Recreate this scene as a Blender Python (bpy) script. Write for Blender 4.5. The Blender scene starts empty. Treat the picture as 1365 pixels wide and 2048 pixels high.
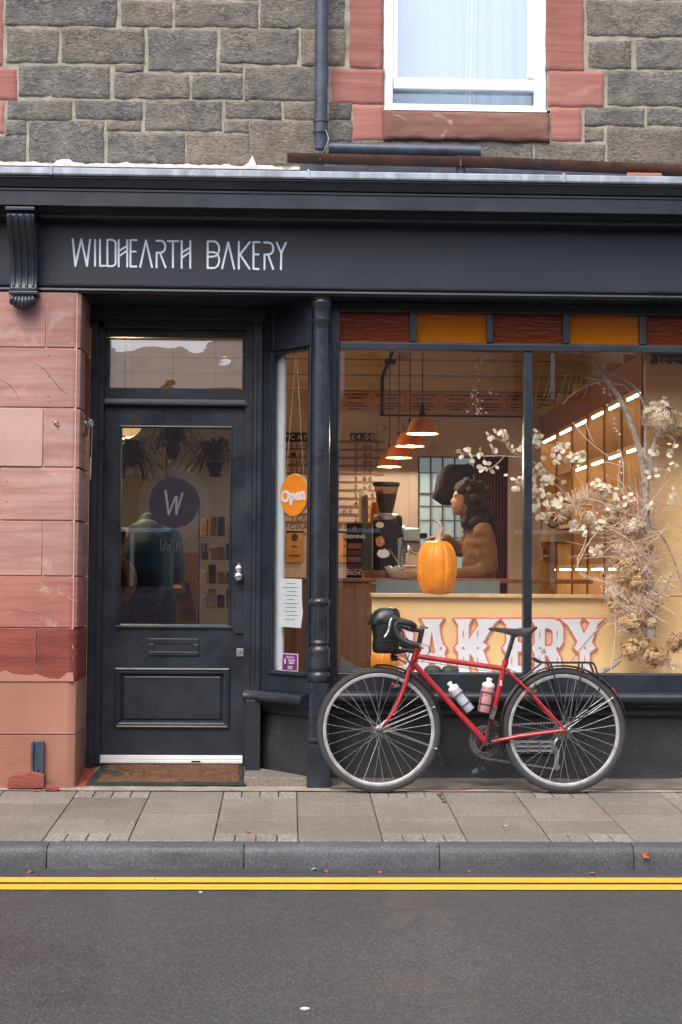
import bpy, math, random
from mathutils import Vector, Matrix, noise
from mathutils.geometry import tessellate_polygon
random.seed(7)
C = bpy.context.scene.collection
SC = bpy.context.scene
PI = math.pi
def rad(a): return math.radians(a)

# ------------------------------------------------------------------ camera
F = 3230.0
CAM = Vector((0.0, -9.2, 1.215))
RC = Matrix.Rotation(-math.atan(105.5/F), 3, 'Z') @ Matrix.Rotation(rad(90)+math.atan(121/F), 3, 'X') @ Matrix.Rotation(0.0070, 3, 'Z')
cd = bpy.data.cameras.new('camera'); cam = bpy.data.objects.new('camera', cd); C.objects.link(cam)
cd.sensor_fit = 'VERTICAL'; cd.sensor_height = 36; cd.lens = 36*F/2048; cd.clip_start = .1; cd.clip_end = 2000
cam.matrix_world = Matrix.Translation(CAM) @ RC.to_4x4()
SC.camera = cam
# ------------------------------------------------------------------ light
w = bpy.data.worlds.new('World'); SC.world = w; w.use_nodes = True
nt = w.node_tree; bg = nt.nodes['Background']
sky = nt.nodes.new('ShaderNodeTexSky'); sky.sky_type = 'NISHITA'; sky.sun_disc = False
SUN_EL, SUN_AZ = rad(52), rad(205)
sky.sun_elevation = SUN_EL; sky.sun_rotation = SUN_AZ; sky.dust_density = 4.0; sky.ozone_density = 1.0; sky.air_density = 1.0
nt.links.new(sky.outputs[0], bg.inputs[0]); bg.inputs[1].default_value = 0.15
sd = bpy.data.lights.new('sun', 'SUN'); sun = bpy.data.objects.new('sun', sd); C.objects.link(sun)
sd.energy = 0.95; sd.angle = rad(40); sd.color = (1, .98, .96)
sdir = Vector((math.sin(SUN_AZ)*math.cos(SUN_EL), math.cos(SUN_AZ)*math.cos(SUN_EL), math.sin(SUN_EL)))
sun.rotation_euler = sdir.to_track_quat('Z', 'Y').to_euler()
vs = SC.view_settings; vs.view_transform = 'Standard'; vs.look = 'None'; vs.gamma = 1; vs.use_curve_mapping = False
vs.exposure = 1.1
SC.cycles.use_denoising = True
SC.cycles.max_bounces = 8; SC.cycles.transparent_max_bounces = 12; SC.cycles.sample_clamp_indirect = 6
SC.cycles.caustics_reflective = False; SC.cycles.caustics_refractive = False

# ------------------------------------------------------------------ helpers
def W(px, py, Y):
    d = RC @ Vector(((px-682.5)/F, (1024-py)/F, -1))
    return CAM + d*((Y-CAM.y)/d.y)
def X_(px, py, Y): return W(px, py, Y).x
def Z_(px, py, Y): return W(px, py, Y).z
def rect(a, b, c, d, Y):
    my = (b+d)/2; mx = (a+c)/2
    return X_(a, my, Y), X_(c, my, Y), Z_(mx, d, Y), Z_(mx, b, Y)

class MB:
    def __init__(s): s.v = []; s.f = []
    def add(s, vs, fs):
        n = len(s.v); s.v += [tuple(v) for v in vs]; s.f += [tuple(i+n for i in f) for f in fs]; return s
    def box(s, x0, x1, y0, y1, z0, z1):
        x0, x1 = sorted((x0, x1)); y0, y1 = sorted((y0, y1)); z0, z1 = sorted((z0, z1))
        return s.add([(x0,y0,z0),(x1,y0,z0),(x1,y1,z0),(x0,y1,z0),(x0,y0,z1),(x1,y0,z1),(x1,y1,z1),(x0,y1,z1)],
                     [(0,3,2,1),(4,5,6,7),(0,1,5,4),(1,2,6,5),(2,3,7,6),(3,0,4,7)])
    def pbox(s, a, b, c, d, Yf, Yb):
        x0, x1, z0, z1 = rect(a, b, c, d, Yf); return s.box(x0, x1, Yf, Yb, z0, z1)
    def obox(s, c, u, v, n, hu, hv, hn):
        c, u, v, n = Vector(c), Vector(u).normalized()*hu, Vector(v).normalized()*hv, Vector(n).normalized()*hn
        P = [c+a*u+b*v+e*n for e in (-1, 1) for a, b in ((-1,-1),(1,-1),(1,1),(-1,1))]
        return s.add(P, [(0,3,2,1),(4,5,6,7),(0,1,5,4),(1,2,6,5),(2,3,7,6),(3,0,4,7)])
    def extr(s, prof, x0, x1, seg=1):          # profile (y,z) along X
        n = len(prof); vs = []
        for k in range(seg+1):
            x = x0+(x1-x0)*k/seg
            vs += [(x, p[0], p[1]) for p in prof]
        fs = [(k*n+i, k*n+(i+1) % n, (k+1)*n+(i+1) % n, (k+1)*n+i) for k in range(seg) for i in range(n)]
        fs += [tuple(range(n-1, -1, -1)), tuple(range(seg*n, seg*n+n))]
        return s.add(vs, fs)
    def sweep(s, path, prof):                   # path list of (x,y) plan, prof (out,z): out = outward offset
        n = len(prof); m = len(path); vs = []
        P = [Vector((p[0], p[1], 0)) for p in path]
        for i in range(m):
            t0 = (P[i]-P[i-1]).normalized() if i else (P[1]-P[0]).normalized()
            t1 = (P[i+1]-P[i]).normalized() if i < m-1 else t0
            n0 = Vector((t0.y, -t0.x, 0)); n1 = Vector((t1.y, -t1.x, 0)); b = (n0+n1).normalized(); b /= max(.4, b.dot(n0))
            vs += [tuple(P[i]+b*o+Vector((0,0,z))) for o, z in prof]
        fs = [(k*n+i, k*n+(i+1) % n, (k+1)*n+(i+1) % n, (k+1)*n+i) for k in range(m-1) for i in range(n)]
        fs += [tuple(range(n-1, -1, -1)), tuple(range((m-1)*n, m*n))]
        return s.add(vs, fs)
    def prism(s, pts, d, cap=True):             # pts: 3D polygon, d: extrusion vector
        d = Vector(d); n = len(pts); P = [Vector(p) for p in pts]
        tri = tessellate_polygon([P])
        s.add(P+[p+d for p in P], [t for t in tri]+[(t[2]+n, t[1]+n, t[0]+n) for t in tri]+[(i, (i+1) % n, (i+1) % n+n, i+n) for i in range(n)])
        return s
    def plate(s, loops, fn, Y0, Y1):            # loops of 2D points, fn(p,Y)->3D
        A = [[Vector((p[0], p[1], 0)) for p in l] for l in loops]
        tri = tessellate_polygon(A); flat = [p for l in loops for p in l]; n = len(flat)
        vs = [fn(p, Y0) for p in flat]+[fn(p, Y1) for p in flat]
        fs = [t for t in tri]+[(t[2]+n, t[1]+n, t[0]+n) for t in tri]; k = 0
        for l in loops:
            m = len(l); fs += [(k+i, k+(i+1) % m, k+(i+1) % m+n, k+i+n) for i in range(m)]; k += m
        return s.add(vs, fs)
    def tube(s, pts, r, n=8, cap=True, flat=None):
        P = [Vector(p) for p in pts]; m = len(P)
        if m < 2: return s
        R = r if isinstance(r, (list, tuple)) else [r]*m
        t = (P[1]-P[0]).normalized(); up = Vector((0,0,1)) if abs(t.z) < .9 else Vector((0,1,0))
        u = t.cross(up).normalized(); vs = []
        for i in range(m):
            if i == 0: t = P[1]-P[0]
            elif i == m-1: t = P[i]-P[i-1]
            else: t = (P[i+1]-P[i]).normalized()+(P[i]-P[i-1]).normalized()
            if t.length < 1e-9: t = Vector((0,0,1))
            t.normalize(); u = u-t*u.dot(t)
            if u.length < 1e-6: u = t.orthogonal()
            u.normalize(); v = t.cross(u)
            for k in range(n):
                a = 2*PI*k/n; vs.append(P[i]+(u*math.cos(a)+v*math.sin(a))*R[i])
        fs = [(i*n+k, i*n+(k+1) % n, (i+1)*n+(k+1) % n, (i+1)*n+k) for i in range(m-1) for k in range(n)]
        if cap: fs += [tuple(range(n-1, -1, -1)), tuple(range((m-1)*n, m*n))]
        return s.add(vs, fs)
    def lathe(s, prof, o=(0,0,0), ax='Z', n=24, flute=0):
        o = Vector(o); m = len(prof); vs = []
        for r, z in prof:
            for k in range(n):
                a = 2*PI*k/n; rr = r*(1-flute*(k % 2)); c, d = rr*math.cos(a), rr*math.sin(a)
                vs.append(o+Vector({'Z': (c, d, z), 'Y': (c, z, d), 'X': (z, c, d)}[ax]))
        fs = [(i*n+k, i*n+(k+1) % n, (i+1)*n+(k+1) % n, (i+1)*n+k) for i in range(m-1) for k in range(n)]
        fs += [tuple(range(n-1, -1, -1)), tuple(range((m-1)*n, m*n))]
        return s.add(vs, fs)
    def loft(s, rings):
        n = len(rings[0]); vs = [p for r in rings for p in r]; m = len(rings)
        fs = [(i*n+k, i*n+(k+1) % n, (i+1)*n+(k+1) % n, (i+1)*n+k) for i in range(m-1) for k in range(n)]
        fs += [tuple(range(n-1, -1, -1)), tuple(range((m-1)*n, m*n))]
        return s.add(vs, fs)
    def torus(s, c, R, r, n=64, m=10, ax='Y', a0=0, a1=2*PI, sx=1):
        c = Vector(c); full = abs(a1-a0-2*PI) < 1e-6; vs = []
        N = n if full else n+1
        for i in range(N):
            a = a0+(a1-a0)*i/n
            for k in range(m):
                b = 2*PI*k/m; q = R+r*math.cos(b); y = r*sx*math.sin(b)
                vs.append(c+Vector((q*math.cos(a), y, q*math.sin(a)) if ax == 'Y' else (q*math.cos(a), q*math.sin(a), y)))
        fs = [((i % N)*m+k, (i % N)*m+(k+1) % m, ((i+1) % N)*m+(k+1) % m, ((i+1) % N)*m+k) for i in range(N if full else N-1) for k in range(m)]
        return s.add(vs, fs)
    def ball(s, c, rx, ry=None, rz=None, n=12, m=8):
        ry = ry or rx; rz = rz or rx; c = Vector(c)
        vs = [c+Vector((rx*math.sin(PI*i/m)*math.cos(2*PI*k/n), ry*math.sin(PI*i/m)*math.sin(2*PI*k/n), rz*math.cos(PI*i/m))) for i in range(1, m) for k in range(n)]
        vs += [c+Vector((0,0,rz)), c-Vector((0,0,rz))]; t = len(vs)-2
        fs = [(i*n+k, i*n+(k+1) % n, (i+1)*n+(k+1) % n, (i+1)*n+k) for i in range(m-2) for k in range(n)]
        fs += [(t, (k+1) % n, k) for k in range(n)]+[(t+1, (m-2)*n+k, (m-2)*n+(k+1) % n) for k in range(n)]
        return s.add(vs, fs)
    def disc(s, c, u, v, n=7):                  # flat leaf
        c, u, v = Vector(c), Vector(u), Vector(v)
        return s.add([c+u*math.cos(2*PI*k/n)+v*math.sin(2*PI*k/n) for k in range(n)], [tuple(range(n))])
    def build(s, name, mat, parent=None, bevel=0, smooth=None, sub=0, local=False, **kw):
        me = bpy.data.meshes.new(name); o = bpy.data.objects.new(name, me); C.objects.link(o)
        off = Vector((0,0,0))
        if parent is not None:
            o.parent = parent; p = parent
            while p.parent: p = p.parent
            if not local: off = Vector(p.get('_l', (0,0,0)))
        elif not local and kw.get('kind') != 'structure' and s.v:
            xs = [v[0] for v in s.v]; ys = [v[1] for v in s.v]; zs = [v[2] for v in s.v]
            off = Vector(((min(xs)+max(xs))/2, (min(ys)+max(ys))/2, min(zs))); o.location = off
        me.from_pydata([tuple(Vector(v)-off) for v in s.v], [], s.f); me.update()
        import bmesh as _b
        bm = _b.new(); bm.from_mesh(me); _b.ops.recalc_face_normals(bm, faces=bm.faces); bm.to_mesh(me); bm.free()
        me.materials.append(mat)
        if smooth is not None:
            me.shade_smooth()
            if smooth < 180: me.set_sharp_from_angle(angle=rad(smooth))
        if bevel:
            m = o.modifiers.new('bevel', 'BEVEL'); m.width = bevel; m.segments = 2; m.limit_method = 'ANGLE'; m.angle_limit = rad(40); m.harden_normals = False
        if sub: m = o.modifiers.new('sub', 'SUBSURF'); m.levels = sub; m.render_levels = sub
        for k, v in kw.items(): o[k if k != 'cat' else 'category'] = v
        return o
def thing(name, label, cat, loc=(0,0,0), group=None, local=False):
    o = bpy.data.objects.new(name, None); C.objects.link(o); o.location = loc; o['label'] = label; o['category'] = cat
    o['_l'] = tuple(loc) if not local else (0.0, 0.0, 0.0)
    if group: o['group'] = group
    return o
def smooth_path(pts, k=4):
    P = [Vector(p) for p in pts]; out = []
    for i in range(len(P)-1):
        a = P[i-1] if i else P[0]; b, c = P[i], P[i+1]; d = P[i+2] if i+2 < len(P) else P[-1]
        for j in range(k):
            t = j/k
            out.append(.5*((2*b)+(c-a)*t+(2*a-5*b+4*c-d)*t*t+(3*b-a-3*c+d)*t**3))
    return out+[P[-1]]
def remesh(mb, voxel=.012, smooth=6):
    me = bpy.data.meshes.new('t'); me.from_pydata(mb.v, [], mb.f); o = bpy.data.objects.new('t', me); C.objects.link(o)
    m = o.modifiers.new('r', 'REMESH'); m.mode = 'VOXEL'; m.voxel_size = voxel
    m = o.modifiers.new('s', 'SMOOTH'); m.iterations = smooth; m.factor = .5
    bpy.context.view_layer.update(); dg = bpy.context.evaluated_depsgraph_get()
    e = o.evaluated_get(dg).to_mesh(); r = MB(); r.v = [tuple(v.co) for v in e.vertices]; r.f = [tuple(p.vertices) for p in e.polygons]
    bpy.data.objects.remove(o); return r
FONTC = {}
def text(mb, s, c, u, v, size, ext=.001, off=0, sp=1.0, just='CENTER'):
    """letters as mesh: c = centre (3D), u = right, v = up unit vectors, size = cap height"""
    key = (s, round(off, 4), sp, just)
    if key not in FONTC:
        cu = bpy.data.curves.new('t', 'FONT'); cu.body = s; cu.size = 1; cu.offset = off; cu.space_character = sp; cu.align_x = just
        cu.resolution_u = 3; cu.fill_mode = 'BOTH'; cu.extrude = .02
        o = bpy.data.objects.new('t', cu); C.objects.link(o); bpy.context.view_layer.update()
        e = o.evaluated_get(bpy.context.evaluated_depsgraph_get()).to_mesh()
        FONTC[key] = ([tuple(q.co) for q in e.vertices], [tuple(p.vertices) for p in e.polygons]); bpy.data.objects.remove(o)
    vs, fs = FONTC[key]; c, u, v = Vector(c), Vector(u).normalized(), Vector(v).normalized(); n = u.cross(v)
    k = size/.7
    return mb.add([c+u*p[0]*k+v*(p[1]-.35)*k+n*(p[2]/.02)*ext for p in vs], fs)

# ------------------------------------------------------------------ materials
def newmat(name):
    m = bpy.data.materials.new(name); m.use_nodes = True; return m, m.node_tree, m.node_tree.nodes['Principled BSDF']
def N(nt, t, **kw):
    n = nt.nodes.new(t)
    for k, v in kw.items():
        if k in n.inputs: n.inputs[k].default_value = v
        else: setattr(n, k, v)
    return n
def coords(nt, sc=(1,1,1)):
    t = N(nt, 'ShaderNodeNewGeometry'); mp = N(nt, 'ShaderNodeMapping'); mp.inputs['Scale'].default_value = sc
    nt.links.new(t.outputs['Position'], mp.inputs['Vector']); return mp.outputs[0]
def ramp(nt, src, stops):
    r = N(nt, 'ShaderNodeValToRGB'); e = r.color_ramp.elements
    while len(e) < len(stops): e.new(.5)
    for el, (p, c) in zip(e, stops): el.position = p; el.color = (c if isinstance(c, tuple) else (c,)*3)+(1,)
    nt.links.new(src, r.inputs[0]); return r.outputs[0]
def mixc(nt, f, a, b, mode='MIX'):
    m = N(nt, 'ShaderNodeMix', data_type='RGBA', blend_type=mode)
    for i, x in ((0, f), (6, a), (7, b)):
        if hasattr(x, 'is_output'): nt.links.new(x, m.inputs[i])
        else: m.inputs[i].default_value = x if i == 0 else (tuple(x)+(1,) if len(x) == 3 else x)
    return m.outputs[2]
def pmat(name, col, rough=.6, var=.2, sc=6, bump=.15, bsc=80, metal=0, stretch=(1,1,1), rnd=0, col2=None, c2=(.62,.75), c2sc=9, spec=.5, rvar=.1, bdist=.004, coat=0):
    m, nt, b = newmat(name); L = nt.links.new
    co = coords(nt, stretch)
    n = N(nt, 'ShaderNodeTexNoise', Scale=sc, Detail=6.0, Roughness=.6); L(co, n.inputs['Vector'])
    f = ramp(nt, n.outputs[0], [(.3, 1-var), (.7, 1+var)])
    c = mixc(nt, 1.0, col, f, 'MULTIPLY')
    if col2:
        n2 = N(nt, 'ShaderNodeTexNoise', Scale=c2sc, Detail=5.0, Roughness=.65); L(co, n2.inputs['Vector'])
        c = mixc(nt, ramp(nt, n2.outputs[0], [(c2[0], 0.0), (c2[1], 1.0)]), c, col2)
    if rnd:
        oi = N(nt, 'ShaderNodeObjectInfo'); mr = N(nt, 'ShaderNodeMapRange'); mr.inputs[3].default_value = 1-rnd; mr.inputs[4].default_value = 1+rnd
        L(oi.outputs['Random'], mr.inputs[0]); cc = N(nt, 'ShaderNodeCombineXYZ')
        for i in range(3): L(mr.outputs[0], cc.inputs[i])
        c = mixc(nt, 1.0, c, cc.outputs[0], 'MULTIPLY')
    L(c, b.inputs['Base Color'])
    b.inputs['Metallic'].default_value = metal; b.inputs['Specular IOR Level'].default_value = spec
    if coat: b.inputs['Coat Weight'].default_value = coat; b.inputs['Coat Roughness'].default_value = .12
    if rvar: L(ramp(nt, n.outputs[0], [(.3, max(0, rough-rvar)), (.7, min(1, rough+rvar))]), b.inputs['Roughness'])
    else: b.inputs['Roughness'].default_value = rough
    if bump:
        n3 = N(nt, 'ShaderNodeTexNoise', Scale=bsc, Detail=4.0, Roughness=.6); L(co, n3.inputs['Vector'])
        bp = N(nt, 'ShaderNodeBump', Strength=bump, Distance=bdist); L(n3.outputs[0], bp.inputs['Height']); L(bp.outputs[0], b.inputs['Normal'])
    return m
def plain(name, col, rough=.5, metal=0, **kw):
    return pmat(name, col, rough, var=kw.pop('var', .06), bump=kw.pop('bump', 0.03), metal=metal, rvar=.05, **kw)
def emit(name, col, s):
    m, nt, b = newmat(name); b.inputs['Base Color'].default_value = col+(1,); b.inputs['Emission Color'].default_value = col+(1,); b.inputs['Emission Strength'].default_value = s; return m
def glassm(name, tint=(1,1,1), ior=1.75, rough=0.0, bump=0, bsc=3, stretch=(1,1,1), op=0, opc=(1,1,1)):
    m, nt, b = newmat(name); nt.nodes.remove(b); L = nt.links.new; out = nt.nodes['Material Output']
    t = N(nt, 'ShaderNodeBsdfTransparent'); t.inputs[0].default_value = tint+(1,)
    g = N(nt, 'ShaderNodeBsdfGlossy'); g.inputs['Roughness'].default_value = rough
    f0 = ((ior-1)/(ior+1))**2; lw = N(nt, 'ShaderNodeLayerWeight', Blend=.5); mx = N(nt, 'ShaderNodeMixShader')
    pw = N(nt, 'ShaderNodeMath', operation='POWER'); pw.inputs[1].default_value = 5; L(lw.outputs['Facing'], pw.inputs[0])
    fr = N(nt, 'ShaderNodeMath', operation='MULTIPLY_ADD'); fr.inputs[1].default_value = 1-f0; fr.inputs[2].default_value = f0; L(pw.outputs[0], fr.inputs[0])
    if bump:
        n3 = N(nt, 'ShaderNodeTexNoise', Scale=bsc, Detail=3.0); L(coords(nt, stretch), n3.inputs['Vector'])
        bp = N(nt, 'ShaderNodeBump', Strength=bump, Distance=.02); L(n3.outputs[0], bp.inputs['Height']); L(bp.outputs[0], g.inputs['Normal'])
    src = t.outputs[0]
    if op:
        d = N(nt, 'ShaderNodeBsdfDiffuse'); d.inputs[0].default_value = opc+(1,); m2 = N(nt, 'ShaderNodeMixShader'); m2.inputs[0].default_value = op
        L(t.outputs[0], m2.inputs[1]); L(d.outputs[0], m2.inputs[2]); src = m2.outputs[0]
    L(fr.outputs[0], mx.inputs[0]); L(src, mx.inputs[1]); L(g.outputs[0], mx.inputs[2]); L(mx.outputs[0], out.inputs[0]); return m

def stone_mat(name, a, b_, marks=.5):
    m, nt, b = newmat(name); L = nt.links.new; co = coords(nt)
    oi = N(nt, 'ShaderNodeObjectInfo')
    n1 = N(nt, 'ShaderNodeTexNoise', Scale=7.0, Detail=7.0, Roughness=.65); L(co, n1.inputs['Vector'])
    c = mixc(nt, ramp(nt, n1.outputs[0], [(.32, 0.0), (.7, 1.0)]), a, b_)
    c2 = mixc(nt, oi.outputs['Random'], (.82, .86, .92), (1.16, 1.10, 1.02)); c = mixc(nt, 1.0, c, c2, 'MULTIPLY')
    mp = N(nt, 'ShaderNodeMapping'); mp.inputs['Rotation'].default_value = (0, .5, 0); mp.inputs['Scale'].default_value = (.65, 1, 1.6); L(co, mp.inputs[0])
    n2 = N(nt, 'ShaderNodeTexNoise', Scale=62.0, Detail=3.5, Roughness=.65, Distortion=.8); L(mp.outputs[0], n2.inputs['Vector'])
    pk = ramp(nt, n2.outputs[0], [(.47, 0.0), (.60, 1.0)])
    c = mixc(nt, ramp(nt, n2.outputs[0], [(.34, .40), (.46, 0.0)]), c, (.02,.02,.021))
    n5 = N(nt, 'ShaderNodeTexNoise', Scale=11.0, Detail=2.0); L(co, n5.inputs['Vector'])
    msk = N(nt, 'ShaderNodeMath', operation='MULTIPLY'); L(pk, msk.inputs[0]); L(ramp(nt, n5.outputs[0], [(.35, .15), (.6, marks)]), msk.inputs[1])
    c = mixc(nt, msk.outputs[0], c, (.36, .32, .27)); L(c, b.inputs['Base Color'])
    b.inputs['Roughness'].default_value = .85; b.inputs['Specular IOR Level'].default_value = .3
    bp = N(nt, 'ShaderNodeBump', Strength=1.0, Distance=.009); L(n2.outputs[0], bp.inputs['Height']); L(bp.outputs[0], b.inputs['Normal'])
    return m
def redstone(name, a, b_, streak=1.0, pale=None, bump=.25):
    m, nt, b = newmat(name); L = nt.links.new
    n1 = N(nt, 'ShaderNodeTexNoise', Scale=3.0, Detail=5.0, Roughness=.6); L(coords(nt, (.6,.6,9)), n1.inputs['Vector'])
    n0 = N(nt, 'ShaderNodeTexNoise', Scale=2.2, Detail=5.0); L(coords(nt), n0.inputs['Vector'])
    c = mixc(nt, ramp(nt, n1.outputs[0], [(.35, 0.0), (.68, streak)]), a, b_)
    c = mixc(nt, 1.0, c, ramp(nt, n0.outputs[0], [(.3, .85), (.7, 1.15)]), 'MULTIPLY')
    if pale:
        n4 = N(nt, 'ShaderNodeTexNoise', Scale=5.0, Detail=8.0, Roughness=.7, Distortion=.8); L(coords(nt, (1,1,1.6)), n4.inputs['Vector'])
        c = mixc(nt, ramp(nt, n4.outputs[0], [(.58, 0.0), (.70, .8)]), c, pale)
    oi = N(nt, 'ShaderNodeObjectInfo'); c = mixc(nt, 1.0, c, mixc(nt, oi.outputs['Random'], (.84,.80,.80), (1.10,1.12,1.12)), 'MULTIPLY')
    L(c, b.inputs['Base Color']); b.inputs['Roughness'].default_value = .85; b.inputs['Specular IOR Level'].default_value = .25
    n3 = N(nt, 'ShaderNodeTexNoise', Scale=45.0, Detail=6.0, Roughness=.7); L(coords(nt, (.7,.7,2)), n3.inputs['Vector'])
    bp = N(nt, 'ShaderNodeBump', Strength=bump, Distance=.006); L(n3.outputs[0], bp.inputs['Height']); L(bp.outputs[0], b.inputs['Normal'])
    return m
def speck_mat(name, base, light, dark, sc=260, rough=.8, big=.25, bump=.5, wet=0):
    m, nt, b = newmat(name); L = nt.links.new; co = coords(nt)
    n0 = N(nt, 'ShaderNodeTexNoise', Scale=1.3, Detail=6.0, Roughness=.6); L(co, n0.inputs['Vector'])
    v = N(nt, 'ShaderNodeTexVoronoi', Scale=sc); L(co, v.inputs['Vector'])
    sp = N(nt, 'ShaderNodeSeparateColor'); L(v.outputs['Color'], sp.inputs[0])
    c = mixc(nt, ramp(nt, sp.outputs[0], [(.45, 0.0), (.8, .45), (.94, .6), (.97, 1.0)]), base, light)
    c = mixc(nt, ramp(nt, sp.outputs[1], [(.6, 0.0), (.9, .7)]), c, dark)
    c = mixc(nt, 1.0, c, ramp(nt, n0.outputs[0], [(.28, 1-big), (.72, 1+big)]), 'MULTIPLY')
    oi = N(nt, 'ShaderNodeObjectInfo'); c = mixc(nt, 1.0, c, mixc(nt, oi.outputs['Random'], (.88,.87,.85), (1.1,1.1,1.1)), 'MULTIPLY')
    L(c, b.inputs['Base Color']); b.inputs['Specular IOR Level'].default_value = .5
    L(ramp(nt, n0.outputs[0], [(.3, rough-.12), (.7, min(1, rough+.1))]), b.inputs['Roughness'])
    n3 = N(nt, 'ShaderNodeTexNoise', Scale=sc*.8, Detail=3.0); L(co, n3.inputs['Vector'])
    bp = N(nt, 'ShaderNodeBump', Strength=bump, Distance=.003); L(n3.outputs[0], bp.inputs['Height']); L(bp.outputs[0], b.inputs['Normal'])
    return m

M = {}
M['stone'] = stone_mat('grey_whinstone', (.085,.084,.083), (.18,.168,.148))
M['stone_brown'] = stone_mat('brown_whinstone', (.11,.10,.088), (.195,.168,.138), .5)
M['mortar'] = pmat('lime_mortar', (.31,.29,.225), .9, .25, 14, .6, 160, col2=(.17,.16,.11), c2=(.5,.7), bdist=.006)
M['whitemortar'] = pmat('white_cement', (.50,.48,.44), .9, .15, 20, .6, 90, bdist=.008)
M['red'] = redstone('red_sandstone', (.37,.175,.145), (.27,.10,.082), .9, (.40,.22,.18))
M['redpale'] = redstone('pink_sandstone_pier', (.41,.255,.225), (.30,.14,.115), .85, (.46,.33,.30))
M['redworn'] = redstone('scuffed_sandstone', (.36,.16,.13), (.24,.09,.075), .8, (.46,.33,.28))
M['reddark'] = redstone('eroded_red_sandstone', (.29,.085,.065), (.19,.05,.04), 1, None, .9)
M['redsmooth'] = redstone('painted_pink_render', (.37,.185,.135), (.34,.16,.115), .5, None, .12)
M['patch'] = redstone('pale_pink_patch', (.44,.285,.245), (.41,.255,.215), .4, None, .1)
M['redbase'] = redstone('mossy_pink_render', (.35,.175,.125), (.30,.14,.095), .6, (.20,.17,.07), .3)
M['pinkmortar'] = pmat('pink_mortar', (.62,.33,.27), .9, .2, 14, .3, 100)
M['sill'] = redstone('weathered_sill_stone', (.25,.135,.105), (.17,.075,.055), 1, (.50,.46,.40), .5)
M['paint'] = pmat('black_gloss_paint', (.019,.0245,.033), .34, .25, 5, .22, 60, col2=(.07,.075,.08), c2=(.68,.76), c2sc=42, bdist=.003, rvar=.1)
M['paint2'] = pmat('black_satin_signboard', (.0165,.0215,.031), .42, .12, 3, .06, 40, rvar=.05)
M['iron'] = pmat('black_painted_cast_iron', (.021,.027,.037), .30, .3, 8, .35, 45, col2=(.07,.07,.07), c2=(.74,.8), c2sc=34, bdist=.004)
M['riser'] = pmat('scuffed_black_render', (.018,.0195,.023), .6, .4, 5, .8, 70, col2=(.06,.055,.048), c2=(.6,.78), c2sc=14, bdist=.006)
M['pipe'] = pmat('blue_grey_pipe', (.05,.065,.095), .38, .35, 7, .2, 60, col2=(.17,.19,.21), c2=(.62,.78), c2sc=22)
M['rust'] = pmat('rusty_gutter', (.085,.032,.02), .6, .4, 12, .4, 90, col2=(.025,.022,.022), c2=(.5,.65), c2sc=8)
M['lead'] = pmat('lead_flashing', (.30,.34,.40), .42, .3, 5, .35, 30, stretch=(1,1,.4), col2=(.48,.52,.56), c2=(.5,.7), c2sc=14, metal=.25)
M['upvc'] = plain('white_window_frame', (.86,.87,.9), .3)
M['whitewood'] = plain('white_painted_board', (.62,.68,.74), .5)
M['glass'] = glassm('shop_glass', (1,1,1), 1.85)
M['doorglass'] = glassm('door_glass', (.66,.72,.78), 2.15)
M['transomglass'] = glassm('old_wavy_glass', (.97,.93,.85), 3.0, 0, .03, 5, (.5,1,1.2))
M['upglass'] = glassm('upstairs_glass', (.9,.95,1), 3.0)
M['amber'] = glassm('amber_glass', (.85,.36,.01), 1.4, .10, .15, 30, (.25,1,1), .5, (.55,.20,.006))
M['redglass'] = glassm('dark_orange_glass', (.5,.09,.008), 1.35, .2, .15, 60, (.25,1,1), .45, (.24,.045,.005))
M['letter'] = plain('pale_letter_paint', (.72,.80,.88), .5)
M['steel'] = plain('brushed_steel', (.5,.5,.5), .3, 1)
M['alu'] = pmat('aluminium', (.36,.365,.37), .42, .15, 20, .05, metal=.85)
M['rimalu'] = pmat('rim_aluminium', (.55,.55,.55), .4, .12, 20, .05, metal=.7)
M['threshold'] = plain('white_threshold', (.72,.72,.70), .4)
M['brass'] = plain('old_brass', (.30,.25,.17), .4, .8)
M['asphalt'] = speck_mat('asphalt', (.043,.045,.050), (.15,.135,.125), (.029,.030,.033), 185, .58, .15, .3)
M['kerb'] = speck_mat('granite_kerb', (.068,.076,.086), (.13,.135,.14), (.036,.04,.045), 190, .6, .22, .6)
M['slab'] = speck_mat('paving_slab', (.175,.152,.125), (.33,.30,.26), (.12,.105,.085), 200, .68, .2, .35)
M['sett'] = speck_mat('pebbled_sett', (.20,.178,.15), (.40,.36,.31), (.11,.10,.09), 140, .8, .15, 1.0)
M['joint'] = pmat('dirt_joint', (.085,.075,.058), .95, .4, 20, .8, 150, col2=(.06,.07,.03), c2=(.6,.75))
M['dirt'] = pmat('gritty_dirt', (.15,.128,.105), .95, .4, 9, .9, 160, col2=(.30,.27,.24), c2=(.62,.7), c2sc=70, bdist=.008)
M['cement'] = pmat('cement_strip', (.30,.25,.205), .9, .3, 8, .6, 120, col2=(.36,.16,.12), c2=(.6,.8), c2sc=3)
M['yellow'] = pmat('yellow_line_paint', (.66,.40,.03), .6, .12, 30, .4, 200, col2=(.30,.23,.07), c2=(.62,.74), c2sc=45)
M['whitepaint'] = plain('white_spot', (.7,.7,.7), .6)
M['mat'] = pmat('coir', (.14,.066,.03), .95, .4, 14, .6, 320, col2=(.10,.045,.02), c2=(.5,.7), bdist=.012)
M['matedge'] = pmat('mat_border', (.018,.034,.032), .95, .4, 20, 1.0, 300, col2=(.12,.06,.03), c2=(.55,.7), c2sc=30, bdist=.01)
M['redpaintfloor'] = pmat('red_floor_paint', (.33,.06,.045), .7, .3, 12, .4, 90, col2=(.3,.22,.18), c2=(.62,.75))
M['tire'] = pmat('tyre_rubber', (.032,.031,.030), .8, .3, 30, .5, 400)
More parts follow.
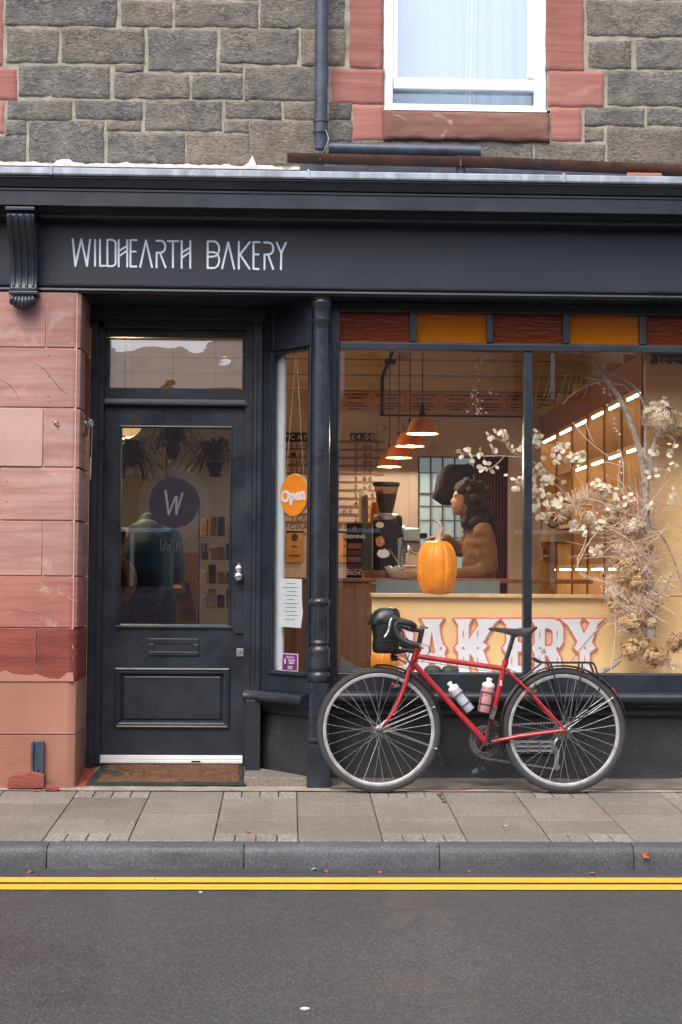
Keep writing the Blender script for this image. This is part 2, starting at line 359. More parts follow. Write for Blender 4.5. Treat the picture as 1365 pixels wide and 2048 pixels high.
M['sidewall'] = pmat('dusty_rubber', (.045,.043,.042), .85, .25, 20, .2, 200)
M['bikered'] = pmat('red_frame_paint', (.36,.014,.018), .25, .15, 15, .03, coat=.6, col2=(.3,.02,.02), c2=(.7,.8), c2sc=30)
M['bikeblack'] = plain('black_bike_metal', (.02,.02,.021), .35)
M['rubber'] = pmat('black_rubber', (.018,.018,.018), .6, .2, 30, .3, 200)
M['bag'] = pmat('black_waterproof_fabric', (.012,.0125,.014), .36, .2, 6, .5, 14, bdist=.012)
M['chrome'] = plain('silver_metal', (.62,.62,.62), .28, 1)
M['oily'] = pmat('oily_steel', (.16,.15,.14), .4, .4, 60, .3, 300, metal=.8)
M['redlens'] = plain('red_reflector', (.5,.02,.02), .2)
M['bottleclear'] = glassm('frosted_plastic', (.75,.8,.88), 1.5, .2, op=.55, opc=(.62,.66,.74))
M['bottlepink'] = glassm('pink_plastic', (.8,.5,.52), 1.5, .2, op=.65, opc=(.62,.30,.32))
M['water'] = plain('bluish_liquid', (.35,.40,.48), .2)
M['whiteplastic'] = plain('white_plastic', (.78,.78,.78), .35)
M['board'] = pmat('yellow_display_board', (.90,.62,.28), .55, .05, 2, .04, 30)
M['ply'] = pmat('pale_plywood', (.70,.48,.24), .5, .15, 3, .08, 60, stretch=(8,8,.6))
M['plyshelf'] = pmat('plywood_shelf', (.70,.46,.21), .5, .12, 3, .08, 60, stretch=(8,1,8))
M['counterwood'] = pmat('brown_counter_wood', (.26,.12,.05), .45, .2, 3, .08, 60, stretch=(10,10,.7))
M['wall'] = pmat('brown_pink_cafe_wall', (.42,.345,.305), .8, .08, 2, .05, 40)
M['wallboard'] = pmat('brown_wall_boarding', (.44,.35,.28), .7, .12, 3, .06, 40, stretch=(.5,1,8), rnd=.07)
M['ceil'] = pmat('cafe_ceiling', (.6,.5,.4), .8, .06, 2, .05, 40)
M['floor'] = pmat('cafe_floor', (.22,.16,.11), .5, .2, 4, .1, 40)
M['white'] = plain('white_letter_face', (.78,.79,.80), .5)
M['pink'] = plain('salmon_pink_edge', (.75,.20,.16), .5)
M['pumpkin'] = pmat('orange_pumpkin_skin', (1.0,.34,.02), .38, .14, 12, .15, 40, col2=(.72,.34,.06), c2=(.6,.8), c2sc=25)
M['stalk'] = pmat('dry_pumpkin_stalk', (.60,.52,.36), .8, .3, 30, .6, 90)
M['squash'] = pmat('dark_green_squash', (.055,.075,.05), .5, .3, 10, .2, 50)
M['orange'] = pmat('orange_enamel', (.95,.33,.04), .25, .08, 6, .02, coat=.5)
M['orangedark'] = pmat('dark_orange_enamel', (.85,.22,.025), .25, .15, 6, .04, coat=.5)
M['shadein'] = plain('white_enamel', (.8,.7,.5), .4)
M['bulb'] = emit('glowing_bulb', (1,.72,.38), 22)
M['led'] = emit('led_strip', (1,.80,.52), 9)
M['cord'] = plain('black_cord', (.012,.012,.012), .6)
M['opensign'] = plain('orange_sign', (.85,.27,.02), .4)
M['signedge'] = plain('cream_sign_edge', (.6,.52,.4), .5)
M['paper'] = pmat('white_paper', (.66,.72,.74), .7, .05, 6, .2, 12)
M['ink'] = plain('grey_ink', (.22,.24,.27), .7)
M['purple'] = plain('purple_sticker', (.20,.03,.21), .4)
M['black'] = plain('matt_black', (.009,.009,.010), .85, spec=.2)
M['darktext'] = plain('dark_print', (.03,.022,.018), .6)
M['cert'] = pmat('amber_certificate_paper', (.36,.20,.10), .6, .15, 9, .03)
M['certpale'] = pmat('pale_certificate_paper', (.48,.40,.30), .6, .08, 9, .03)
M['slat'] = plain('red_brown_menu_rail', (.16,.06,.035), .6)
M['hopper'] = glassm('smoky_hopper', (.5,.42,.35), 1.6, .05)
M['coffee'] = pmat('coffee_beans', (.045,.02,.012), .5, .4, 120, .8, 120)
M['curtain'] = pmat('dark_red_curtain', (.09,.022,.018), .85, .15, 8, .2, 60)
M['skin'] = plain('skin', (.34,.165,.10), .6)
M['hair'] = pmat('dark_curly_hair', (.022,.016,.013), .7, .5, 50, 1.0, 130, bdist=.02)
M['sweater'] = pmat('ochre_sweater', (.19,.10,.04), .85, .12, 8, .5, 90)
M['denim'] = pmat('dark_denim', (.022,.026,.04), .85, .2, 20, .3, 160)
M['teal'] = pmat('teal_jacket', (.02,.085,.13), .7, .2, 10, .4, 60)
M['tan'] = pmat('tan_canvas', (.42,.20,.05), .8, .2, 12, .3, 60)
M['maroon'] = plain('maroon_cloth', (.07,.02,.03), .8)
M['wicker'] = pmat('wicker', (.20,.11,.05), .7, .5, 60, .9, 120)
M['straw'] = pmat('straw', (.55,.40,.22), .8, .3, 60, .8, 120)
M['backsky'] = emit('daylit_yard_window', (.30,.42,.46), .2)
M['mintglass'] = plain('pale_green_glass', (.25,.33,.33), .2)
M['beige'] = plain('beige_apron_cloth', (.34,.27,.19), .9)
M['twig'] = pmat('lichen_bark', (.40,.33,.27), .85, .4, 30, .8, 130, col2=(.60,.60,.55), c2=(.52,.66), c2sc=40, bdist=.006)
M['stem'] = pmat('pale_dry_stem', (.82,.64,.47), .8, .25, 30, .2, 90)
M['stempink'] = pmat('pinkish_dry_stem', (.64,.44,.34), .8, .2, 30, .2, 90)
M['honesty'] = pmat('papery_seed_disc', (.84,.74,.54), .5, .18, 40, .2, 90)
M['hydra'] = pmat('dried_white_florets', (.85,.70,.50), .8, .25, 60, .2, 90)
M['tanfl'] = pmat('dried_tan_florets', (.70,.48,.24), .8, .3, 60, .2, 90)
M['rustfl'] = pmat('dried_rust_leaves', (.58,.38,.21), .8, .3, 60, .2, 90)
M['berry'] = plain('white_berry', (.78,.72,.66), .5)
M['leaf'] = pmat('dark_houseplant_leaf', (.03,.055,.03), .5, .3, 20, .2, 60)
M['terracotta'] = plain('terracotta', (.30,.12,.06), .8)
M['fallen'] = pmat('red_brown_leaf', (.42,.09,.035), .7, .4, 60, .3, 120)
M['decal'] = glassm('brush_decal', (.28,.25,.30), 1.9, .2, op=.42, opc=(.05,.045,.065))
M['decalpale'] = glassm('pale_round_decal', (.97,.98,1), 1.05, .1, op=.012, opc=(.45,.55,.65))
M['decalw'] = plain('pale_grey_decal', (.11,.10,.105), .6)
M['cloth'] = pmat('grey_cloth', (.14,.145,.15), .85, .15, 8, .3, 40)
M['net'] = glassm('net_curtain', (.9,.92,.95), 1.0, op=.85, opc=(.76,.86,.95))
M['slate'] = plain('slate_roof', (.09,.095,.11), .6)
M['moss'] = pmat('moss', (.07,.085,.03), .95, .4, 60, 1, 120)

exec_order = None
# ================================================================== GROUND
GZ = lambda Y: .048*(min(Y, -.1)+.1)     # pavement falls to the kerb
MB().box(-300, 300, -300, 300, -.6, -.24).build('ground', M['asphalt'], kind='structure')
road = MB().add([(-60,-1.57,-.175),(60,-1.57,-.175),(60,-8.2,-.175),(-60,-8.2,-.175)], [(0,1,2,3)]).build('road', M['asphalt'], kind='structure')
for y0, y1 in ((-1.80,-1.92), (-1.965,-2.085)):
    mb = MB(); n = 160; a = []
    for k in range(n+1):
        x = -20+40*k/n; j = lambda s: .0025*noise.noise((x*6, s, 0))
        a += [(x, y0+j(1), -.171), (x, y1+j(5), -.171)]
    mb.add(a, [(2*k, 2*k+1, 2*k+3, 2*k+2) for k in range(n)]); mb.build('yellow_line', M['yellow'], road)
pave = MB().add([(-30,.6,-.02),(30,.6,-.02),(30,-.1,-.014),(-30,-.1,-.014)], [(0,1,2,3)]).add(
    [(-30,-.1,-.014),(30,-.1,-.014),(30,-1.45,GZ(-1.45)-.014),(-30,-1.45,GZ(-1.45)-.014)], [(0,1,2,3)]).build('pavement', M['joint'], kind='structure')
MB().box(-60, 60, -12.4, -8.2, -.3, -.06).build('far_pavement', M['slab'], kind='structure')
def slab(x0, x1, ya, yb, mat, name):
    g = .0026; mb = MB(); n = 4
    x0 += g; x1 -= g; ya += g; yb -= g
    t = random.uniform(-.0015, .0015)
    top = [(x, y, GZ(y)+t+(.0006 if 0 < 1 else 0)) for x, y in ((x0,ya),(x1,ya),(x1,yb),(x0,yb))]
    i = .0025; inn = [(x0+i,ya+i),(x1-i,ya+i),(x1-i,yb-i),(x0+i,yb-i)]
    vs = [(x, y, z-.03) for x, y, z in top]+[(x, y, z-.003) for x, y, z in top]+[(x, y, GZ(y)+t) for x, y in inn]
    fs = [(8,9,10,11)]+[(k, (k+1) % 4, (k+1) % 4+4, k+4) for k in range(4)]+[(k+4, (k+1) % 4+4, (k+1) % 4+8, k+8) for k in range(4)]
    return mb.add(vs, fs).build(name, mat, pave)
for k in range(-6, 9):
    x0 = .06+.404*k; x1 = x0+.404
    far = k in (-3, -5)
    if k % 2 == 0:   # full slab at the kerb
        rows = [(-1.445, -.825, 's'), (-.825, -.51, 's'), (-.51, -.17, 's')]
        if -4 <= k <= 9 and k not in (-4,): pass
    else:
        rows = [(-1.445, -1.285, 't'), (-1.285, -.954, 's'), (-.954, -.34, 's'), (-.34, -.17, 't')]
    for ya, yb, t in rows:
        if t == 's': slab(x0, x1, ya, yb, M['slab'], 'paving_slab')
        else:
            for j in range(4): slab(x0+.101*j, x0+.101*(j+1), ya, yb, M['sett'], 'sett')
# cement + dirt strip at the foot of the shop front
mb = MB(); n = 120
vs = []
for k in range(n+1):
    x = -2.2+6*k/n; e = -.17+.012*noise.noise((x*5,0,0))
    vs += [(x, e, GZ(e)+.0035), (x, .0, .006+.004*noise.noise((x*9,3,0))), (x, .42, .014)]
mb.add(vs, [(3*k+j, 3*k+3+j, 3*k+4+j, 3*k+1+j) for k in range(n) for j in (0, 1)])
mb.build('cement_strip', M['cement'], pave, smooth=180)
mb = MB(); vs = []; n = 90
for k in range(n+1):
    x = .25+2.75*k/n; e = -.115+.03*noise.noise((x*4,7,0))
    vs += [(x, e, GZ(e)+.007), (x, .22, .03+.008*noise.noise((x*8,1,0)))]
mb.add(vs, [(2*k, 2*k+2, 2*k+3, 2*k+1) for k in range(n)])
mb.build('dirt_strip', M['dirt'], pave, smooth=180, kind='stuff')
# grit
mb = MB()
for _ in range(700):
    x = random.uniform(.2, 3.1) if random.random() < .75 else random.uniform(-1.7, 3); y = random.uniform(-.2, .2) if random.random() < .7 else random.uniform(-1.4, -.1)
    if x < .2 and y > -.1: continue
    r = random.uniform(.0015, .004); z = GZ(y)+(.02 if y > 0 else .006 if y > -.17 else 0)+r*.3
    mb.ball((x, y, z), r, r*.8, r*.6, 5, 3)
mb.build('loose_grit', M['sett'], pave, kind='stuff')
mb = MB()
for _ in range(260):
    x = random.uniform(-2, 2.6); y = random.uniform(-5, -1.62); r = random.uniform(.0015, .0035)
    mb.ball((x, y, -.175+r*.2), r, r*.8, r*.5, 5, 3)
mb.build('road_grit', M['sett'], road, kind='stuff')
# kerb
kerb = MB().box(-30, 30, -1.56, -1.452, -.3, -.085).build('kerb', M['joint'], kind='structure')
kb = [X_(p, 1700, -1.57) for p in (94, 488, 880, 1268)]
st = (kb[3]-kb[0])/3
for k in range(-3, 6):
    x0, x1 = kb[0]+st*k+.003, kb[0]+st*(k+1)-.003
    mb = MB(); z = -.0655; seg = 26; prof0 = [(-1.455,-.2),(-1.455,z-.002),(-1.462,z),(-1.545,z-.004),(-1.560,z-.009),(-1.572,z-.02),(-1.578,z-.04),(-1.582,z-.075),(-1.586,-.2)]
    vs = []
    for s_ in range(seg+1):
        x = x0+(x1-x0)*s_/seg
        e = .006 if s_ in (0, seg) else 0
        for q, (y, zz) in enumerate(prof0):
            d = .004*noise.noise((x*9, zz*30, k))+.006*max(0, noise.noise((x*3, zz*14, 9)))
            vs.append((x, y+(d+e if 4 <= q <= 8 else 0), zz-(e*.6 if 1 < q < 6 else 0)+(.0015*noise.noise((x*7,0,0)) if q in (2,3,4) else 0)))
    n_ = len(prof0)
    mb.add(vs, [(a*n_+b, a*n_+b+1, (a+1)*n_+b+1, (a+1)*n_+b) for a in range(seg) for b in range(n_-1)]+[tuple(range(n_-1,-1,-1)), tuple(range(seg*n_, seg*n_+n_))])
    mb.build('kerb_stone', M['kerb'], kerb, smooth=50)
# moss tuft in joints
mb = MB()
for px, py in ((885,1592),(888,1597),(883,1588),(892,1603)):
    X, Y = X_(px, py, -.3), -.22
    d = 5335/(py-990); Y = d-9.2; X = (px-577)/F*d
    for _ in range(26):
        a = random.uniform(0, 2*PI); mb.disc((X+random.gauss(0,.006), Y+random.gauss(0,.012), GZ(Y)+random.uniform(.001,.008)), (.004*math.cos(a), .004*math.sin(a), .002), (0,.0015,.004), 5)
mb.build('moss_tuft', M['moss'], pave, kind='stuff')

# ================================================================== BUILDING
B = thing('bakery_building', 'grey stone building with black painted bakery shop front and red sandstone dressings', 'building')
# ---- upper wall
YW = .05
mb = MB(); x0, x1, z0, z1 = rect(-250, -500, 1650, 330, YW)
ox0, ox1, oz0, oz1 = rect(766, -300, 1095, 222, YW)
mb.box(-3.2, ox0, YW, YW+.4, 3.42, 6.2).box(ox1, 4.2, YW, YW+.4, 3.42, 6.2).box(ox0, ox1, YW, YW+.4, 3.42, oz0)
wall = mb.build('upper_wall', M['mortar'], B)
def stone(px0, py0, px1, py1, mat='stone', name='stone', proud=.006, rough=.0055, par=wall, Y=YW, seed=0):
    x0, x1, z0, z1 = rect(px0, py0, px1, py1, Y-proud); mb = MB()
    nx = max(4, int((x1-x0)/.020)); nz = max(4, int((z1-z0)/.020)); vs = []; sd_ = random.uniform(0, 99)
    eu, ev = .005/(x1-x0), .005/(z1-z0)
    us = [0, eu]+[eu+(1-2*eu)*i/nx for i in range(1, nx)]+[1-eu, 1]; vz = [0, ev]+[ev+(1-2*ev)*i/nz for i in range(1, nz)]+[1-ev, 1]
    nx, nz = len(us)-1, len(vz)-1
    for v in vz:
        for u in us:
            ex = min(u, 1-u)*(x1-x0); ez = min(v, 1-v)*(z1-z0); e = min(ex, ez)
            rise = proud*.8 if e < .008 else proud
            if e <= 1e-6: rise = -.002
            x = x0+(x1-x0)*u; z = z0+(z1-z0)*v
            d = rough*noise.noise((x*14, z*20, sd_))+rough*.6*noise.noise((x*38, z*50, sd_)) if e > 1e-6 else 0
            jx = .009*noise.noise((x*13, z*13, sd_+4)); jz = .009*noise.noise((x*13, z*13, sd_+8))
            if e > .03: jx = jz = 0
            vs.append((x+jx, Y-rise-d, z+jz))
    w_ = nx+1
    mb.add(vs, [(j*w_+i, j*w_+i+1, (j+1)*w_+i+1, (j+1)*w_+i) for j in range(nz) for i in range(nx)])
    return mb.build(name, M[mat], par, smooth=180)
S = [(12,-40,233,50),(245,3,343,52),(352,3,515,53),(523,-30,688,55),(245,-60,515,-5),
 (15,58,115,124),(125,58,288,125),(298,60,433,141),(442,60,595,126),(604,60,690,130),
 (232,132,286,143),(440,132,483,144),(40,132,219,193),(230,148,377,196),(387,150,485,197),(492,135,655,200),
 (17,202,142,239),(152,202,284,238),(292,203,442,260),(452,204,562,236),(570,206,652,238),(660,205,702,238),
 (12,244,52,269),(60,243,207,324),(216,243,281,261),(449,242,498,264),(502,243,650,330),(660,243,704,282),
 (-60,273,50,322),(218,267,369,325),(374,267,498,328),
 (1175,3,1365+60,72),(1175,-60,1425,-4),(1275,80,1425,137),(1218,144,1425,211),(1172,218,1288,250),(1296,218,1425,250),(1172,257,1206,282),(1216,257,1425,328),
 (735,285,952,330),(960,285,1065,325),(1072,287,1208,328)]
for s_ in S: stone(s_[0]-2, s_[1]-2, s_[2]+2, s_[3]+2, mat='stone' if random.random() < .7 else 'stone_brown')
stone(1178, 81, 1264, 137, 'stone_brown')
for s_ in ((-60,-60,6,130),(-60,136,33,199),(-60,202,9,265),(702,-300,766,136),(664,139,767,207),(706,210,767,279),
           (1094,-300,1168,141),(1098,144,1208,213),(1103,216,1163,281)):
    stone(s_[0]-1, s_[1]-1.5, s_[2]+1, s_[3]+1.5, mat='red', name='dressed_stone', proud=.006, rough=.0008)
st_ = stone(767, 222, 1101, 281, 'sill', 'window_sill_stone', .03, .004)
# ---- upstairs window
win = MB(); Yw = .10
fx0, fx1, fz0, fz1 = rect(768, -300, 1093, 222, Yw-.03)
win.box(fx0, fx1, Yw-.03, Yw+.02, fz0, Z_(930, 209, Yw-.03))
win.box(fx0, X_(787, 0, Yw-.03), Yw-.03, Yw+.02, Z_(930, 209, Yw-.03), 5.6).box(X_(1070, 0, Yw-.03), fx1, Yw-.03, Yw+.02, Z_(930, 209, Yw-.03), 5.6)
uw = win.build('upstairs_window', M['upvc'], B, bevel=.004)
s2 = MB(); s2.pbox(787, 157, 1070, 179, Yw-.015, Yw+.03); s2.pbox(787, -300, 797, 157, Yw-.015, Yw+.03); s2.pbox(1055, -300, 1070, 157, Yw-.015, Yw+.03)
s2.build('sash', M['upvc'], uw, bevel=.004)
MB().pbox(797, -300, 1056, 157, Yw+.01, Yw+.014).build('pane', M['upglass'], uw)
MB().pbox(787, 180, 1070, 209, Yw+.04, Yw+.044).build('pane', M['doorglass'], uw)
MB().box(fx0-.02, fx1+.02, Yw-.05, Yw-.031, fz0-.012, fz0+.004).build('drip_strip', M['upvc'], uw)
mb = MB(); vs = []; n = 90
xa, xb = ox0-.02, ox1+.02
for k in range(n+1):
    x = xa+(xb-xa)*k/n; y = YW+.26+.006*math.sin(k*.43)+.004*math.sin(k*.91+1)
    vs += [(x, y, fz0), (x, y, 6)]
mb.add(vs, [(2*k, 2*k+2, 2*k+3, 2*k+1) for k in range(n)])
mb.build('net_curtain', M['net'], uw, smooth=180)
cu = MB(); xx = X_(945, 100, .3); vs = []
for k in range(13):
    x = xx-.03+.075*k/12; vs += [(x-.02+.0*k, .30+.008*math.sin(k*1.7), fz0), (x+.02, .30+.008*math.sin(k*1.7), 6)]
cu.add(vs, [(2*k, 2*k+2, 2*k+3, 2*k+1) for k in range(12)]); cu.build('curtain_fold', M['upvc'], uw, smooth=180)
MB().box(ox0-.3, ox1+.3, 1.6, 1.65, 3.4, 6).box(ox0-.35, ox0-.3, .45, 1.6, 3.4, 6).box(ox1+.3, ox1+.35, .45, 1.6, 3.4, 6).build('upstairs_room_wall', M['whitewood'], B)

# ---- lead flashing + white mortar fillet
YC = -.33
XL, XR = -3.2, 4.2
zt = Z_(682, 352, YC)+.0
lead = MB().extr([(YC-.008, zt-.02),(YC-.014, zt-.012),(YC-.014, zt+.016),(YC-.004, zt+.024),(YC+.02, zt+.022),(YW-.012, zt+.05),(YW-.012,zt+.125),(YW+.02, zt+.125),(YW+.02, zt),(YC+.03, zt-.02)], XL, XR, 1).build('lead_flashing', M['lead'], B, smooth=35)
for p in (104, 618, 1128):
    x = X_(p, 352, YC); o = MB().obox((x, YC-.016, zt+.002), (1,0,0), (0,0,1), (0,1,0), .006, .024, .006).obox((x-.004, YC+.03, zt+.03), (1,0,0), (0,1,.1), (0,-.1,1), .005, .05, .006)
    o.build('lead_seam', M['lead'], lead, bevel=.003)
mb = MB(); vs = []; n = 260
for k in range(n+1):
    x = XL+(X_(1365+200, 325, 0)-XL)*k/n; px = 577+x*351
    top = .140+.014*noise.noise((x*9,0,0))+.010*noise.noise((x*31,0,0))
    if abs(px-497) < 9: top += .075*(1-abs(px-497)/9)
    if abs(px-120) < 14: top += .015
    if px > 560: top -= .012
    vs += [(x, YW-.034, zt+.118), (x, YW-.030, zt+top), (x, YW+.01, zt+top+.004)]
mb.add(vs, [(3*k+j, 3*k+3+j, 3*k+4+j, 3*k+1+j) for k in range(n) for j in (0, 1)]); mb.build('white_mortar_fillet', M['whitemortar'], B, smooth=180)
# ---- cornice
zb = Z_(682, 418.5, YC+.05); zm = Z_(682, 389, YC+.05)
prof = [(YC+.005, zt-.021),(YC+.004, zt-.03),(YC+.012,zt-.034),(YC+.020, zt-.05),(YC+.034, zt-.075),(YC+.050, zm+.022),(YC+.056, zm+.012),(YC+.042,zm+.008),(YC+.042,zm-.002),
        (YC+.050, zm-.006),(YC+.050, zb),(YC+.062, zb-.004),(YC+.068, zb+.008),(-.16,zb+.008),(-.155,zb-.012),(-.13,zb-.02),(-.12,zb-.034),(-.09,zb-.045),(-.05,zb-.05),(.05,zb-.05),(.05, zt-.021)]
MB().extr(prof, XL, XR).build('cornice', M['paint'], B, smooth=30)
# ---- signboard
YF = -.05
zf0 = Z_(682, 577, YF)
fas = MB().box(XL, XR, YF, .12, zf0, zb-.049).build('signboard', M['paint2'], B)
jx = X_(780, 500, YF)
MB().box(jx-.0012, jx+.0012, YF-.0012, YF-.0002, zf0+.01, zb-.06).build('board_joint', M['iron'], fas)
# ---- architrave moulding below
prof = [(YF+.02, zf0),(YF-.036, zf0+.002),(YF-.042, zf0-.004),(YF-.040, zf0-.012),(YF-.028, zf0-.014),(YF-.026,zf0-.02),(YF-.034,zf0-.024),(YF-.036,zf0-.034),(YF-.022,zf0-.040),(YF-.02,zf0-.047),(.32, zf0-.047),(.32, zf0)]
MB().extr(prof, XL, XR).build('architrave', M['paint'], B, smooth=30)
zarch = zf0-.047
# ---- shop name letters
def LP(p): return (130+p[0]/2.967, 460+p[1]/2.967)
def arc(cx, cy, rx, ry, a0, a1, n=7): return [(cx+rx*math.cos(rad(a0+(a1-a0)*i/n)), cy-ry*math.sin(rad(a0+(a1-a0)*i/n))) for i in range(n+1)]
NAME = [
 [[(47,55),(63,213),(98,55),(132,213),(150,58)]], [[(180,58),(180,213)]], [[(209,58),(209,213),(240,213)]],
 [[(253,58),(253,215),(278,215)]+arc(278,190,24,25,-90,0)+arc(278,83,24,25,0,90)+[(253,58)]],
 [[(320,60),(320,217)],[(371,60),(371,217)],[(322,124),(371,94)],[(322,156),(371,122)]],
 [[(427,60),(390,60),(390,217),(425,217)],[(390,128),(422,128)]],
 [[(448,218),(482,62),(518,220)]],
 [[(545,64),(572,64)]+arc(572,99,25,35,90,-90)+[(545,135),(545,222)],[(565,134),(598,222)]],
 [[(611,66),(674,66)],[(642,66),(642,222)]],
 [[(694,65),(694,225)],[(745,65),(745,225)],[(694,135),(745,104)],[(694,166),(745,130)]],
 [[(848,226),(848,68),(880,67)]+arc(884,112,33,45,90,-90)+[(850,160)],[(848,132),(880,132)]+arc(884,179,33,47,90,-90)+[(848,226)]],
 [[(934,228),(970,72),(1006,230)]], [[(1033,70),(1033,230)],[(1098,72),(1040,145),(1096,230)]],
 [[(1156,72),(1120,72),(1120,230),(1150,232)],[(1120,145),(1150,145)]],
 [[(1183,74),(1212,75)]+arc(1212,110,26,35,90,-90)+[(1186,146),(1185,232)],[(1206,145),(1237,232)]],
 [[(1258,75),(1285,138)],[(1313,75),(1285,138),(1283,234)]]]
def letter_strokes(strokes, fn, r, depth):
    mb = MB()
    for q, s_ in enumerate(strokes):
        P = [Vector(fn(p)) for p in s_]
        m0 = MB()
        for a_, b_ in zip(P[:-1], P[1:]): m0.tube([a_, b_], r, 8)
        for e in P: m0.ball(e, r, n=8, m=6)
        y = P[0].y
        m0.v = [(v[0], y+(v[1]-y)*depth-.0006*q, v[2]) for v in m0.v]; mb.add(m0.v, m0.f)
    return mb
for L_ in NAME:
    mb = letter_strokes(L_, lambda p: W(*LP(p), YF-.001), .0056, .20)
    mb.build('letter', M['letter'], fas)
# ---- console bracket
def pxp(px, py, Y): return W(px, py, Y)
x0, x1 = X_(21, 500, -.15), X_(75, 500, -.15)
zc1 = zb-.035; zc0 = Z_(48, 585, -.12)
H_ = zc1-zc0
cp = [(-.05, zc1), (-.27, zc1), (-.285, zc1-.02), (-.283, zc1-.05), (-.265, zc1-.085), (-.225, zc1-.13), (-.185, zc1-.18), (-.155, zc1-.25), (-.14, zc1-.32), (-.138, zc0+.05), (-.145, zc0+.03), (-.150, zc0+.015), (-.145, zc0), (-.05, zc0)]
br = MB().extr(cp, x0, x1).build('console_bracket', M['iron'], B, bevel=.006, smooth=40)
for i in range(4):
    xx = x0+(x1-x0)*(.14+.24*i)
    MB().tube([(xx, p[0]-.003, p[1]) for p in cp[2:-3]], .0085, 6).build('fluting_rib', M['iron'], br, smooth=60)
MB().box(x0-.006, x1+.006, -.30, -.05, zc1, zc1+.02).build('bracket_cap', M['iron'], br, bevel=.004)
MB().box(x0-.004, x1+.008, -.165, -.05, zc0-.018, zc0+.002).build('bracket_collar', M['iron'], br, bevel=.004)
for i in range(7):
    t = (i-3)/3; xa = (x0+x1)/2+t*.052; dz = .085-.035*abs(t)**1.5
    pts = [((x0+x1)/2+t*.035, -.13, zc0-.012), (xa, -.158-.0*abs(t), zc0-.03), (xa+t*.008, -.16, zc0-.018-dz*.75), (xa+t*.010, -.135, zc0-.014-dz), (xa+t*.011, -.12, zc0-.012-dz*.9)]
    MB().tube(smooth_path(pts, 3), [.008]*4+[.015]*5+[.012]*3+[.005], 6).build('acanthus_leaf', M['iron'], br, smooth=60)
MB().pbox(28, 585, 70, 603, -.125, -.05).build('acanthus_back', M['iron'], br)
# side console beyond (dark panel left of it)
# ---- pier of red sandstone
YP = -.08
pier_x1 = X_(158, 1000, YP); xl = -3.2
core = MB().box(xl, pier_x1-.022, YP+.008, .40, -.02, zarch-.001)
core.v = core.v; pier = core.build('pier', M['pinkmortar'], B)
def pier_stone(pa, pb, ya, yb, mat, last=True, name='stone_block', rough=0.0, proud=0):
    xa = max(xl, X_(pa, (ya+yb)/2, YP)); xb = X_(pb, (ya+yb)/2, YP)
    z1_, z0_ = Z_(80, ya, YP), Z_(80, yb, YP)
    if ya < 600: z1_ = zarch-.003
    if yb > 1570: z0_ = -.02
    y0 = YP-proud; mb = MB()
    nz = max(2, int((z1_-z0_)/.03)) if rough else 1
    if last: plan = [(xa, .36), (xa, y0)]+[(xa+(pier_x1-.05-xa)*k/6, y0) for k in range(1, 7)]+[(pier_x1-.04, y0), (pier_x1-.004, y0+.022), (pier_x1, y0+.034), (pier_x1, .14), (pier_x1, .36)]
    else: plan = [(xa, .3), (xa, y0)]+[(xa+(xb-xa)*k/6, y0) for k in range(1, 7)]+[(xb, .3)]
    n_ = len(plan); vs = []
    for j in range(nz+1):
        z = z0_+(z1_-z0_)*j/nz
        for x, y in plan:
            d = 0
            if rough and y < .1: d = max(0, rough*(abs(noise.noise((x*5, y*5, z*26)))+.5*noise.noise((x*20, 0, z*40)))*(1.6-1.1*j/nz)); d = max(0, d)
            vs.append((x-(d*.6 if x > pier_x1-.02 else 0), y+d, z))
    fs = [(j*n_+i, j*n_+(i+1) % n_, (j+1)*n_+(i+1) % n_, (j+1)*n_+i) for j in range(nz) for i in range(n_)]+[tuple(range(n_-1,-1,-1)), tuple(range(nz*n_, nz*n_+n_))]
    return mb.add(vs, fs).build(name, M[mat], pier, smooth=35 if not rough else 60, bevel=0 if rough else .003)
pier_stone(-500, 91.5, 597, 694, 'redpale', False); pier_stone(94, 158, 597, 694, 'redpale')
pier_stone(-500, 158, 697, 814, 'redpale')
pier_stone(-500, 86, 817, 933, 'patch', False, proud=.004); pier_stone(89, 158, 817, 933, 'redpale')
pier_stone(-500, -.5, 937, 1040, 'redpale', False); pier_stone(2, 158, 937, 1040, 'redpale')
pier_stone(-500, 84.5, 1043, 1151, 'redpale', False); pier_stone(87, 158, 1043, 1151, 'redpale')
pier_stone(-500, 158, 1153.5, 1255, 'redworn')
pier_stone(-500, 73, 1258, 1362, 'reddark', False, rough=.012, proud=.010); pier_stone(75.5, 158, 1258, 1362, 'reddark', True, rough=.012, proud=.010)
pier_stone(-500, 158, 1363.5, 1468.5, 'redsmooth', proud=.006)
pier_stone(-500, 158, 1470, 1580, 'redbase', proud=.007)
# jagged lower render edge over the eroded course
xs = [(-40,1352),(0,1345),(12,1341),(25,1348),(45,1350),(62,1351),(72,1348),(85,1353),(100,1357),(118,1359),(130,1350),(133,1346),(140,1345),(147,1347),(148,1363.2),(-40,1363.2)]
pts = [tuple(W(a, b, YP-.013)) for a, b in xs]
MB().prism(pts, (0, .02, 0)).build('render_edge', M['redsmooth'], pier, bevel=.002)
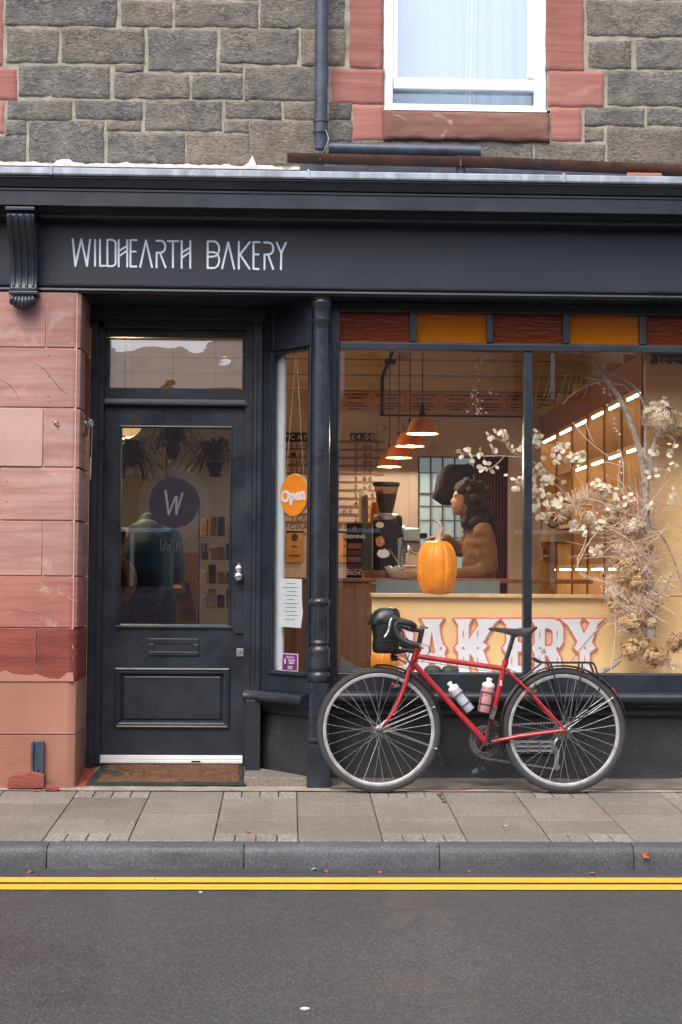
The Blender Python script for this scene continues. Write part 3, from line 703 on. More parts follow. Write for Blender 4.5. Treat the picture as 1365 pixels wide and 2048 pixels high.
# hole, nails, cracks
for px, py in ((99,711),(97,753),(97,793),(14,963),(14,1003)):
    p = W(px, py, YP-.001); MB().ball(p, .0035, .002, .0035, 6, 4).build('drill_hole', M['black'], pier)
p = W(113, 846, YP); MB().ball((p.x, p.y, p.z), .014, .012, .016, 9, 6).ball((p.x+.008, p.y-.006, p.z-.012), .007, .008, .01, 7, 5).build('old_fixing', M['brass'], pier, smooth=180)
for cr in ([(0,760),(18,768),(30,782),(38,797)], [(67,735),(73,729),(82,734),(95,745),(110,764),(125,783),(136,787)], [(96,803),(104,808)]):
    MB().tube([W(a, b, YP+.0005) for a, b in cr], .0016, 4).build('crack', M['black'], pier)
for cr in ([(95,1193),(106,1196),(112,1192)], [(40,1216),(60,1222),(72,1220),(84,1226)], [(135,1195),(146,1192),(148,1200)]):
    MB().tube([W(a, b, YP+.0008) for a, b in cr], .002, 4).build('scrape', M['patch'], pier)
# wooden block, hooks and hanging tag on the pier return
bp = W(166, 850, .05); x_ = pier_x1
hb = MB().obox((x_+.008, .09, bp.z), (0,1,0), (0,0,1), (1,0,0), .075, .055, .008).build('hook_board', M['wicker'], pier, bevel=.002)
for dy, dz in ((.03, .01), (.08, .005), (.12, -.002)):
    MB().tube([(x_+.016, dy, bp.z+dz), (x_+.04, dy-.01, bp.z+dz), (x_+.05, dy-.01, bp.z+dz+.01)], .005, 6).ball((x_+.05, dy-.01, bp.z+dz+.012), .009, n=8, m=6).ball((x_+.018, dy, bp.z+dz), .012, .014, .016, 8, 6).build('coat_hook', M['alu'], hb, smooth=180)
tg = thing('hanging_tag', 'small pink oval tag hanging on a string beside the shop door', 'tag', (x_+.045, .07, W(178, 960, .07).z))
MB().tube([(x_+.052, .07, bp.z+.006), (x_+.05, .07, W(180, 912, .07).z)], .0012, 5).build('string', M['straw'], tg)
a0 = W(178, 912, .07).z; a1_ = W(175, 963, .07).z; m0 = MB(); cz = (a0+a1_)/2
m0.loft([[(x_+.047+tt-.012*s2_, .07+.016*math.cos(q*PI/8), cz+s2_*(a0-a1_)/2+.02*math.sin(q*PI/8)) for q in range(16)] for tt, s2_ in ((-.003,0),(.003,0))])
m0.v = [(v[0]+.2*(cz-v[2])*-.3, .07+(v[1]-.07)*1.3, cz+(v[2]-cz)*3.4) for v in m0.v]; m0.build('tag_disc', M['patch'], tg)
# brown plaque on return
MB().box(pier_x1-.001, pier_x1+.004, .12, .34, Z_(168, 830, .2), Z_(168, 712, .2)).build('rough_patch', M['reddark'], pier)
# drain pipe stub + broken stones at the foot
a, b_, c, d = rect(64, 1482, 88, 1548, YP-.02)
st0 = thing('drain_pipe_stub', 'short rusted dark blue half pipe stub let into the foot of the pink pier', 'pipe', ((a+b_)/2, YP, 0))
mb = MB(); n = 8; vs = []
for zz in (c-.03, d):
    for k in range(n+1):
        q = PI*k/n; vs.append(((a+b_)/2-math.cos(q)*.034, YP+.004-.004-.02*abs(math.cos(q))-.004, zz))
mb.add(vs, [(k, k+1, n+2+k, n+1+k) for k in range(n)]); mb.build('half_pipe', M['pipe'], st0, smooth=180)
MB().box(a+.01, b_-.01, YP-.024, YP-.0, c-.03, d).box(a-.002, a+.012, YP-.04, YP, c-.03, d).box(b_-.012, b_+.002, YP-.04, YP, c-.03, d).build('pipe_flange', M['pipe'], st0, bevel=.003)
MB().ball(((a+b_)/2+.003, YP-.03, c+.02), .004, .006, .009, 6, 5).build('bolt_hole', M['black'], st0)
pc = [(15,1577),(16,1556),(35,1548),(50,1551),(58,1545),(70,1547),(88,1551),(88,1576)]
MB().prism([tuple(W(a, b, -.15)) for a, b in pc], (0, .07, .006)).build('broken_stone', M['reddark'], bevel=.008, label='broken slab of red stone leaning at the foot of the pink pier, larger piece', cat='stone')
pc = [(90,1581),(92,1573),(104,1574),(118,1577),(116,1582)]
MB().prism([tuple(W(a, b, -.19)) for a, b in pc], (0, .04, .006)).build('broken_stone', M['reddark'], bevel=.004, label='small flat chip of red stone on the paving right of the broken slab', cat='stone')
pc = [(62,1583),(70,1581),(80,1583),(76,1586)]
MB().prism([tuple(W(a, b, -.2)) for a, b in pc], (0, .02, .003)).build('broken_stone', M['reddark'], bevel=.002, label='thin sliver of red stone on the paving below the broken slab', cat='stone')

# ---- entrance recess
YD = .42
s_in = X_(497, 900, YD)
entr = MB(); x_l = pier_x1-.01; x_r = X_(613, 1500, .05)
entr.add([(x_l-.02,-.06,.003),(x_r,-.02,.003),(x_r, .06, .01),(X_(497,1500,.40), .46,.075),(x_l-.02,.46,.075)], [(0,1,2,3,4)])
entr.build('entrance_floor', M['cement'], kind='structure')
MB().add([(x_l-.02,-.05,.007),(x_l+.075,-.05,.007),(x_l+.075,.40,.071),(x_l-.02,.40,.071)], [(0,1,2,3)]).build('red_painted_edge', M['redpaintfloor'], B)
# soffit of recess
MB().box(pier_x1-.06, X_(640,600,.1), .0, .6, zarch-.003, zarch+.04).build('recess_soffit', M['paint'], B)
# door frame: left post, head, right post
df = MB()
zdt = Z_(345, 655, .40)
df.pbox(177, 640, 192, 1548, .33, .5).pbox(186, 640, 205, 1530, .37, .5)
df.v = [(v[0], v[1], min(v[2], zarch-.004)) for v in df.v]
frame = df.build('door_frame', M['paint'], B, bevel=.004)
xa = X_(176, 640, .33); xb = X_(525, 640, .33)
m0 = MB().box(xa, xb+.02, .34, .5, Z_(345, 640, .36), zarch-.004).box(xa+.01, xb, .37, .5, Z_(345, 657, .37), Z_(345, 640, .37)); m0.build('frame_head', M['paint'], frame, bevel=.004)
m0 = MB().pbox(489, 640, 505, 1550, .385, .5).pbox(505, 630, 521, 1556, .345, .5).pbox(509, 700, 513, 1370, .337, .35)
m0.v = [(v[0], v[1], min(v[2], zarch-.004)) for v in m0.v]; m0.build('frame_post', M['paint'], frame, bevel=.004)
# transom light
m0 = MB(); 
for r_ in ((203,657,497,675),(203,776,497,806),(203,675,220,776),(485,675,497,776)): m0.pbox(*r_, YD-.01, YD+.04)
tl = m0.build('transom_window', M['paint'], B, bevel=.004)
m0 = MB()
x0, x1, z0, z1 = rect(203, 797, 497, 812, YD-.04)
m0.extr([(YD+.03, z0), (YD-.03, z0), (YD-.045, z0+.006), (YD-.045, z0+.018), (YD-.03, z0+.022), (YD-.02, z1), (YD+.03, z1)], x0, x1); m0.build('transom_bar', M['paint'], tl, bevel=.002)
x0, x1, z0, z1 = rect(218, 673, 487, 778, YD+.012)
vs = []; nx, nz = 40, 16
for j in range(nz+1):
    for i in range(nx+1):
        x = x0+(x1-x0)*i/nx; z = z0+(z1-z0)*j/nz
        vs.append((x, YD+.012+(z-z0)*.074+.0008*noise.noise((x*9, z*5, 0)), z))
MB().add(vs, [(j*(nx+1)+i, j*(nx+1)+i+1, (j+1)*(nx+1)+i+1, (j+1)*(nx+1)+i) for j in range(nz) for i in range(nx)]).build('pane', M['transomglass'], tl, smooth=180)
# ---- the door
dr = MB(); xD0, xD1 = X_(199, 1165, YD), X_(493, 1165, YD)
zD0, zD1 = Z_(345, 1517, YD), Z_(345, 811, YD)
gx0, gx1, gz0, gz1 = rect(240, 854, 461, 1251, YD)
px0_, px1_, pz0, pz1 = rect(236, 1342, 453, 1450, YD)
dr.box(xD0, gx0, YD, YD+.045, zD0, zD1).box(gx1, xD1, YD, YD+.045, zD0, zD1).box(gx0, gx1, YD, YD+.045, gz1, zD1)
dr.box(gx0, gx1, YD, YD+.045, pz1, gz0).box(gx0, gx1, YD, YD+.045, zD0, pz0).box(gx0, px0_, YD, YD+.045, pz0, pz1).box(px1_, gx1, YD, YD+.045, pz0, pz1)
dr.box(px0_, px1_, YD+.015, YD+.03, pz0, pz1)
door = dr.build('door', M['paint'], B, bevel=.0015)
def frame_mould(x0, x1, z0, z1, Yf, prof, nm, par, mat):
    # prof: list of (inset, yoff)
    rings = []
    for i, y in prof: rings.append([(x0+i, Yf+y, z0+i), (x1-i, Yf+y, z0+i), (x1-i, Yf+y, z1-i), (x0+i, Yf+y, z1-i)])
    mb = MB(); n = len(rings); vs = [p for r in rings for p in r]
    mb.add(vs, [(r*4+k, r*4+(k+1) % 4, (r+1)*4+(k+1) % 4, (r+1)*4+k) for r in range(n-1) for k in range(4)])
    return mb.build(nm, mat, par)
frame_mould(px0_-.02, px1_+.02, pz0-.02, pz1+.02, YD, [(0,.001),(.002,-.014),(.010,-.018),(.018,-.012),(.024,-.012),(.026,-.016),(.034,-.013),(.042,.004),(.046,.004),(.05,.0149)], 'panel_moulding', door, M['paint'])
MB().box(px0_+.03, px1_-.03, YD+.004, YD+.02, pz0+.03, pz1-.03).build('door_panel', M['paint'], door, bevel=.008)
frame_mould(gx0-.008, gx1+.008, gz0-.008, gz1+.008, YD, [(0,.001),(.001,-.006),(.008,-.008),(.014,.004),(.016,.02)], 'glazing_bead', door, M['paint'])
MB().box(gx0-.02, gx1+.02, YD-.014, YD-.0085, gz0-.016, gz0-.002).build('bottom_bead', M['paint'], door, bevel=.002)
pane = MB().box(gx0, gx1, YD+.018, YD+.022, gz0, gz1).build('pane', M['doorglass'], door)
m0 = MB(); lx0, lx1, lz0, lz1 = rect(297, 1277, 398, 1311, YD)
sx0, sx1, sz0, sz1 = rect(309, 1288, 385, 1303, YD)
for b4 in ((lx0,lx1,lz0,sz0),(lx0,lx1,sz1,lz1),(lx0,sx0,sz0,sz1),(sx1,lx1,sz0,sz1)): m0.box(b4[0], b4[1], YD-.010, YD-.001, b4[2], b4[3])
lb = m0.build('letter_plate', M['paint'], door, bevel=.003)
MB().box(sx0+.002, sx1-.002, YD-.005, YD-.001, sz0+.001, sz1-.003).build('letter_flap', M['paint2'], lb, bevel=.001)
kp = W(478, 1153, YD)
kn = MB().lathe([(.012,0),(.012,-.02),(.02,-.03),(.028,-.042),(.027,-.056),(.018,-.064),(.004,-.066)], (kp.x, YD-.001, kp.z), 'Y', 20).build('door_knob', M['chrome'], door, smooth=50)
MB().lathe([(.020,0),(.020,-.004),(.017,-.006)], (kp.x, YD-.001, W(478,1138,YD).z), 'Y', 20).lathe([(.011,0),(.011,-.004)], (kp.x, YD-.001, W(478,1129,YD).z), 'Y', 16).build('knob_plate', M['chrome'], kn, smooth=50)
MB().pbox(471, 1171, 493, 1267, YD-.016, YD-.001).build('lock_case', M['paint'], door, bevel=.003)
lk = MB().pbox(473, 1297, 488, 1313, YD-.004, YD-.001).build('lock_plate', M['alu'], door, bevel=.001)
q = W(481, 1304, YD-.0045); MB().lathe([(.004,0),(.004,-.001)], (q.x, q.y, q.z), 'Y', 10).box(q.x-.002, q.x+.002, q.y-.001, q.y, q.z-.012, q.z).build('keyhole', M['black'], lk)
m0 = MB(); a, b_, c, d = rect(194, 1511, 488, 1525, YD-.02)
m0.box(a, b_, YD-.014, YD+.05, c+.018, d).box(a, b_, YD-.03, YD+.05, c-.004, c+.016); m0.build('threshold', M['threshold'], door, bevel=.003)
MB().box(X_(383,1520,YD-.03), X_(401,1520,YD-.03), YD-.033, YD-.030, c+.004, c+.012).build('threshold_slot', M['black'], door)
# decal on the glass
dc = W(349, 1006, YD+.015); R_ = .152
ring = lambda R, jit: [(dc.x+R*math.cos(2*PI*k/56)*(1+jit*noise.noise((math.cos(2*PI*k/56)*2, math.sin(2*PI*k/56)*2, 5))), dc.z+R*math.sin(2*PI*k/56)*(1+jit*noise.noise((math.cos(2*PI*k/56)*2, math.sin(2*PI*k/56)*2, 5)))) for k in range(56)]
MB().plate([ring(.150, .09)], lambda p, Y: (p[0], Y, p[1]), YD+.0142, YD+.0150).build('round_logo_decal', M['decal'], pane)
MB().plate([ring(.215, .01)], lambda p, Y: (p[0], Y, p[1]), YD+.0160, YD+.0168).build('pale_round_decal', M['decalpale'], pane)
mb = MB()
for k, st0_ in enumerate(([(330,980),(338,1030)], [(338,1030),(352,992)], [(352,992),(353,1030)], [(353,1030),(366,985)])):
    a = W(*st0_[0], YD+.0135); b = W(*st0_[1], YD+.0135); t = (b-a); n_ = Vector((-t.z, 0, t.x)).normalized(); y = YD+.0133-.0003*k
    mb.prism([(p.x, y, p.z) for p in (a-n_*.004, a+n_*.012*(1 if k % 2 == 0 else .5), b+n_*.006, b-n_*.006)], (0, .0002, 0))
mb.build('brush_letter', M['decalw'], pane)
mb = MB()
for L_ in NAME[5:16]:
    for q, s_ in enumerate(L_):
        P = [W(322+(LP(p)[0]-262)*.31+0, 1078+(LP(p)[1]-478)*.42, YD+.0155) for p in s_]
        m0 = MB(); m0.tube(P, .0026, 5); m0.v = [(v[0], P[0].y+(v[1]-P[0].y)*.1-.0002*q, v[2]) for v in m0.v]; mb.add(m0.v, m0.f)
mb.build('glass_lettering', M['darktext'], pane, kind='stuff')
# ---- canted side window
PA = Vector((X_(521, 1000, .36), .37, 0)); PB = Vector((X_(620, 1000, .03), .03, 0))
tdir = (PB-PA).normalized(); ndir = Vector((tdir.y, -tdir.x, 0)); Lc = (PB-PA).length
def cp_(s, z, o=0): p = PA+tdir*s+ndir*o; return Vector((p.x, p.y, z))
def cbox(mb, s0, s1, z0, z1, o0, o1):
    P = [cp_(s, z, o) for z in (z0, z1) for s, o in ((s0,o0),(s1,o0),(s1,o1),(s0,o1))]
    return mb.add(P, [(0,3,2,1),(4,5,6,7),(0,1,5,4),(1,2,6,5),(2,3,7,6),(3,0,4,7)])
def s_of(px, py, o=0):   # parameter on canted plane for a pixel
    d = RC @ Vector(((px-682.5)/F, (1024-py)/F, -1))
    # CAM + t d on plane (p-PA).ndir = 0
    t = ((PA.x-CAM.x)*ndir.x+(PA.y-CAM.y)*ndir.y+o)/(d.x*ndir.x+d.y*ndir.y)
    p = CAM+d*t; return (p-Vector((PA.x, PA.y, p.z))).dot(tdir), p.z
sg0, _ = s_of(545, 1000); sg1, _ = s_of(614, 1000)
_, zs0 = s_of(580, 1343); _, zs1 = s_of(580, 705); _, zsl = s_of(560, 1383)
m0 = MB()
cbox(m0, 0, sg0, zsl, zarch-.004, .0, -.02); cbox(m0, sg1, Lc, zsl, zarch-.004, 0, -.02)
cbox(m0, sg0, sg1, zsl, zs0, 0, -.05); cbox(m0, sg0, sg1, zs1, zarch-.004, 0, -.05)
cbox(m0, 0, .022, zsl, zarch-.005, .014, .001); cbox(m0, sg0-.022, sg0-.008, zs0-.02, zs1+.02, .010, .001); cbox(m0, sg0-.008, sg1+.008, zs0-.02, zs0-.006, .014, .001)
cbox(m0, sg0-.03, sg1+.02, zs1+.02, zs1+.035, .016, .001)
sw = m0.build('side_window', M['paint'], B, bevel=.003)
m0 = MB(); cbox(m0, sg0, sg1, zs0, zs1, -.010, -.014); m0.build('pane', M['glass'], sw)
sw_e, _ = s_of(567, 1000, -.05)
sw_b, _ = s_of(538, 1000, -.05)
m0 = MB(); cbox(m0, sw_b, sw_e, zs0-.02, zs1+.02, -.050, -.065); m0.build('white_inner_board', M['whitewood'], sw)
# ---- column
cx, cy = X_(641.5, 1000, 0), 0.0
zc = lambda py: Z_(641, py, -.05)
P_ = [(.052, zc(1366)), (.060, zc(1362)), (.063, zc(1354)), (.060, zc(1348)), (.053, zc(1345)), (.053, zc(1342)), (.060, zc(1339)), (.062, zc(1335)), (.0595, zc(1320)), (.058, zc(1308)), (.062, zc(1304)), (.058, zc(1297)), (.048, zc(1293)), (.050, zc(1289)), (.056, zc(1286)), (.052, zc(1282)), (.050, zc(1280))]
col = MB().lathe(P_, (cx, cy, 0), n=28)
col.lathe([(.054, zc(1280)), (.052, zc(1210))], (cx, cy, 0), n=36, flute=.07)
col.lathe([(.050, zc(1212)), (.060, zc(1208)), (.062, zc(1204)), (.058, zc(1200)), (.050, zc(1197)), (.0515, zc(1100)), (.052, zc(900)), (.0505, zc(660)), (.050, zc(644)), (.056, zc(641)), (.057, zc(637)), (.050, zc(634)), (.050, zc(628)), (.054, zc(615)), (.062, zc(606)), (.064, zc(602)), (.060, zc(599)), (.066, zc(594)), (.070, zc(588)), (.070, zc(583)), (.062, zc(580))], (cx, cy, 0), n=28)
def oct_(h, c=.3): k = h*(1-c); return [(k,-h),(h,-k),(h,k),(k,h),(-k,h),(-h,k),(-h,-k),(-k,-h)]
def octp(mb, levels):
    mb.loft([[(cx+x, cy+y, z) for x, y in oct_(h, c)] for h, z, c in levels])
octp(col, [(.050, zc(1372), .5), (.058, zc(1366), .35), (.058, zc(1374), .3), (.058, zc(1476), .3), (.066, zc(1479), .15), (.066, zc(1484), .15), (.060, zc(1486), .15), (.060, zc(1491), .15), (.068, zc(1494), .1), (.068, -.012, .1)][1:])
column = col.build('cast_iron_column', M['iron'], B, smooth=38)
# ---- main shop window
YG = .13
post_x0 = X_(661, 1000, YG-.03)
zt0 = Z_(1020, 603, YG-.03)
fr = MB()
gb = Z_(1020, 1347, YG); gt = Z_(1020, 704, YG); tb0 = Z_(1020, 702.5, YG-.03); tb1 = Z_(1020, 689, YG-.03); sg_b = Z_(1020, 687, YG); sg_t = Z_(1020, 629, YG)
fr.box(cx+.03, X_(678, 1000, YG-.03), YG-.03, YG+.04, gb-.1, zarch-.003)                          # left post
fr.box(X_(678,1000,YG-.03)-.018, X_(678,1000,YG-.03)-.008, YG-.042, YG-.029, gb, tb1)
fr.box(X_(678, 1000, YG-.03), XR, YG-.03, YG+.04, gb-.11, gb)                                        # bottom rail
fr.box(X_(678, 1000, YG-.03), XR, YG-.045, YG+.04, tb0, tb1+.0)                                      # transom
fr.box(X_(678, 1000, YG-.03), XR, YG-.02, YG+.04, tb1, sg_b)
fr.box(X_(678, 1000, YG-.03), XR, YG-.03, YG+.04, sg_t, zarch-.003)                                  # head
sh = fr.build('shop_window', M['paint'], B, bevel=.004)
m0 = MB().pbox(1048, 703, 1065, 1348, YG-.035, YG+.04); m0.v = [(v[0], v[1], gb if v[2] < 1.5 else tb0) for v in m0.v]
m0.build('mullion', M['paint'], sh, bevel=.006)
mp_ = [820.5+153.2*k for k in range(0, 6)]
for k in range(6):
    m0 = MB().pbox(mp_[k], 625, mp_[k]+13, 690, YG-.026, YG+.04); m0.v = [(v[0], v[1], sg_b if v[2] < (sg_b+sg_t)/2 else sg_t) for v in m0.v]
    m0.build('muntin', M['paint'], sh, bevel=.004)
    xa = X_(680 if k == 0 else mp_[k-1]+13, 650, YG); xb = X_(mp_[k], 650, YG)
    MB().box(xa-.01, xb+.01, YG+.008, YG+.012, sg_b-.005, sg_t+.005).build('stained_pane', M['redglass'] if k % 2 == 0 else M['amber'], sh)
xm0, xm1 = X_(1050, 1000, YG), X_(1063, 1000, YG)
MB().box(X_(676, 1000, YG), xm0, YG+.006, YG+.011, gb-.005, tb0+.005).build('pane', M['glass'], sh)
MB().box(xm1, XR, YG+.006, YG+.011, gb-.005, tb0+.005).build('pane', M['glass'], sh)
# putty edges
MB().box(X_(678,1000,YG), xm0, YG-.001, YG+.006, gb, gb+.006).box(xm1+.004, XR, YG-.001, YG+.006, gb, gb+.006).build('putty', M['pipe'], sh)
# ---- sill + stall riser (right of column)
zsi = Z_(1020, 1384, .02)
prof = [(.16,0),(.14,.0),(.11,-.002),(.085,-.010),(.07,-.025),(.068,-.045),(.078,-.062),(.10,-.075),(.115,-.082),(.115,-.09),(.13,-.096),(.15,-.108),(.165,-.125),(.168,-.14),(.18,-.142),(.18,-.15),(.24,-.15),(.24,.02),(.16,.02)]
MB().extr([(y, zsi+z) for y, z in prof], cx+.05, XR).build('window_sill', M['paint'], B, smooth=40)
mb = MB(); vs = []; nx, nz = 150, 18; x0_, x1_ = cx+.05, XR; zr = zsi-.145
for j in range(nz+1):
    for i in range(nx+1):
        x = x0_+(x1_-x0_)*i/nx; z = -.02+(zr+.02)*j/nz
        vs.append((x, .205-.02*(1-j/nz)**3+.004*noise.noise((x*6, z*9, 0)), z))
mb.add(vs, [(j*(nx+1)+i, j*(nx+1)+i+1, (j+1)*(nx+1)+i+1, (j+1)*(nx+1)+i) for j in range(nz) for i in range(nx)])
mb.add([(x0_,.2,-.02),(x1_,.2,-.02),(x1_,.4,-.02),(x0_,.4,-.02),(x0_,.4,zr),(x1_,.4,zr)], [(0,1,2,3),(3,2,5,4)])
riser = mb.build('stall_riser', M['riser'], B, smooth=180)
a, b_, c, d = rect(1024, 1481, 1107, 1507, .19)
vg = MB().box(a, b_, .183, .20, c, d).build('vent_grille', M['alu'], riser, bevel=.002)
for r_ in range(3):
    for q in range(3):
        xx = a+.022+(b_-a-.03)*(q+.5)/3; zz = c+(d-c)*(r_+.5)/3
        MB().box(xx-.028, xx+.028, .1795, .1828, zz-.003, zz+.004).build('louvre', M['chrome'], vg, bevel=.001)
        MB().box(xx-.028, xx+.028, .1815, .1828, zz-.009, zz-.0035).build('vent_slot', M['black'], vg)
# canted sill + base
m0 = MB(); prc = [(-.02,.02),(-.02,0),(.03,-.004),(.052,-.012),(.064,-.03),(.062,-.05),(.048,-.064),(.03,-.072),(.02,-.084),(.0,-.10),(-.012,-.118),(-.02,-.13),(-.03,-.132),(-.06,-.132),(-.06,.02)]
pth = [(PA.x-.075, PA.y+.02), (PA.x+.0, PA.y+.0), (PB.x, PB.y)]
m0.sweep(pth, [(o, zsl+z) for o, z in prc]); m0.build('side_sill', M['paint'], B, smooth=40)
m0 = MB(); cbox(m0, -.04, Lc+.03, .03, zsl-.13, -.045, -.09); m0.build('side_panel', M['riser'], B)
m0 = MB().pbox(491, 1400, 521, 1557, .31, .45); m0.build('frame_foot', M['paint'], B, bevel=.003)
a_ = cp_(0, 0, .0); m0 = MB(); P4 = [(X_(489,1560,.0), -.01), (cx-.06, -.03), (cx-.06, .06), (PA.x+.01, .45), (PA.x-.08, .42)]
m0.prism([(x, y, .004) for x, y in P4], (0, 0, .05)); m0.build('stone_plinth', M['slab'], B, bevel=.006)
# ---- downpipe, gutter, loose pipe
pxx = X_(643, 120, -.06); r = .037
dp = MB().tube([(pxx, -.06, 6.5), (pxx, -.06, Z_(643, 252, -.06))], r, 20).build('downpipe', M['pipe'], B, smooth=60)
zz = Z_(643, 250, -.06)
MB().lathe([(r*1.02, .03),(r*1.22, .026),(r*1.22, .014),(r*1.08, .010),(r*1.1, -.03),(r*1.22,-.034),(r*1.22,-.048),(r*1.05,-.054),(r*.95,-.09),(r*.85,-.14)], (pxx, -.06, zz), n=20).build('pipe_collar', M['pipe'], dp, smooth=40)
MB().tube([(pxx+.03, -.1, zz-.04), (pxx+.045, -.13, zz-.1), (pxx+.02, -.15, zz-.17), (pxx-.005, -.17, zz-.2)], .002, 5).build('wire', M['alu'], dp)
gy = -.14
A_ = W(575, 318, gy); B_ = W(920, 326, gy); D_ = W(1420, 345, gy)
def gutter(P, Q, rr, name):
    mb = MB(); m = 12; vs = []
    for E in (P, Q):
        for k in range(m+1):
            a = PI*k/m; vs.append((E.x, gy-rr*math.cos(a), E.z+.012-rr*.95*math.sin(a)))
        for k in range(m, -1, -1):
            a = PI*k/m; vs.append((E.x, gy-(rr-.005)*math.cos(a), E.z+.012-(rr-.005)*.95*math.sin(a)))
    n = 2*m+2; mb.add(vs, [(k, (k+1) % n, (k+1) % n+n, k+n) for k in range(n)]); mb.f += [(k, k+1, n-2-k, n-1-k) for k in range(m)]+[(n+n-1-k, n+n-2-k, n+k+1, n+k) for k in range(m)]
    return mb.build(name, M['rust'], B, smooth=40)
g1 = gutter(A_+Vector((0,0,.012)), B_+Vector((0,0,.012)), .050, 'gutter'); g2 = gutter(B_+Vector((-.02,0,.018)), D_+Vector((0,0,.012)), .054, 'gutter')
x_ = W(640, 320, gy).x
MB().lathe([(.006,0),(.006,.012)], (x_, gy-.045, W(640,322,gy).z), 'Y', 8).box(B_.x-.006, B_.x+.006, gy-.05, gy-.04, B_.z-.03, B_.z+.01).build('gutter_bolt', M['rust'], g1)
lp = thing('loose_pipe', 'length of blue grey pipe lying along the wall above the rusty gutter', 'pipe', tuple(W(810, 305, -.02)))
MB().tube([W(658, 296, -.02), W(961, 303, -.02)], .036, 18, cap=True).build('pipe', M['pipe'], lp, smooth=60)
MB().tube([W(918, 316, gy+.02), W(924, 350, gy+.02)], .026, 14).build('gutter_outlet', M['pipe'], B, smooth=60)
m0 = MB().box(W(600,340,.0).x, XR, .0, .012, zt+.02, Z_(1000, 338, 0)); m0.build('dark_flashing', M['pipe'], B)
p = W(1284, 352, -.12)
MB().box(p.x-.10, p.x+.10, -.2, -.10, zt+.028, Z_(1284, 345, -.2)).build('loose_brick', M['redsmooth'], bevel=.006, label='loose pinkish brick lying on the lead flashing under the gutter', cat='brick')
mb = MB()
for _ in range(60):
    q = W(random.uniform(662, 800), 290+random.uniform(-5, 2), .0); mb.ball(q, random.uniform(.004,.010), n=6, m=4)
mb.build('moss_clump', M['moss'], B, kind='stuff')
# fascia lower scratches / nails
for px, py in ((635,524),(652,528),(590,505),(548,570),(310,566),(183,372),(353,374),(515,377),(895,511)):
    q = W(px, py, YF if py > 430 else YC+.03); MB().ball((q.x, q.y, q.z), .0035, .004, .003, 6, 4).build('nail_head', M['iron'], fas)
# body of the building behind the upper wall, roof line
MB().box(-3.2, 4.2, .45, 6.6, 3.55, 3.75).build('upper_floor_slab', M['mortar'], B)

# ================================================================== OPPOSITE SIDE (seen only reflected)
OB = thing('opposite_building', 'dark stone terrace across the street seen reflected in the shop glass', 'building', (0,-13.4,0))
MB().box(-16, 18, -17, -13.4, -.1, 5.9).build('wall', M['patch'], OB)
MB().extr([(-13.2,5.9),(-17.4,5.9),(-15.3,7.2)], -16, 18).build('roof', M['slate'], OB)
for k in range(-5, 6):
    for z in (1.0, 3.7):
        f = MB().box(k*3+.2, k*3+1.3, -13.42, -13.36, z, z+1.6).build('window', M['black'], OB)
        MB().box(k*3+.2, k*3+1.3, -13.35, -13.32, z+.78, z+.84).box(k*3+.72, k*3+.78, -13.35, -13.32, z, z+.77).build('glazing_bar', M['upvc'], f)

# ================================================================== CAFE INTERIOR
YB = 5.2
XI0, XI1 = -1.55, 2.62
ZI = 3.35
MB().box(XI0, XI1, YB, YB+.1, -.1, ZI).build('cafe_back_wall', M['wall'], kind='structure')
cbw = bpy.data.objects['cafe_back_wall']
MB().box(XI0-.1, XI0, .42, YB+.1, -.1, ZI).build('cafe_left_wall', M['wall'], kind='structure')
MB().box(XI1, XI1+.1, .25, YB+.1, -.1, ZI).build('cafe_right_wall', M['wall'], kind='structure')
MB().box(XI0, XI1+.1, .46, YB+.1, ZI, ZI+.08).box(cx, XI1+.1, .17, .46, zarch+.03, zarch+.08).build('cafe_ceiling', M['ceil'], kind='structure')
MB().box(XI0, XI1+.1, .46, YB+.1, .02, .085).build('cafe_floor', M['floor'], kind='structure')
MB().box(XI0-.1, XI1+.1, .46, .5, zarch-.0, ZI).build('cafe_front_beam', M['wall'], kind='structure')
zz = Z_(870, 783, YB)
k = 0; z = zz
while z < ZI-.02:
    MB().box(XI0, XI1, YB-.02, YB-.001, z+.003, min(z+.135, ZI-.003)).build('wall_board', M['wallboard'], cbw, bevel=.003); z += .14
# plaques
for k in range(9):
    xa = X_(610+k*67.5, 800, YB-.03); xb = X_(610+k*67.5+66.5, 800, YB-.03)
    if k == 7: xa = X_(1070, 800, YB-.03); xb = X_(1105, 800, YB-.03)
    if k == 8: xa = X_(1106, 800, YB-.03); xb = X_(1146, 800, YB-.03)
    if k == 6: xb = X_(1043, 800, YB-.03)
    z0, z1 = Z_(870, 823, YB-.03), Z_(870, 784, YB-.03)
    t = MB().box(xa, xb, YB-.035, YB-.022, z0, z1).build('certificate', M['cert'] if k < 7 else M['certpale'], label='award certificate %s' % ['leftmost behind the column','directly right of the iron column','second right of the column, behind the bent conduit','third right of the column, left of the nearest lamp cord','behind the cord of the nearest pendant lamp','between the nearest pendant lamp and the hanging berries','behind the hanging berries, left of the mullion','first pale one right of the mullion','last pale one beside the shelves'][k], cat='certificate', group='award certificates on the back wall')
    m0 = MB(); xc = (xa+xb)/2; hw = (xb-xa)/2; off = t.location
    for q, (fz, fw) in enumerate(((.80,.8),(.62,.45),(.36,.55),(.22,.75),(.08,.35))):
        m0.box(xc-hw*fw, xc+hw*fw, YB-.0365, YB-.0352, z0+(z1-z0)*fz, z0+(z1-z0)*(fz+.06))
    m0.v = [(v[0]-off[0], v[1]-off[1], v[2]-off[2]) for v in m0.v]; m0.build('print', M['darktext'], t, local=True)
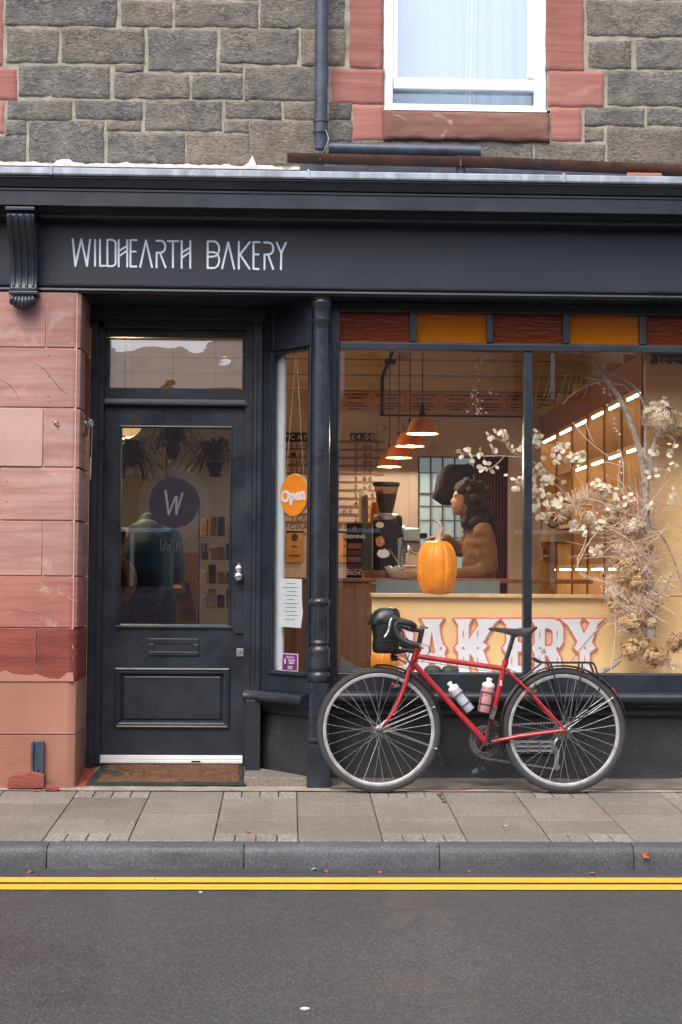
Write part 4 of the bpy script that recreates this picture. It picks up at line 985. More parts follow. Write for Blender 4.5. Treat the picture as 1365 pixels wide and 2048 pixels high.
# conduits
cb = MB(); zz = Z_(870, 832, YB-.02)
cb.tube([(X_(760,832,YB), YB-.03, zz), (X_(1060,832,YB), YB-.03, zz)], .008, 6)
cb.tube(smooth_path([W(764, 832, YB-.03), W(765, 780, YB-.03), W(766, 752, YB-.03), W(778, 722, YB-.12), W(790, 695, YB-.4)], 4), .014, 8)
cd_ = cb.build('wall_conduit', M['black'], label='dark conduit running along the back wall and bending up to the ceiling', cat='conduit')
for px in (762, 800):
    q = W(px, 858-26, YB-.04); t = MB().lathe([(.03,0),(.03,-.02),(.02,-.024)], (q.x, YB-.02, Z_(px, 858, YB)), 'Y', 16)
    t.build('junction_box', M['wall'], label='round junction box %s' % ('below the bent conduit' if px == 762 else 'just behind the second pendant lamp'), cat='junction box', group='round junction boxes')
q = W(781, 723, YB-.2); MB().box(q.x-.05, q.x+.05, q.y-.03, q.y+.03, q.z-.02, q.z+.02).build('cord_clamp', M['black'], label='black clamp on the bent conduit near the window top', cat='clamp')
# back window with curtain
bw = thing('back_window', 'tall paned window in the cafe back wall showing blue grey daylight', 'window', tuple(W(925, 1085, YB-.02)))
x0, x1, z0, z1 = rect(838, 914, 1017, 1190, YB-.01)
MB().box(x0, x1, YB-.012, YB-.008, z0, z1).build('lit_pane', M['backsky'], bw)
m0 = MB()
for px in (836, 860, 884, 908): m0.pbox(px, 914, px+3, 1190, YB-.03, YB-.013)
for py in (914, 945, 986, 1012, 1040, 1075): m0.pbox(836, py, 1017, py+(5 if py == 986 else 2), YB-.034, YB-.0131)
m0.build('window_bars', M['pipe'], bw)
MB().pbox(820, 905, 836, 1190, YB-.05, YB-.001).pbox(836, 900, 1020, 913, YB-.05, YB-.001).build('window_casing', M['wall'], bw)
ct = MB(); vs = []; n = 60
for k in range(n+1):
    x = X_(948, 1000, YB-.15)+(X_(1016, 1000, YB-.15)-X_(948, 1000, YB-.15))*k/n; y = YB-.15+.02*math.sin(k*1.15)
    vs += [(x, y, .6), (x, y, Z_(980, 914, YB-.15))]
ct.add(vs, [(2*k, 2*k+2, 2*k+3, 2*k+1) for k in range(n)]); ct.build('red_curtain', M['curtain'], smooth=180, label='dark red pleated curtain beside the back window', cat='curtain')
MB().pbox(1017, 905, 1058, 1190, YB-.2, YB-.001).build('wall_post', M['wall'], cbw)
# black slouched shape above the barista, before the back window
m0 = MB(); hc = W(908, 968, 3.3)
rings = []
for t, wv, of in ((0,.09,.05),(.1,.13,.04),(.25,.145,.01),(.6,.15,-.0),(.85,.165,-.005),(1,.13,.03)):
    rings.append([(hc.x+of+wv*math.cos(2*PI*k/20)*(1+.07*noise.noise((k,t*3,0))), hc.y+wv*.7*math.sin(2*PI*k/20), hc.z+.150-t*.31+.02*noise.noise((k*.5,t*4,2))) for k in range(20)])
m0.loft(rings); m0.build('black_slouched_shape', M['black'], smooth=60, label='black slouched shape in front of the back window above the barista', cat='hood')
# menu board
mn = thing('menu_board', 'wooden letter menu board on the back wall with drinks and prices', 'menu board', tuple(W(660, 1065, YB-.05)))
x0, x1, z0, z1 = rect(560, 862, 752, 1066, YB-.03)
bd = MB().box(x0, x1, YB-.03, YB-.001, z0, z1).build('backboard', M['wall'], mn)
rows = [890+16.2*k for k in range(11)]
for py in rows:
    z = Z_(655, py-7.5, YB-.04); MB().box(x0, X_(770 if False else 768, py, YB-.04), YB-.045, YB-.031, z-.012, z+.008).build('rail', M['slat'], mn)
U, V = (1,0,0), (0,0,1)
def mtext(s, px, py, size, mat, nm='lettering', j='LEFT', sp=1.5):
    t = MB(); text(t, s, W(px, py, YB-.05), U, V, size, .001, .01, sp, j); return t.build(nm, mat, mn)
MB().pbox(567, 865, 614, 883, YB-.047, YB-.031).build('header_tile', M['black'], mn)
mtext('*CAFE', 571, 874, .045, M['certpale'])
MB().pbox(701, 866, 749, 881, YB-.047, YB-.031).build('header_tile', M['black'], mn)
mtext('£4.00', 703, 873.5, .048, M['certpale'], sp=1.35)
for k, s_ in enumerate(('ESPR','MACC','SHOR','FLAT')): mtext(s_, 581, rows[k]+2, .044, M['darktext'])
mtext('TEA', 581, 1036, .044, M['darktext']); mtext('*CHAI', 570, 1053, .044, M['darktext'])
for k, s_ in enumerate(('3.00','3.00','3.00','3.70','3.80','3.60','3.  0','4.  0','KE 4','2')): mtext(s_, 709 if k < 8 else (686 if k == 8 else 709), rows[k]+3, .042, M['darktext'], sp=1.6)
mtext('80', 678, 1053, .042, M['darktext'])
for px in (572, 590+86):
    a, b_, c, d = rect(px, 1062, px+36, 1125, YB-.03)
    t = MB().box(a, b_, YB-.03, YB-.02, c, d).build('poster', M['tan'], label='ochre poster with a small round emblem %s' % ('seen through the canted side window' if px < 600 else 'on the wall left of the tea banner'), cat='poster', group='ochre posters')
    m0 = MB().ball((0, -.012, (d-c)*.8), .03, .002, .035, 12, 6).box(-.03,.03,-.013,-.011,(d-c)*.5,(d-c)*.53).box(-.05,.05,-.013,-.011,(d-c)*.2,(d-c)*.24); m0.build('emblem', M['darktext'], t, local=True)
# pendants
PX = .865
lamp_pos = [(845, 868), (820, 893), (798, 916), (779, 934)]
lab = ['nearest and highest orange pendant lamp over the counter, black conical cap', 'second orange pendant lamp, just behind the nearest one', 'third orange pendant lamp, between the second and the farthest one', 'farthest and lowest looking orange pendant lamp by the menu prices']
for k, (px, py) in enumerate(lamp_pos):
    s = (px-577)/PX; d = F/s; Y = d-9.2; z = W(px, py, Y).z; X = W(px, py, Y).x
    L_ = thing('pendant_lamp', lab[k], 'lamp', (X, Y, z), 'row of four orange pendant lamps')
    mt = M['orange'] if k == 0 else M['orangedark']
    MB().lathe([(.101,.001),(.103,.0),(.103,.008),(.098,.03),(.09,.055),(.076,.082),(.055,.1),(.03,.11),(.012,.113)], (X,Y,z), n=32).build('lamp_shade', mt, L_, smooth=50)
    bpy.context.view_layer.update()
    o = L_.children[0]; me = o.data
    import bmesh
    bm = bmesh.new(); bm.from_mesh(me); bmesh.ops.delete(bm, geom=[f for f in bm.faces if len(f.verts) > 4], context='FACES'); bm.to_mesh(me); bm.free()
    MB().lathe([(.097,.006),(.094,.03),(.086,.053),(.072,.078),(.05,.096),(.028,.104)], (X,Y,z), n=32).build('shade_lining', M['shadein'], L_, smooth=50)
    o = L_.children[1]; bm = bmesh.new(); bm.from_mesh(o.data); bmesh.ops.delete(bm, geom=[f for f in bm.faces if len(f.verts) > 4], context='FACES'); bm.to_mesh(o.data); bm.free()
    MB().ball((X,Y,z+.046), .028, .028, .032, 14, 10).build('bulb', M['bulb'], L_, smooth=180)
    MB().lathe([(.026,.111),(.022,.13),(.012,.15),(.009,.19),(.004,.2)], (X,Y,z), n=16).build('lamp_cap', M['black'], L_, smooth=50)
    MB().tube([(X,Y,z+.19),(X,Y,ZI)], .004, 6).build('cord', M['cord'], L_)
    ld = bpy.data.lights.new('lamp_light', 'POINT'); ld.energy = 11; ld.color = (1,.80,.58); ld.shadow_soft_size = .008
    lo = bpy.data.objects.new('lamp_light', ld); C.objects.link(lo); lo.parent = L_; lo.location = (0,0,.006)
# counter
ctr = thing('serving_counter', 'brown wooden serving counter with glass cabinet behind the window display', 'counter', (.9, 1.35, .085))
ctz = Z_(720, 1156, 1.35)
MB().box(X_(560,1250,1.35), X_(742,1250,1.35), 1.35, 1.95, .085, ctz-.03).build('counter_body', M['counterwood'], ctr)
for k in range(7):
    xa = X_(590+k*24, 1250, 1.33); MB().box(xa, xa+.078, 1.335, 1.349, .09, ctz-.035).build('panel', M['counterwood'], ctr, bevel=.003)
MB().box(X_(560,1250,1.35)-.02, 2.0, 1.33, 1.97, ctz-.028, ctz).build('worktop', M['counterwood'], ctr, bevel=.004)
m0 = MB().box(X_(752,1180,1.30), X_(1000,1180,1.30), 1.30, 1.33, .8, Z_(850,1161,1.30)); m0.build('display_glass', M['mintglass'], ctr)
# grinder
def cpx(px, py, Y=1.6): return W(px, py, Y)
g0 = cpx(772, 1150); gr = thing('coffee_grinder', 'black coffee grinder with stickers and a smoky bean hopper', 'coffee grinder', (g0.x, 1.6, ctz))
s3 = F/(9.2+1.6); gx = g0.x
def gz(py): return cpx(772, py).z
MB().box(gx-.085, gx+.075, 1.52, 1.70, ctz, gz(1040)).build('body', M['black'], gr, bevel=.012)
MB().lathe([(.085,gz(1040)),(.09,gz(1038)),(.09,gz(1030)),(.07,gz(1028))], (gx+.0,1.6,0), n=24).build('collar', M['chrome'], gr, smooth=40)
MB().lathe([(.045,gz(1027)),(.055,gz(1015)),(.075,gz(985)),(.085,gz(970)),(.085,gz(966))], (gx,1.6,0), n=24).build('hopper', M['hopper'], gr, smooth=40)
MB().lathe([(.04,gz(1026)),(.05,gz(1014)),(.068,gz(990)),(.068,gz(988))], (gx,1.6,0), n=20).build('beans', M['coffee'], gr, smooth=40)
MB().lathe([(.09,gz(972)),(.092,gz(970)),(.09,gz(965)),(.02,gz(964))], (gx,1.6,0), n=24).build('hopper_lid', M['black'], gr, smooth=40)
MB().box(gx+.075, gx+.105, 1.53, 1.66, gz(1075), gz(1032)).build('motor_cover', M['black'], gr, bevel=.01)
def blob(px, py, rx, rz, mat, nm, seed, Y=1.518):
    q = cpx(px, py, Y); n = 14; mb = MB(); mb.prism([(q.x+rx*math.cos(2*PI*k/n)*(1+.35*noise.noise((k*.9,seed,0))), Y, q.z+rz*math.sin(2*PI*k/n)*(1+.35*noise.noise((k*1.1,seed,3)))) for k in range(n)], (0,.001,0)); mb.build(nm, mat, gr)
blob(760, 1050, .028, .020, M['certpale'], 'sticker', 1); blob(761, 1083, .030, .036, M['tan'], 'sticker', 4); blob(767, 1107, .042, .030, M['white'], 'sticker', 8); blob(764, 1082, .012, .014, M['pink'], 'sticker', 5, 1.516)
# espresso machine
em = thing('espresso_machine', 'steel espresso machine with pale green glass sides right of the grinder', 'espresso machine', tuple(cpx(830, 1150, 1.75)))
MB().pbox(790, 1052, 812, 1150, 1.72, 1.95).build('side_panel', M['mintglass'], em, bevel=.01)
MB().pbox(807, 1056, 841, 1083, 1.68, 1.95).build('boiler_case', M['mintglass'], em, bevel=.01)
MB().pbox(841, 1066, 855, 1076, 1.66, 1.8).build('knob', M['black'], em, bevel=.005)
MB().pbox(806, 1083, 842, 1108, 1.75, 1.95).build('group_head', M['steel'], em, bevel=.01)
q = cpx(817, 1100, 1.7); MB().lathe([(.03,-.02),(.032,.02),(.024,.03)], q, n=16).tube([q, q+Vector((.05,-.03,-.03))], .008, 8).build('portafilter', M['chrome'], em, smooth=50)
MB().tube([cpx(804,1096,1.66), cpx(803,1140,1.66)], .006, 8).build('steam_wand', M['chrome'], em)
MB().pbox(795, 1130, 860, 1150, 1.66, 1.95).build('drip_tray', M['steel'], em, bevel=.006)
# cups, banner, tray
for k, px in enumerate((727, 735)):
    t = thing('paper_cup_stack', ['tall stack of paper cups left of the grinder', 'shorter stack of paper cups with orange top cup beside the tall one'][k], 'cups', tuple(cpx(px, 1045, 1.8)), 'stacks of paper cups')
    p = cpx(px, 1045, 1.8); h = .22 if k == 0 else .14
    MB().lathe([(.036,0),(.033,h*.8),(.032,h*.8),(.025,h)], (p.x+(.0 if k == 0 else .05), p.y+.05*k, p.z), n=18).build('cups', M['certpale'] if k == 0 else M['orange'], t, smooth=40)
MB().pbox(724, 1045, 745, 1150, 1.9, 1.95).build('shelf_box', M['mintglass'], label='pale box standing behind the tea banner', cat='box')
bn = thing('tea_banner', 'black brewing banner box with orange panels and pale lettering on the counter', 'box', tuple(cpx(709, 1152, 1.5)))
x0, x1, z0, z1 = rect(694, 1046, 725, 1152, 1.5)
MB().box(x0, x1, 1.5, 1.56, ctz, z1).build('box_body', M['black'], bn, bevel=.002)
for k in range(4):
    c = cpx(709.5, 1092+13.5*k, 1.5); MB().box(x0+.006, x1-.006, 1.496, 1.4995, c.z-.018, c.z+.018).build('colour_panel', M['maroon'] if k % 2 else M['slat'], bn)
m0 = MB(); text(m0, 'BREWING', cpx(709.5, 1073, 1.498), U, V, .024, .001, .03, .9); m0.build('lettering', M['certpale'], bn)
m0 = MB(); text(m0, 'JEEVES &', cpx(709, 1137, 1.498), U, V, .022, .001, .03, .85); text(m0, 'JERICHO', cpx(709, 1146, 1.498), U, V, .024, .001, .03, .85); m0.build('lettering', M['certpale'], bn)
c = cpx(709, 1057, 1.498); m0 = MB(); m0.prism([(c.x+(.024 if k % 2 == 0 else .011)*math.sin(PI*k/5), 1.498, c.z+(.024 if k % 2 == 0 else .011)*math.cos(PI*k/5)) for k in range(10)], (0,.001,0)); m0.build('star', M['slat'], bn)
q = cpx(755, 1150, 1.45)
MB().lathe([(.09,0),(.095,.01),(.10,.05),(.096,.05),(.088,.012)], (q.x, 1.45, ctz), n=24).build('wicker_basket', M['wicker'], smooth=50, label='small brown wicker basket at the foot of the grinder', cat='basket')
bs = thing('bread_basket', 'straw lined basket with white paper and pastries left of the pumpkin', 'basket', (cpx(812,1155,1.42).x, 1.42, ctz))
bx = cpx(808, 1150, 1.42).x
mb = MB()
for k in range(240):
    a = random.uniform(0, 2*PI); R = random.uniform(.07, .12); z = ctz+random.uniform(.004, .05); a2 = a+random.uniform(.3, .9)
    mb.tube([(bx+R*math.cos(a), 1.42+R*math.sin(a)*.7, z), (bx+R*1.05*math.cos(a2), 1.42+R*.7*math.sin(a2), z+random.uniform(-.004, .02))], .0022, 3)
mb.build('straw', M['straw'], bs, kind='stuff')
MB().lathe([(.10,.0),(.115,.02),(.12,.045),(.112,.045),(.1,.01)], (bx,1.42,ctz), n=24).build('basket', M['straw'], bs, smooth=40)
m0 = MB(); vs = []
for k in range(17):
    a = 2*PI*k/16; vs += [(bx-.06+.05*math.cos(a), 1.38+.04*math.sin(a), ctz+.045), (bx-.06+.07*math.cos(a), 1.38+.06*math.sin(a), ctz+.075+.012*math.sin(k*2.7))]
m0.add(vs, [(2*k, 2*k+2, 2*k+3, 2*k+1) for k in range(16)]); m0.build('paper_liner', M['white'], bs)
a = cpx(778, 1098, 1.4); b = cpx(802, 1132, 1.4)
MB().tube([a, b], .007, 6).build('tablet_edge', M['steel'], label='slanted silver edge of a tablet stand in front of the grinder', cat='tablet stand')

# ---- shelving on the right wall
XS = 2.25
sv = thing('shelving_unit', 'plywood shelving unit with glowing strip lights along the right wall', 'shelves', (XS, 3, .085))
ys = [5.15, 4.25, 3.5, 2.85, 2.2, 1.6, .98]
for y in ys:
    u_ = MB().box(XS, XS+.35, y-.012, y+.012, .09, 2.72).build('upright', M['ply'], sv)
    MB().box(XS-.012, XS-.0005, y-.016, y+.016, .09, 2.42).build('edge_trim', M['counterwood'], u_)
MB().box(XS+.345, XS+.36, ys[-1]-.01, ys[0], .09, 2.72).build('back_panel', M['plyshelf'], sv)
for z in (2.40, 2.05, 1.60, 1.27, .95):
    for a, b in zip(ys[:-1], ys[1:]):
        MB().box(XS, XS+.34, b+.013, a-.013, z-.012, z+.018).build('shelf', M['plyshelf'], sv)
for z in (2.40, 2.05, 1.27):
    for k, (a, b) in enumerate(zip(ys[:-1], ys[1:])):
        if z < 2.2 and k < 2 and z > 1.5: continue
        MB().box(XS+.006, XS+.018, b+.11, a-.10, z-.026, z-.0125).build('strip_light', M['led'], sv)
MB().box(XS-.01, XS-.001, ys[-1]-.01, ys[0], 2.42, 2.62).build('pelmet', M['counterwood'], sv)
rb = random.Random(3)
for k, (y, z, m_) in enumerate(((2.5, 1.618, 'maroon'), (1.9, 2.068, 'terracotta'), (2.55, 2.068, 'black'), (1.35, 2.068, 'maroon'), (3.1, 1.29, 'black'), (2.5, 1.29, 'terracotta'), (1.9, 1.29, 'maroon'), (1.3, 1.618, 'teal'), (2.45,2.418,'red'), (2.1,2.418,'pipe'), (1.8,2.418,'orange'), (1.5,2.418,'orangedark'))):
    h = rb.uniform(.14, .24); wd = .10
    t = thing('coffee_bag', ['maroon','terracotta','black','wine red','charcoal','rust','burgundy','teal','red','slate blue','orange','dark orange'][k]+' packet of goods standing on the '+({1.618:'middle', 2.068:'second highest', 1.29:'lowest', 2.418:'top'}[z])+' shelf of the lit shelving unit', 'packet', (XS+.12, y, z+.001), 'packets on the lit shelves')
    rg = [[(XS+.12+a*.04*f, y+b*wd*.5*g, z+.001+h*t_) for a, b in ((-1,-1),(1,-1),(1,1),(-1,1))] for f, g, t_ in ((1,1,0),(1.1,1,.3),(.8,.98,.75),(.15,1,.93),(.15,1,1))]
    MB().loft(rg).build('packet_body', M[m_], t, bevel=.004)
    MB().box(XS+.12-.047, XS+.12-.043, y-.03, y+.03, z+.05, z+.11).build('packet_label', M['certpale'], t)
# apron, dark door left of it
ap = W(1118, 1050, 4.2)
m0 = MB(); rg = []
for t, wv in ((0,.05),(.15,.10),(.5,.12),(1,.15)):
    rg.append([(ap.x+wv*math.cos(2*PI*k/16)+.01*math.sin(k*3)*t, ap.y+.03*math.sin(2*PI*k/16), W(1118, 1000, 4.2).z-t*.35) for k in range(16)])
MB().loft(rg).build('hanging_apron', M['beige'], smooth=60, label='beige apron with a dark ring hanging before the shelves right of the mullion', cat='apron')
q = W(1106, 1045, 4.1); MB().torus((q.x, q.y, q.z), .04, .008, 20, 6).build('dark_ring', M['pipe'], label='oval dark ring hanging on the beige apron', cat='ring')
dn = thing('staff_door', 'half open dark inner door with a lever handle right of the mullion', 'door', tuple(W(1090, 1190, 4.4)))
MB().pbox(1062, 860, 1082, 1420, 4.4, 4.44).build('door_leaf', M['wall'], dn); MB().pbox(1082, 1075, 1110, 1420, 4.3, 4.34).build('door_panel', M['counterwood'], dn)
MB().pbox(1083, 1093, 1087, 1120, 4.28, 4.299).box(*(W(1087,1112,4.28).x, W(1101,1112,4.28).x, 4.25, 4.262, W(1087,1112,4.28).z-.008, W(1087,1112,4.28).z+.008)).build('lever_handle', M['chrome'], dn)

# ---- window ledge and display board
YBd = .55
zl = gb-.03
MB().box(cx+.06, XR-.5, YG+.04, YBd+.04, zl-.03, zl).build('window_ledge', M['whitewood'], B)
bdx0, bdx1, bdz0, bdz1 = rect(744, 1196, 1340, 1345, YBd)
wd = thing('display_board', 'yellow display board behind the window with tall right panel and BAKERY lettering', 'display board', ((bdx0+2)/2, YBd, zl))
xt = X_(1290, 1000, YBd)
MB().box(bdx0, xt, YBd, YBd+.03, zl+.001, bdz1).build('low_panel', M['board'], wd, bevel=.002)
MB().box(xt+.001, XR-.6, YBd, YBd+.03, zl+.001, Z_(1330, 726, YBd)).build('tall_panel', M['board'], wd, bevel=.002)
MB().box(bdx0-.008, xt-.002, YBd-.035, YBd+.10, bdz1+.001, Z_(1000, 1188, YBd)).build('ledge_strip', M['ply'], wd, bevel=.003)
zseam = Z_(1330, 1192, YBd); MB().box(xt+.002, XR-.6, YBd-.0015, YBd-.0002, zseam-.002, zseam+.002).build('panel_seam', M['counterwood'], wd)
def offs(loop, d):
    n = len(loop); area = sum(loop[i][0]*loop[(i+1) % n][1]-loop[(i+1) % n][0]*loop[i][1] for i in range(n)); sg = 1 if area > 0 else -1; out = []
    for i in range(n):
        a, b, c = Vector(loop[i-1]), Vector(loop[i]), Vector(loop[(i+1) % n]); e0 = (b-a).normalized(); e1 = (c-b).normalized()
        n0 = Vector((e0.y, -e0.x))*sg; n1 = Vector((e1.y, -e1.x))*sg; m = (n0+n1)
        m = m.normalized() if m.length > 1e-4 else n0; k = 1/max(.55, m.dot(n0)); out.append(tuple(b+m*d*k))
    return out
T, Bt, Md = 1238, 1350, 1296
def mirror(l, c): return l+[(2*c-x, y) for x, y in reversed(l)]
G_ = {}
G_['B'] = [[(776,T),(806,T),(822,1246),(828,1260),(826,1282),(820,1292),(828,Md),(822,1302),(832,1318),(832,1334),(822,1346),(806,Bt),(772,Bt),(782,1340),(782,1308),(774,Md),(782,1284),(782,1250)], [(797,1258),(797,1285),(806,1285),(811,1279),(811,1263),(806,1258)], [(797,1306),(797,1332),(806,1332),(812,1326),(812,1311),(806,1306)]]
G_['A'] = [[(842,T),(887,T),(879,1250),(882,1275),(887,1289),(893,Md),(889,1308),(896,1335),(903,Bt),(872,Bt),(874,1340),(870,1326),(858,1326),(854,1340),(856,Bt),(822,Bt),(834,1335),(840,1308),(835,Md),(844,1289),(850,1262),(850,1250)], [(864,1262),(857,1306),(871,1306)]]
G_['K'] = [[(909,T),(944,T),(938,1250),(938,1279),(958,1250),(953,T),(1001,T),(990,1246),(966,1285),(975,1291),(972,Md),(966,1300),(980,1334),(990,Bt),(960,Bt),(948,1318),(940,1306),(938,1338),(944,Bt),(908,Bt),(917,1338),(917,1306),(910,Md),(917,1286),(917,1250)]]
G_['E'] = [[(1003,T),(1064,T),(1061,1266),(1054,1256),(1036,1256),(1036,1284),(1046,1286),(1052,1278),(1052,1312),(1046,1303),(1036,1303),(1036,1332),(1054,1332),(1062,1322),(1065,Bt),(1003,Bt),(1013,1338),(1013,1308),(1006,Md),(1013,1286),(1013,1250)]]
G_['R'] = [[(1062,T),(1106,T),(1120,1243),(1127,1256),(1127,1284),(1121,1294),(1113,1300),(1122,1316),(1126,1338),(1136,Bt),(1106,Bt),(1103,1328),(1096,1312),(1090,1310),(1090,1338),(1096,Bt),(1062,Bt),(1070,1338),(1070,1308),(1064,Md),(1070,1286),(1070,1250)], [(1090,1257),(1090,1292),(1101,1292),(1106,1286),(1106,1263),(1101,1257)]]
G_['Y'] = [[(1120,T),(1164,T),(1160,1246),(1168,1268),(1180,1246),(1172,T),(1209,T),(1196,1248),(1184,1284),(1192,Md),(1180,1306),(1180,1336),(1190,Bt),(1152,Bt),(1160,1336),(1160,1306),(1148,Md),(1156,1284),(1136,1250)]]
ff = lambda p, Y: W(p[0], p[1], Y)
for ch in 'BAKERY':
    lo = G_[ch]
    pk = [offs(lo[0], 3.4)]+[offs(h, -3.0) for h in lo[1:]]
    ch_o = MB().plate(pk, ff, YBd-.014, YBd-.006).build('sign_letter', M['pink'], wd)
    MB().plate(lo, ff, YBd-.0175, YBd-.0142).build('letter_face', M['white'], ch_o)
    m0 = MB()
    xs_ = {'B':(789,),'A':(846,882),'K':(927,956),'E':(1024,),'R':(1080,1115),'Y':(1170,)}[ch]
    for xx in xs_:
        m0.plate([[(xx+2.6*math.cos(k*PI/5), Md+2.6*math.sin(k*PI/5)) for k in range(10)]], ff, YBd-.019, YBd-.0177)
        for yy in ((1268, 1322) if ch not in 'AY' else (1320,)): m0.plate([[(xx-1.4, yy), (xx, yy-11), (xx+1.4, yy), (xx, yy+11)]], ff, YBd-.019, YBd-.0177)
    m0.build('inlay', M['pink'], ch_o)

# ---- pumpkins
def pumpkin(c, rx, rz, ribs, depth, n=72, m=26, sq=.8):
    mb = MB(); c = Vector(c); rings = []
    for j in range(m+1):
        t = -PI/2+PI*j/m; ct, st = math.cos(t), math.sin(t)
        ct = abs(ct)**sq; z = rz*math.copysign(abs(st)**(.9), st)
        if j in (0, m): ct = .02
        dip = .07*rz*math.exp(-(ct*3.2)**2); z -= math.copysign(dip, st)
        ring = []
        for k in range(n):
            a = 2*PI*k/n; rr = rx*ct*(1-depth*(abs(math.cos(a*ribs/2+.25*math.sin(a*2)))**14)*(ct**.5))*(1+.02*noise.noise((math.cos(a)*2, math.sin(a)*2, z*6)))
            ring.append((c.x+rr*math.cos(a), c.y+rr*math.sin(a), c.z+rz+z))
        rings.append(ring)
    return mb.loft(rings)
pz = Z_(1000, 1188, YBd); pc_ = W(874, 1188, YBd+.03)
pk = thing('pumpkin', 'tall orange pumpkin with a long curved stalk standing on the board ledge', 'pumpkin', (pc_.x, YBd+.03, pz))
pumpkin((pc_.x, YBd+.03, pz-.012), .122, .168, 10, .055, 160, sq=.62).build('flesh', M['pumpkin'], pk, smooth=180)
sp = [W(876, 1086, YBd), W(880, 1070, YBd), W(883, 1058, YBd-.01), W(879, 1046, YBd-.01), W(868, 1036, YBd)]
MB().tube(smooth_path(sp, 4), [.032,.024,.018,.016,.015,.015,.0145,.014,.0135,.013,.012,.0115,.011,.010,.009,.008,.006][:17], 7).build('stalk', M['stalk'], pk, smooth=40)
q = W(757, 1345, .34)
p2 = thing('pumpkin', 'orange pumpkin half hidden behind the handlebar bag on the window ledge', 'pumpkin', (q.x+.02, .36, zl))
pumpkin((q.x+.04, .36, zl), .085, .085, 12, .07, 60).build('flesh', M['pumpkin'], p2, smooth=180)
MB().tube([(q.x+.04, .36, zl+.155), (q.x+.045, .36, zl+.19)], [.012,.008], 7).build('stalk', M['stalk'], p2)
for px, lbl in ((866, 'left'), (901, 'right')):
    q = W(px, 1343, .3)
    t = thing('squash', 'small dark green squash on the window ledge, %s one of two behind the red frame' % lbl, 'squash', (q.x, .3, zl), 'two green squashes')
    pumpkin((q.x, .3, zl), .052, .033, 10, .09, 50).build('flesh', M['squash'], t, smooth=180)
    MB().tube([(q.x, .3, zl+.056), (q.x+.005, .3, zl+.085)], [.006,.004], 6).build('stalk', M['stalk'], t)
# grey cloth in window corner
m0 = MB(); pts = [W(680,1346,.16), W(681,1312,.2), W(700,1326,.24), W(722,1336,.3), W(744,1342,.3), W(740,1347,.18)]
m0.prism(pts, (0,.02,0)); m0.build('grey_cloth', M['cloth'], bevel=.004, label='grey cloth bunched in the lower left corner of the shop window', cat='cloth')

# ---- sign, notice, sticker on the canted window
sc_s, sc_z = s_of(587.5, 990, -.02)
oc = cp_(sc_s, sc_z, -.02); Rr = .122
os_ = thing('open_sign', 'round orange Open sign hanging on two cords in the canted side window', 'sign', tuple(oc-Vector((0,0,Rr))))
def cdisc(R, o0, o1, n=48):
    mb = MB(); mb.loft([[tuple(cp_(sc_s+R*math.cos(2*PI*k/n), sc_z+R*math.sin(2*PI*k/n), o)) for k in range(n)] for o in (o0, o1)]); return mb
cdisc(Rr, -.026, -.020).build('sign_disc', M['opensign'], os_)
cdisc(Rr+.003, -.034, -.027).build('sign_back', M['signedge'], os_)
tt = (tdir*math.cos(rad(4))+Vector((0,0,1))*math.sin(rad(4)))
m0 = MB(); text(m0, 'Open', cp_(sc_s-.003, sc_z, -.0182), tt, Vector((0,0,1))*math.cos(rad(4))-tdir*math.sin(rad(4)), .066, .0015, .040, 1.0)
m0.build('sign_lettering', M['whiteplastic'], os_)
for a, b in (((592,714),(573,950)), ((594,714),(608,952))):
    s0, z0 = s_of(*a, -.024); s1, z1 = s_of(*b, -.024); MB().tube([cp_(s0, z0, -.024), cp_(s1, z1, -.024)], .0013, 5).build('cord', M['straw'], os_)
def cquad(pts, o0, o1):
    P = [s_of(*p, -.018) for p in pts]; mb = MB(); n = len(P); o0 += .010; o1 += .010
    return mb.add([cp_(s, z, o) for o in (o0, o1) for s, z in P], [tuple(range(n)), tuple(range(2*n-1, n-1, -1))]+[(k, (k+1) % n, (k+1) % n+n, k+n) for k in range(n)])
nt_ = thing('paper_notice', 'white handwritten paper notice taped low inside the canted side window', 'notice', tuple(cp_(*s_of(580, 1255), -.03)))
cquad([(560,1157),(604,1158),(604,1200),(606,1225),(602,1256),(558,1253)], -.030, -.028).build('sheet', M['paper'], nt_)
for k, (a, b) in enumerate(((573,592),(566,598),(575,592),(570,596),(574,588),(568,597),(572,594),(570,592),(574,598),(571,590))):
    y = 1166+8*k; cquad([(a,y),(b,y+.5),(b,y+2),(a,y+1.5)], -.0275, -.027).build('writing_line', M['ink'], nt_)
stk = thing('window_sticker', 'purple membership sticker dated 2025 at the bottom of the side window', 'sticker', tuple(cp_(*s_of(581, 1343), -.03)))
cquad([(565,1306),(597,1308),(597,1343),(564,1341)], -.028, -.026).build('white_border', M['white'], stk)
cquad([(566.5,1307.5),(595.5,1309.5),(595.5,1341.5),(565.5,1339.5)], -.0257, -.025).build('sticker_face', M['purple'], stk)
for s_, px, py, sz in (('Member of',581,1314,.011),('Scottish',584,1320,.014),('Bakers',584,1325.5,.013),('2025',581,1335,.017)):
    a, z = s_of(px, py, -.015); m0 = MB(); text(m0, s_, cp_(a, z, -.0142), tdir, (0,0,1), sz, .0003, .01, .95); m0.build('print', M['white'], stk)
cquad([(570,1317),(573,1317),(573,1327),(570,1327)], -.0247, -.0242).build('emblem', M['white'], stk)

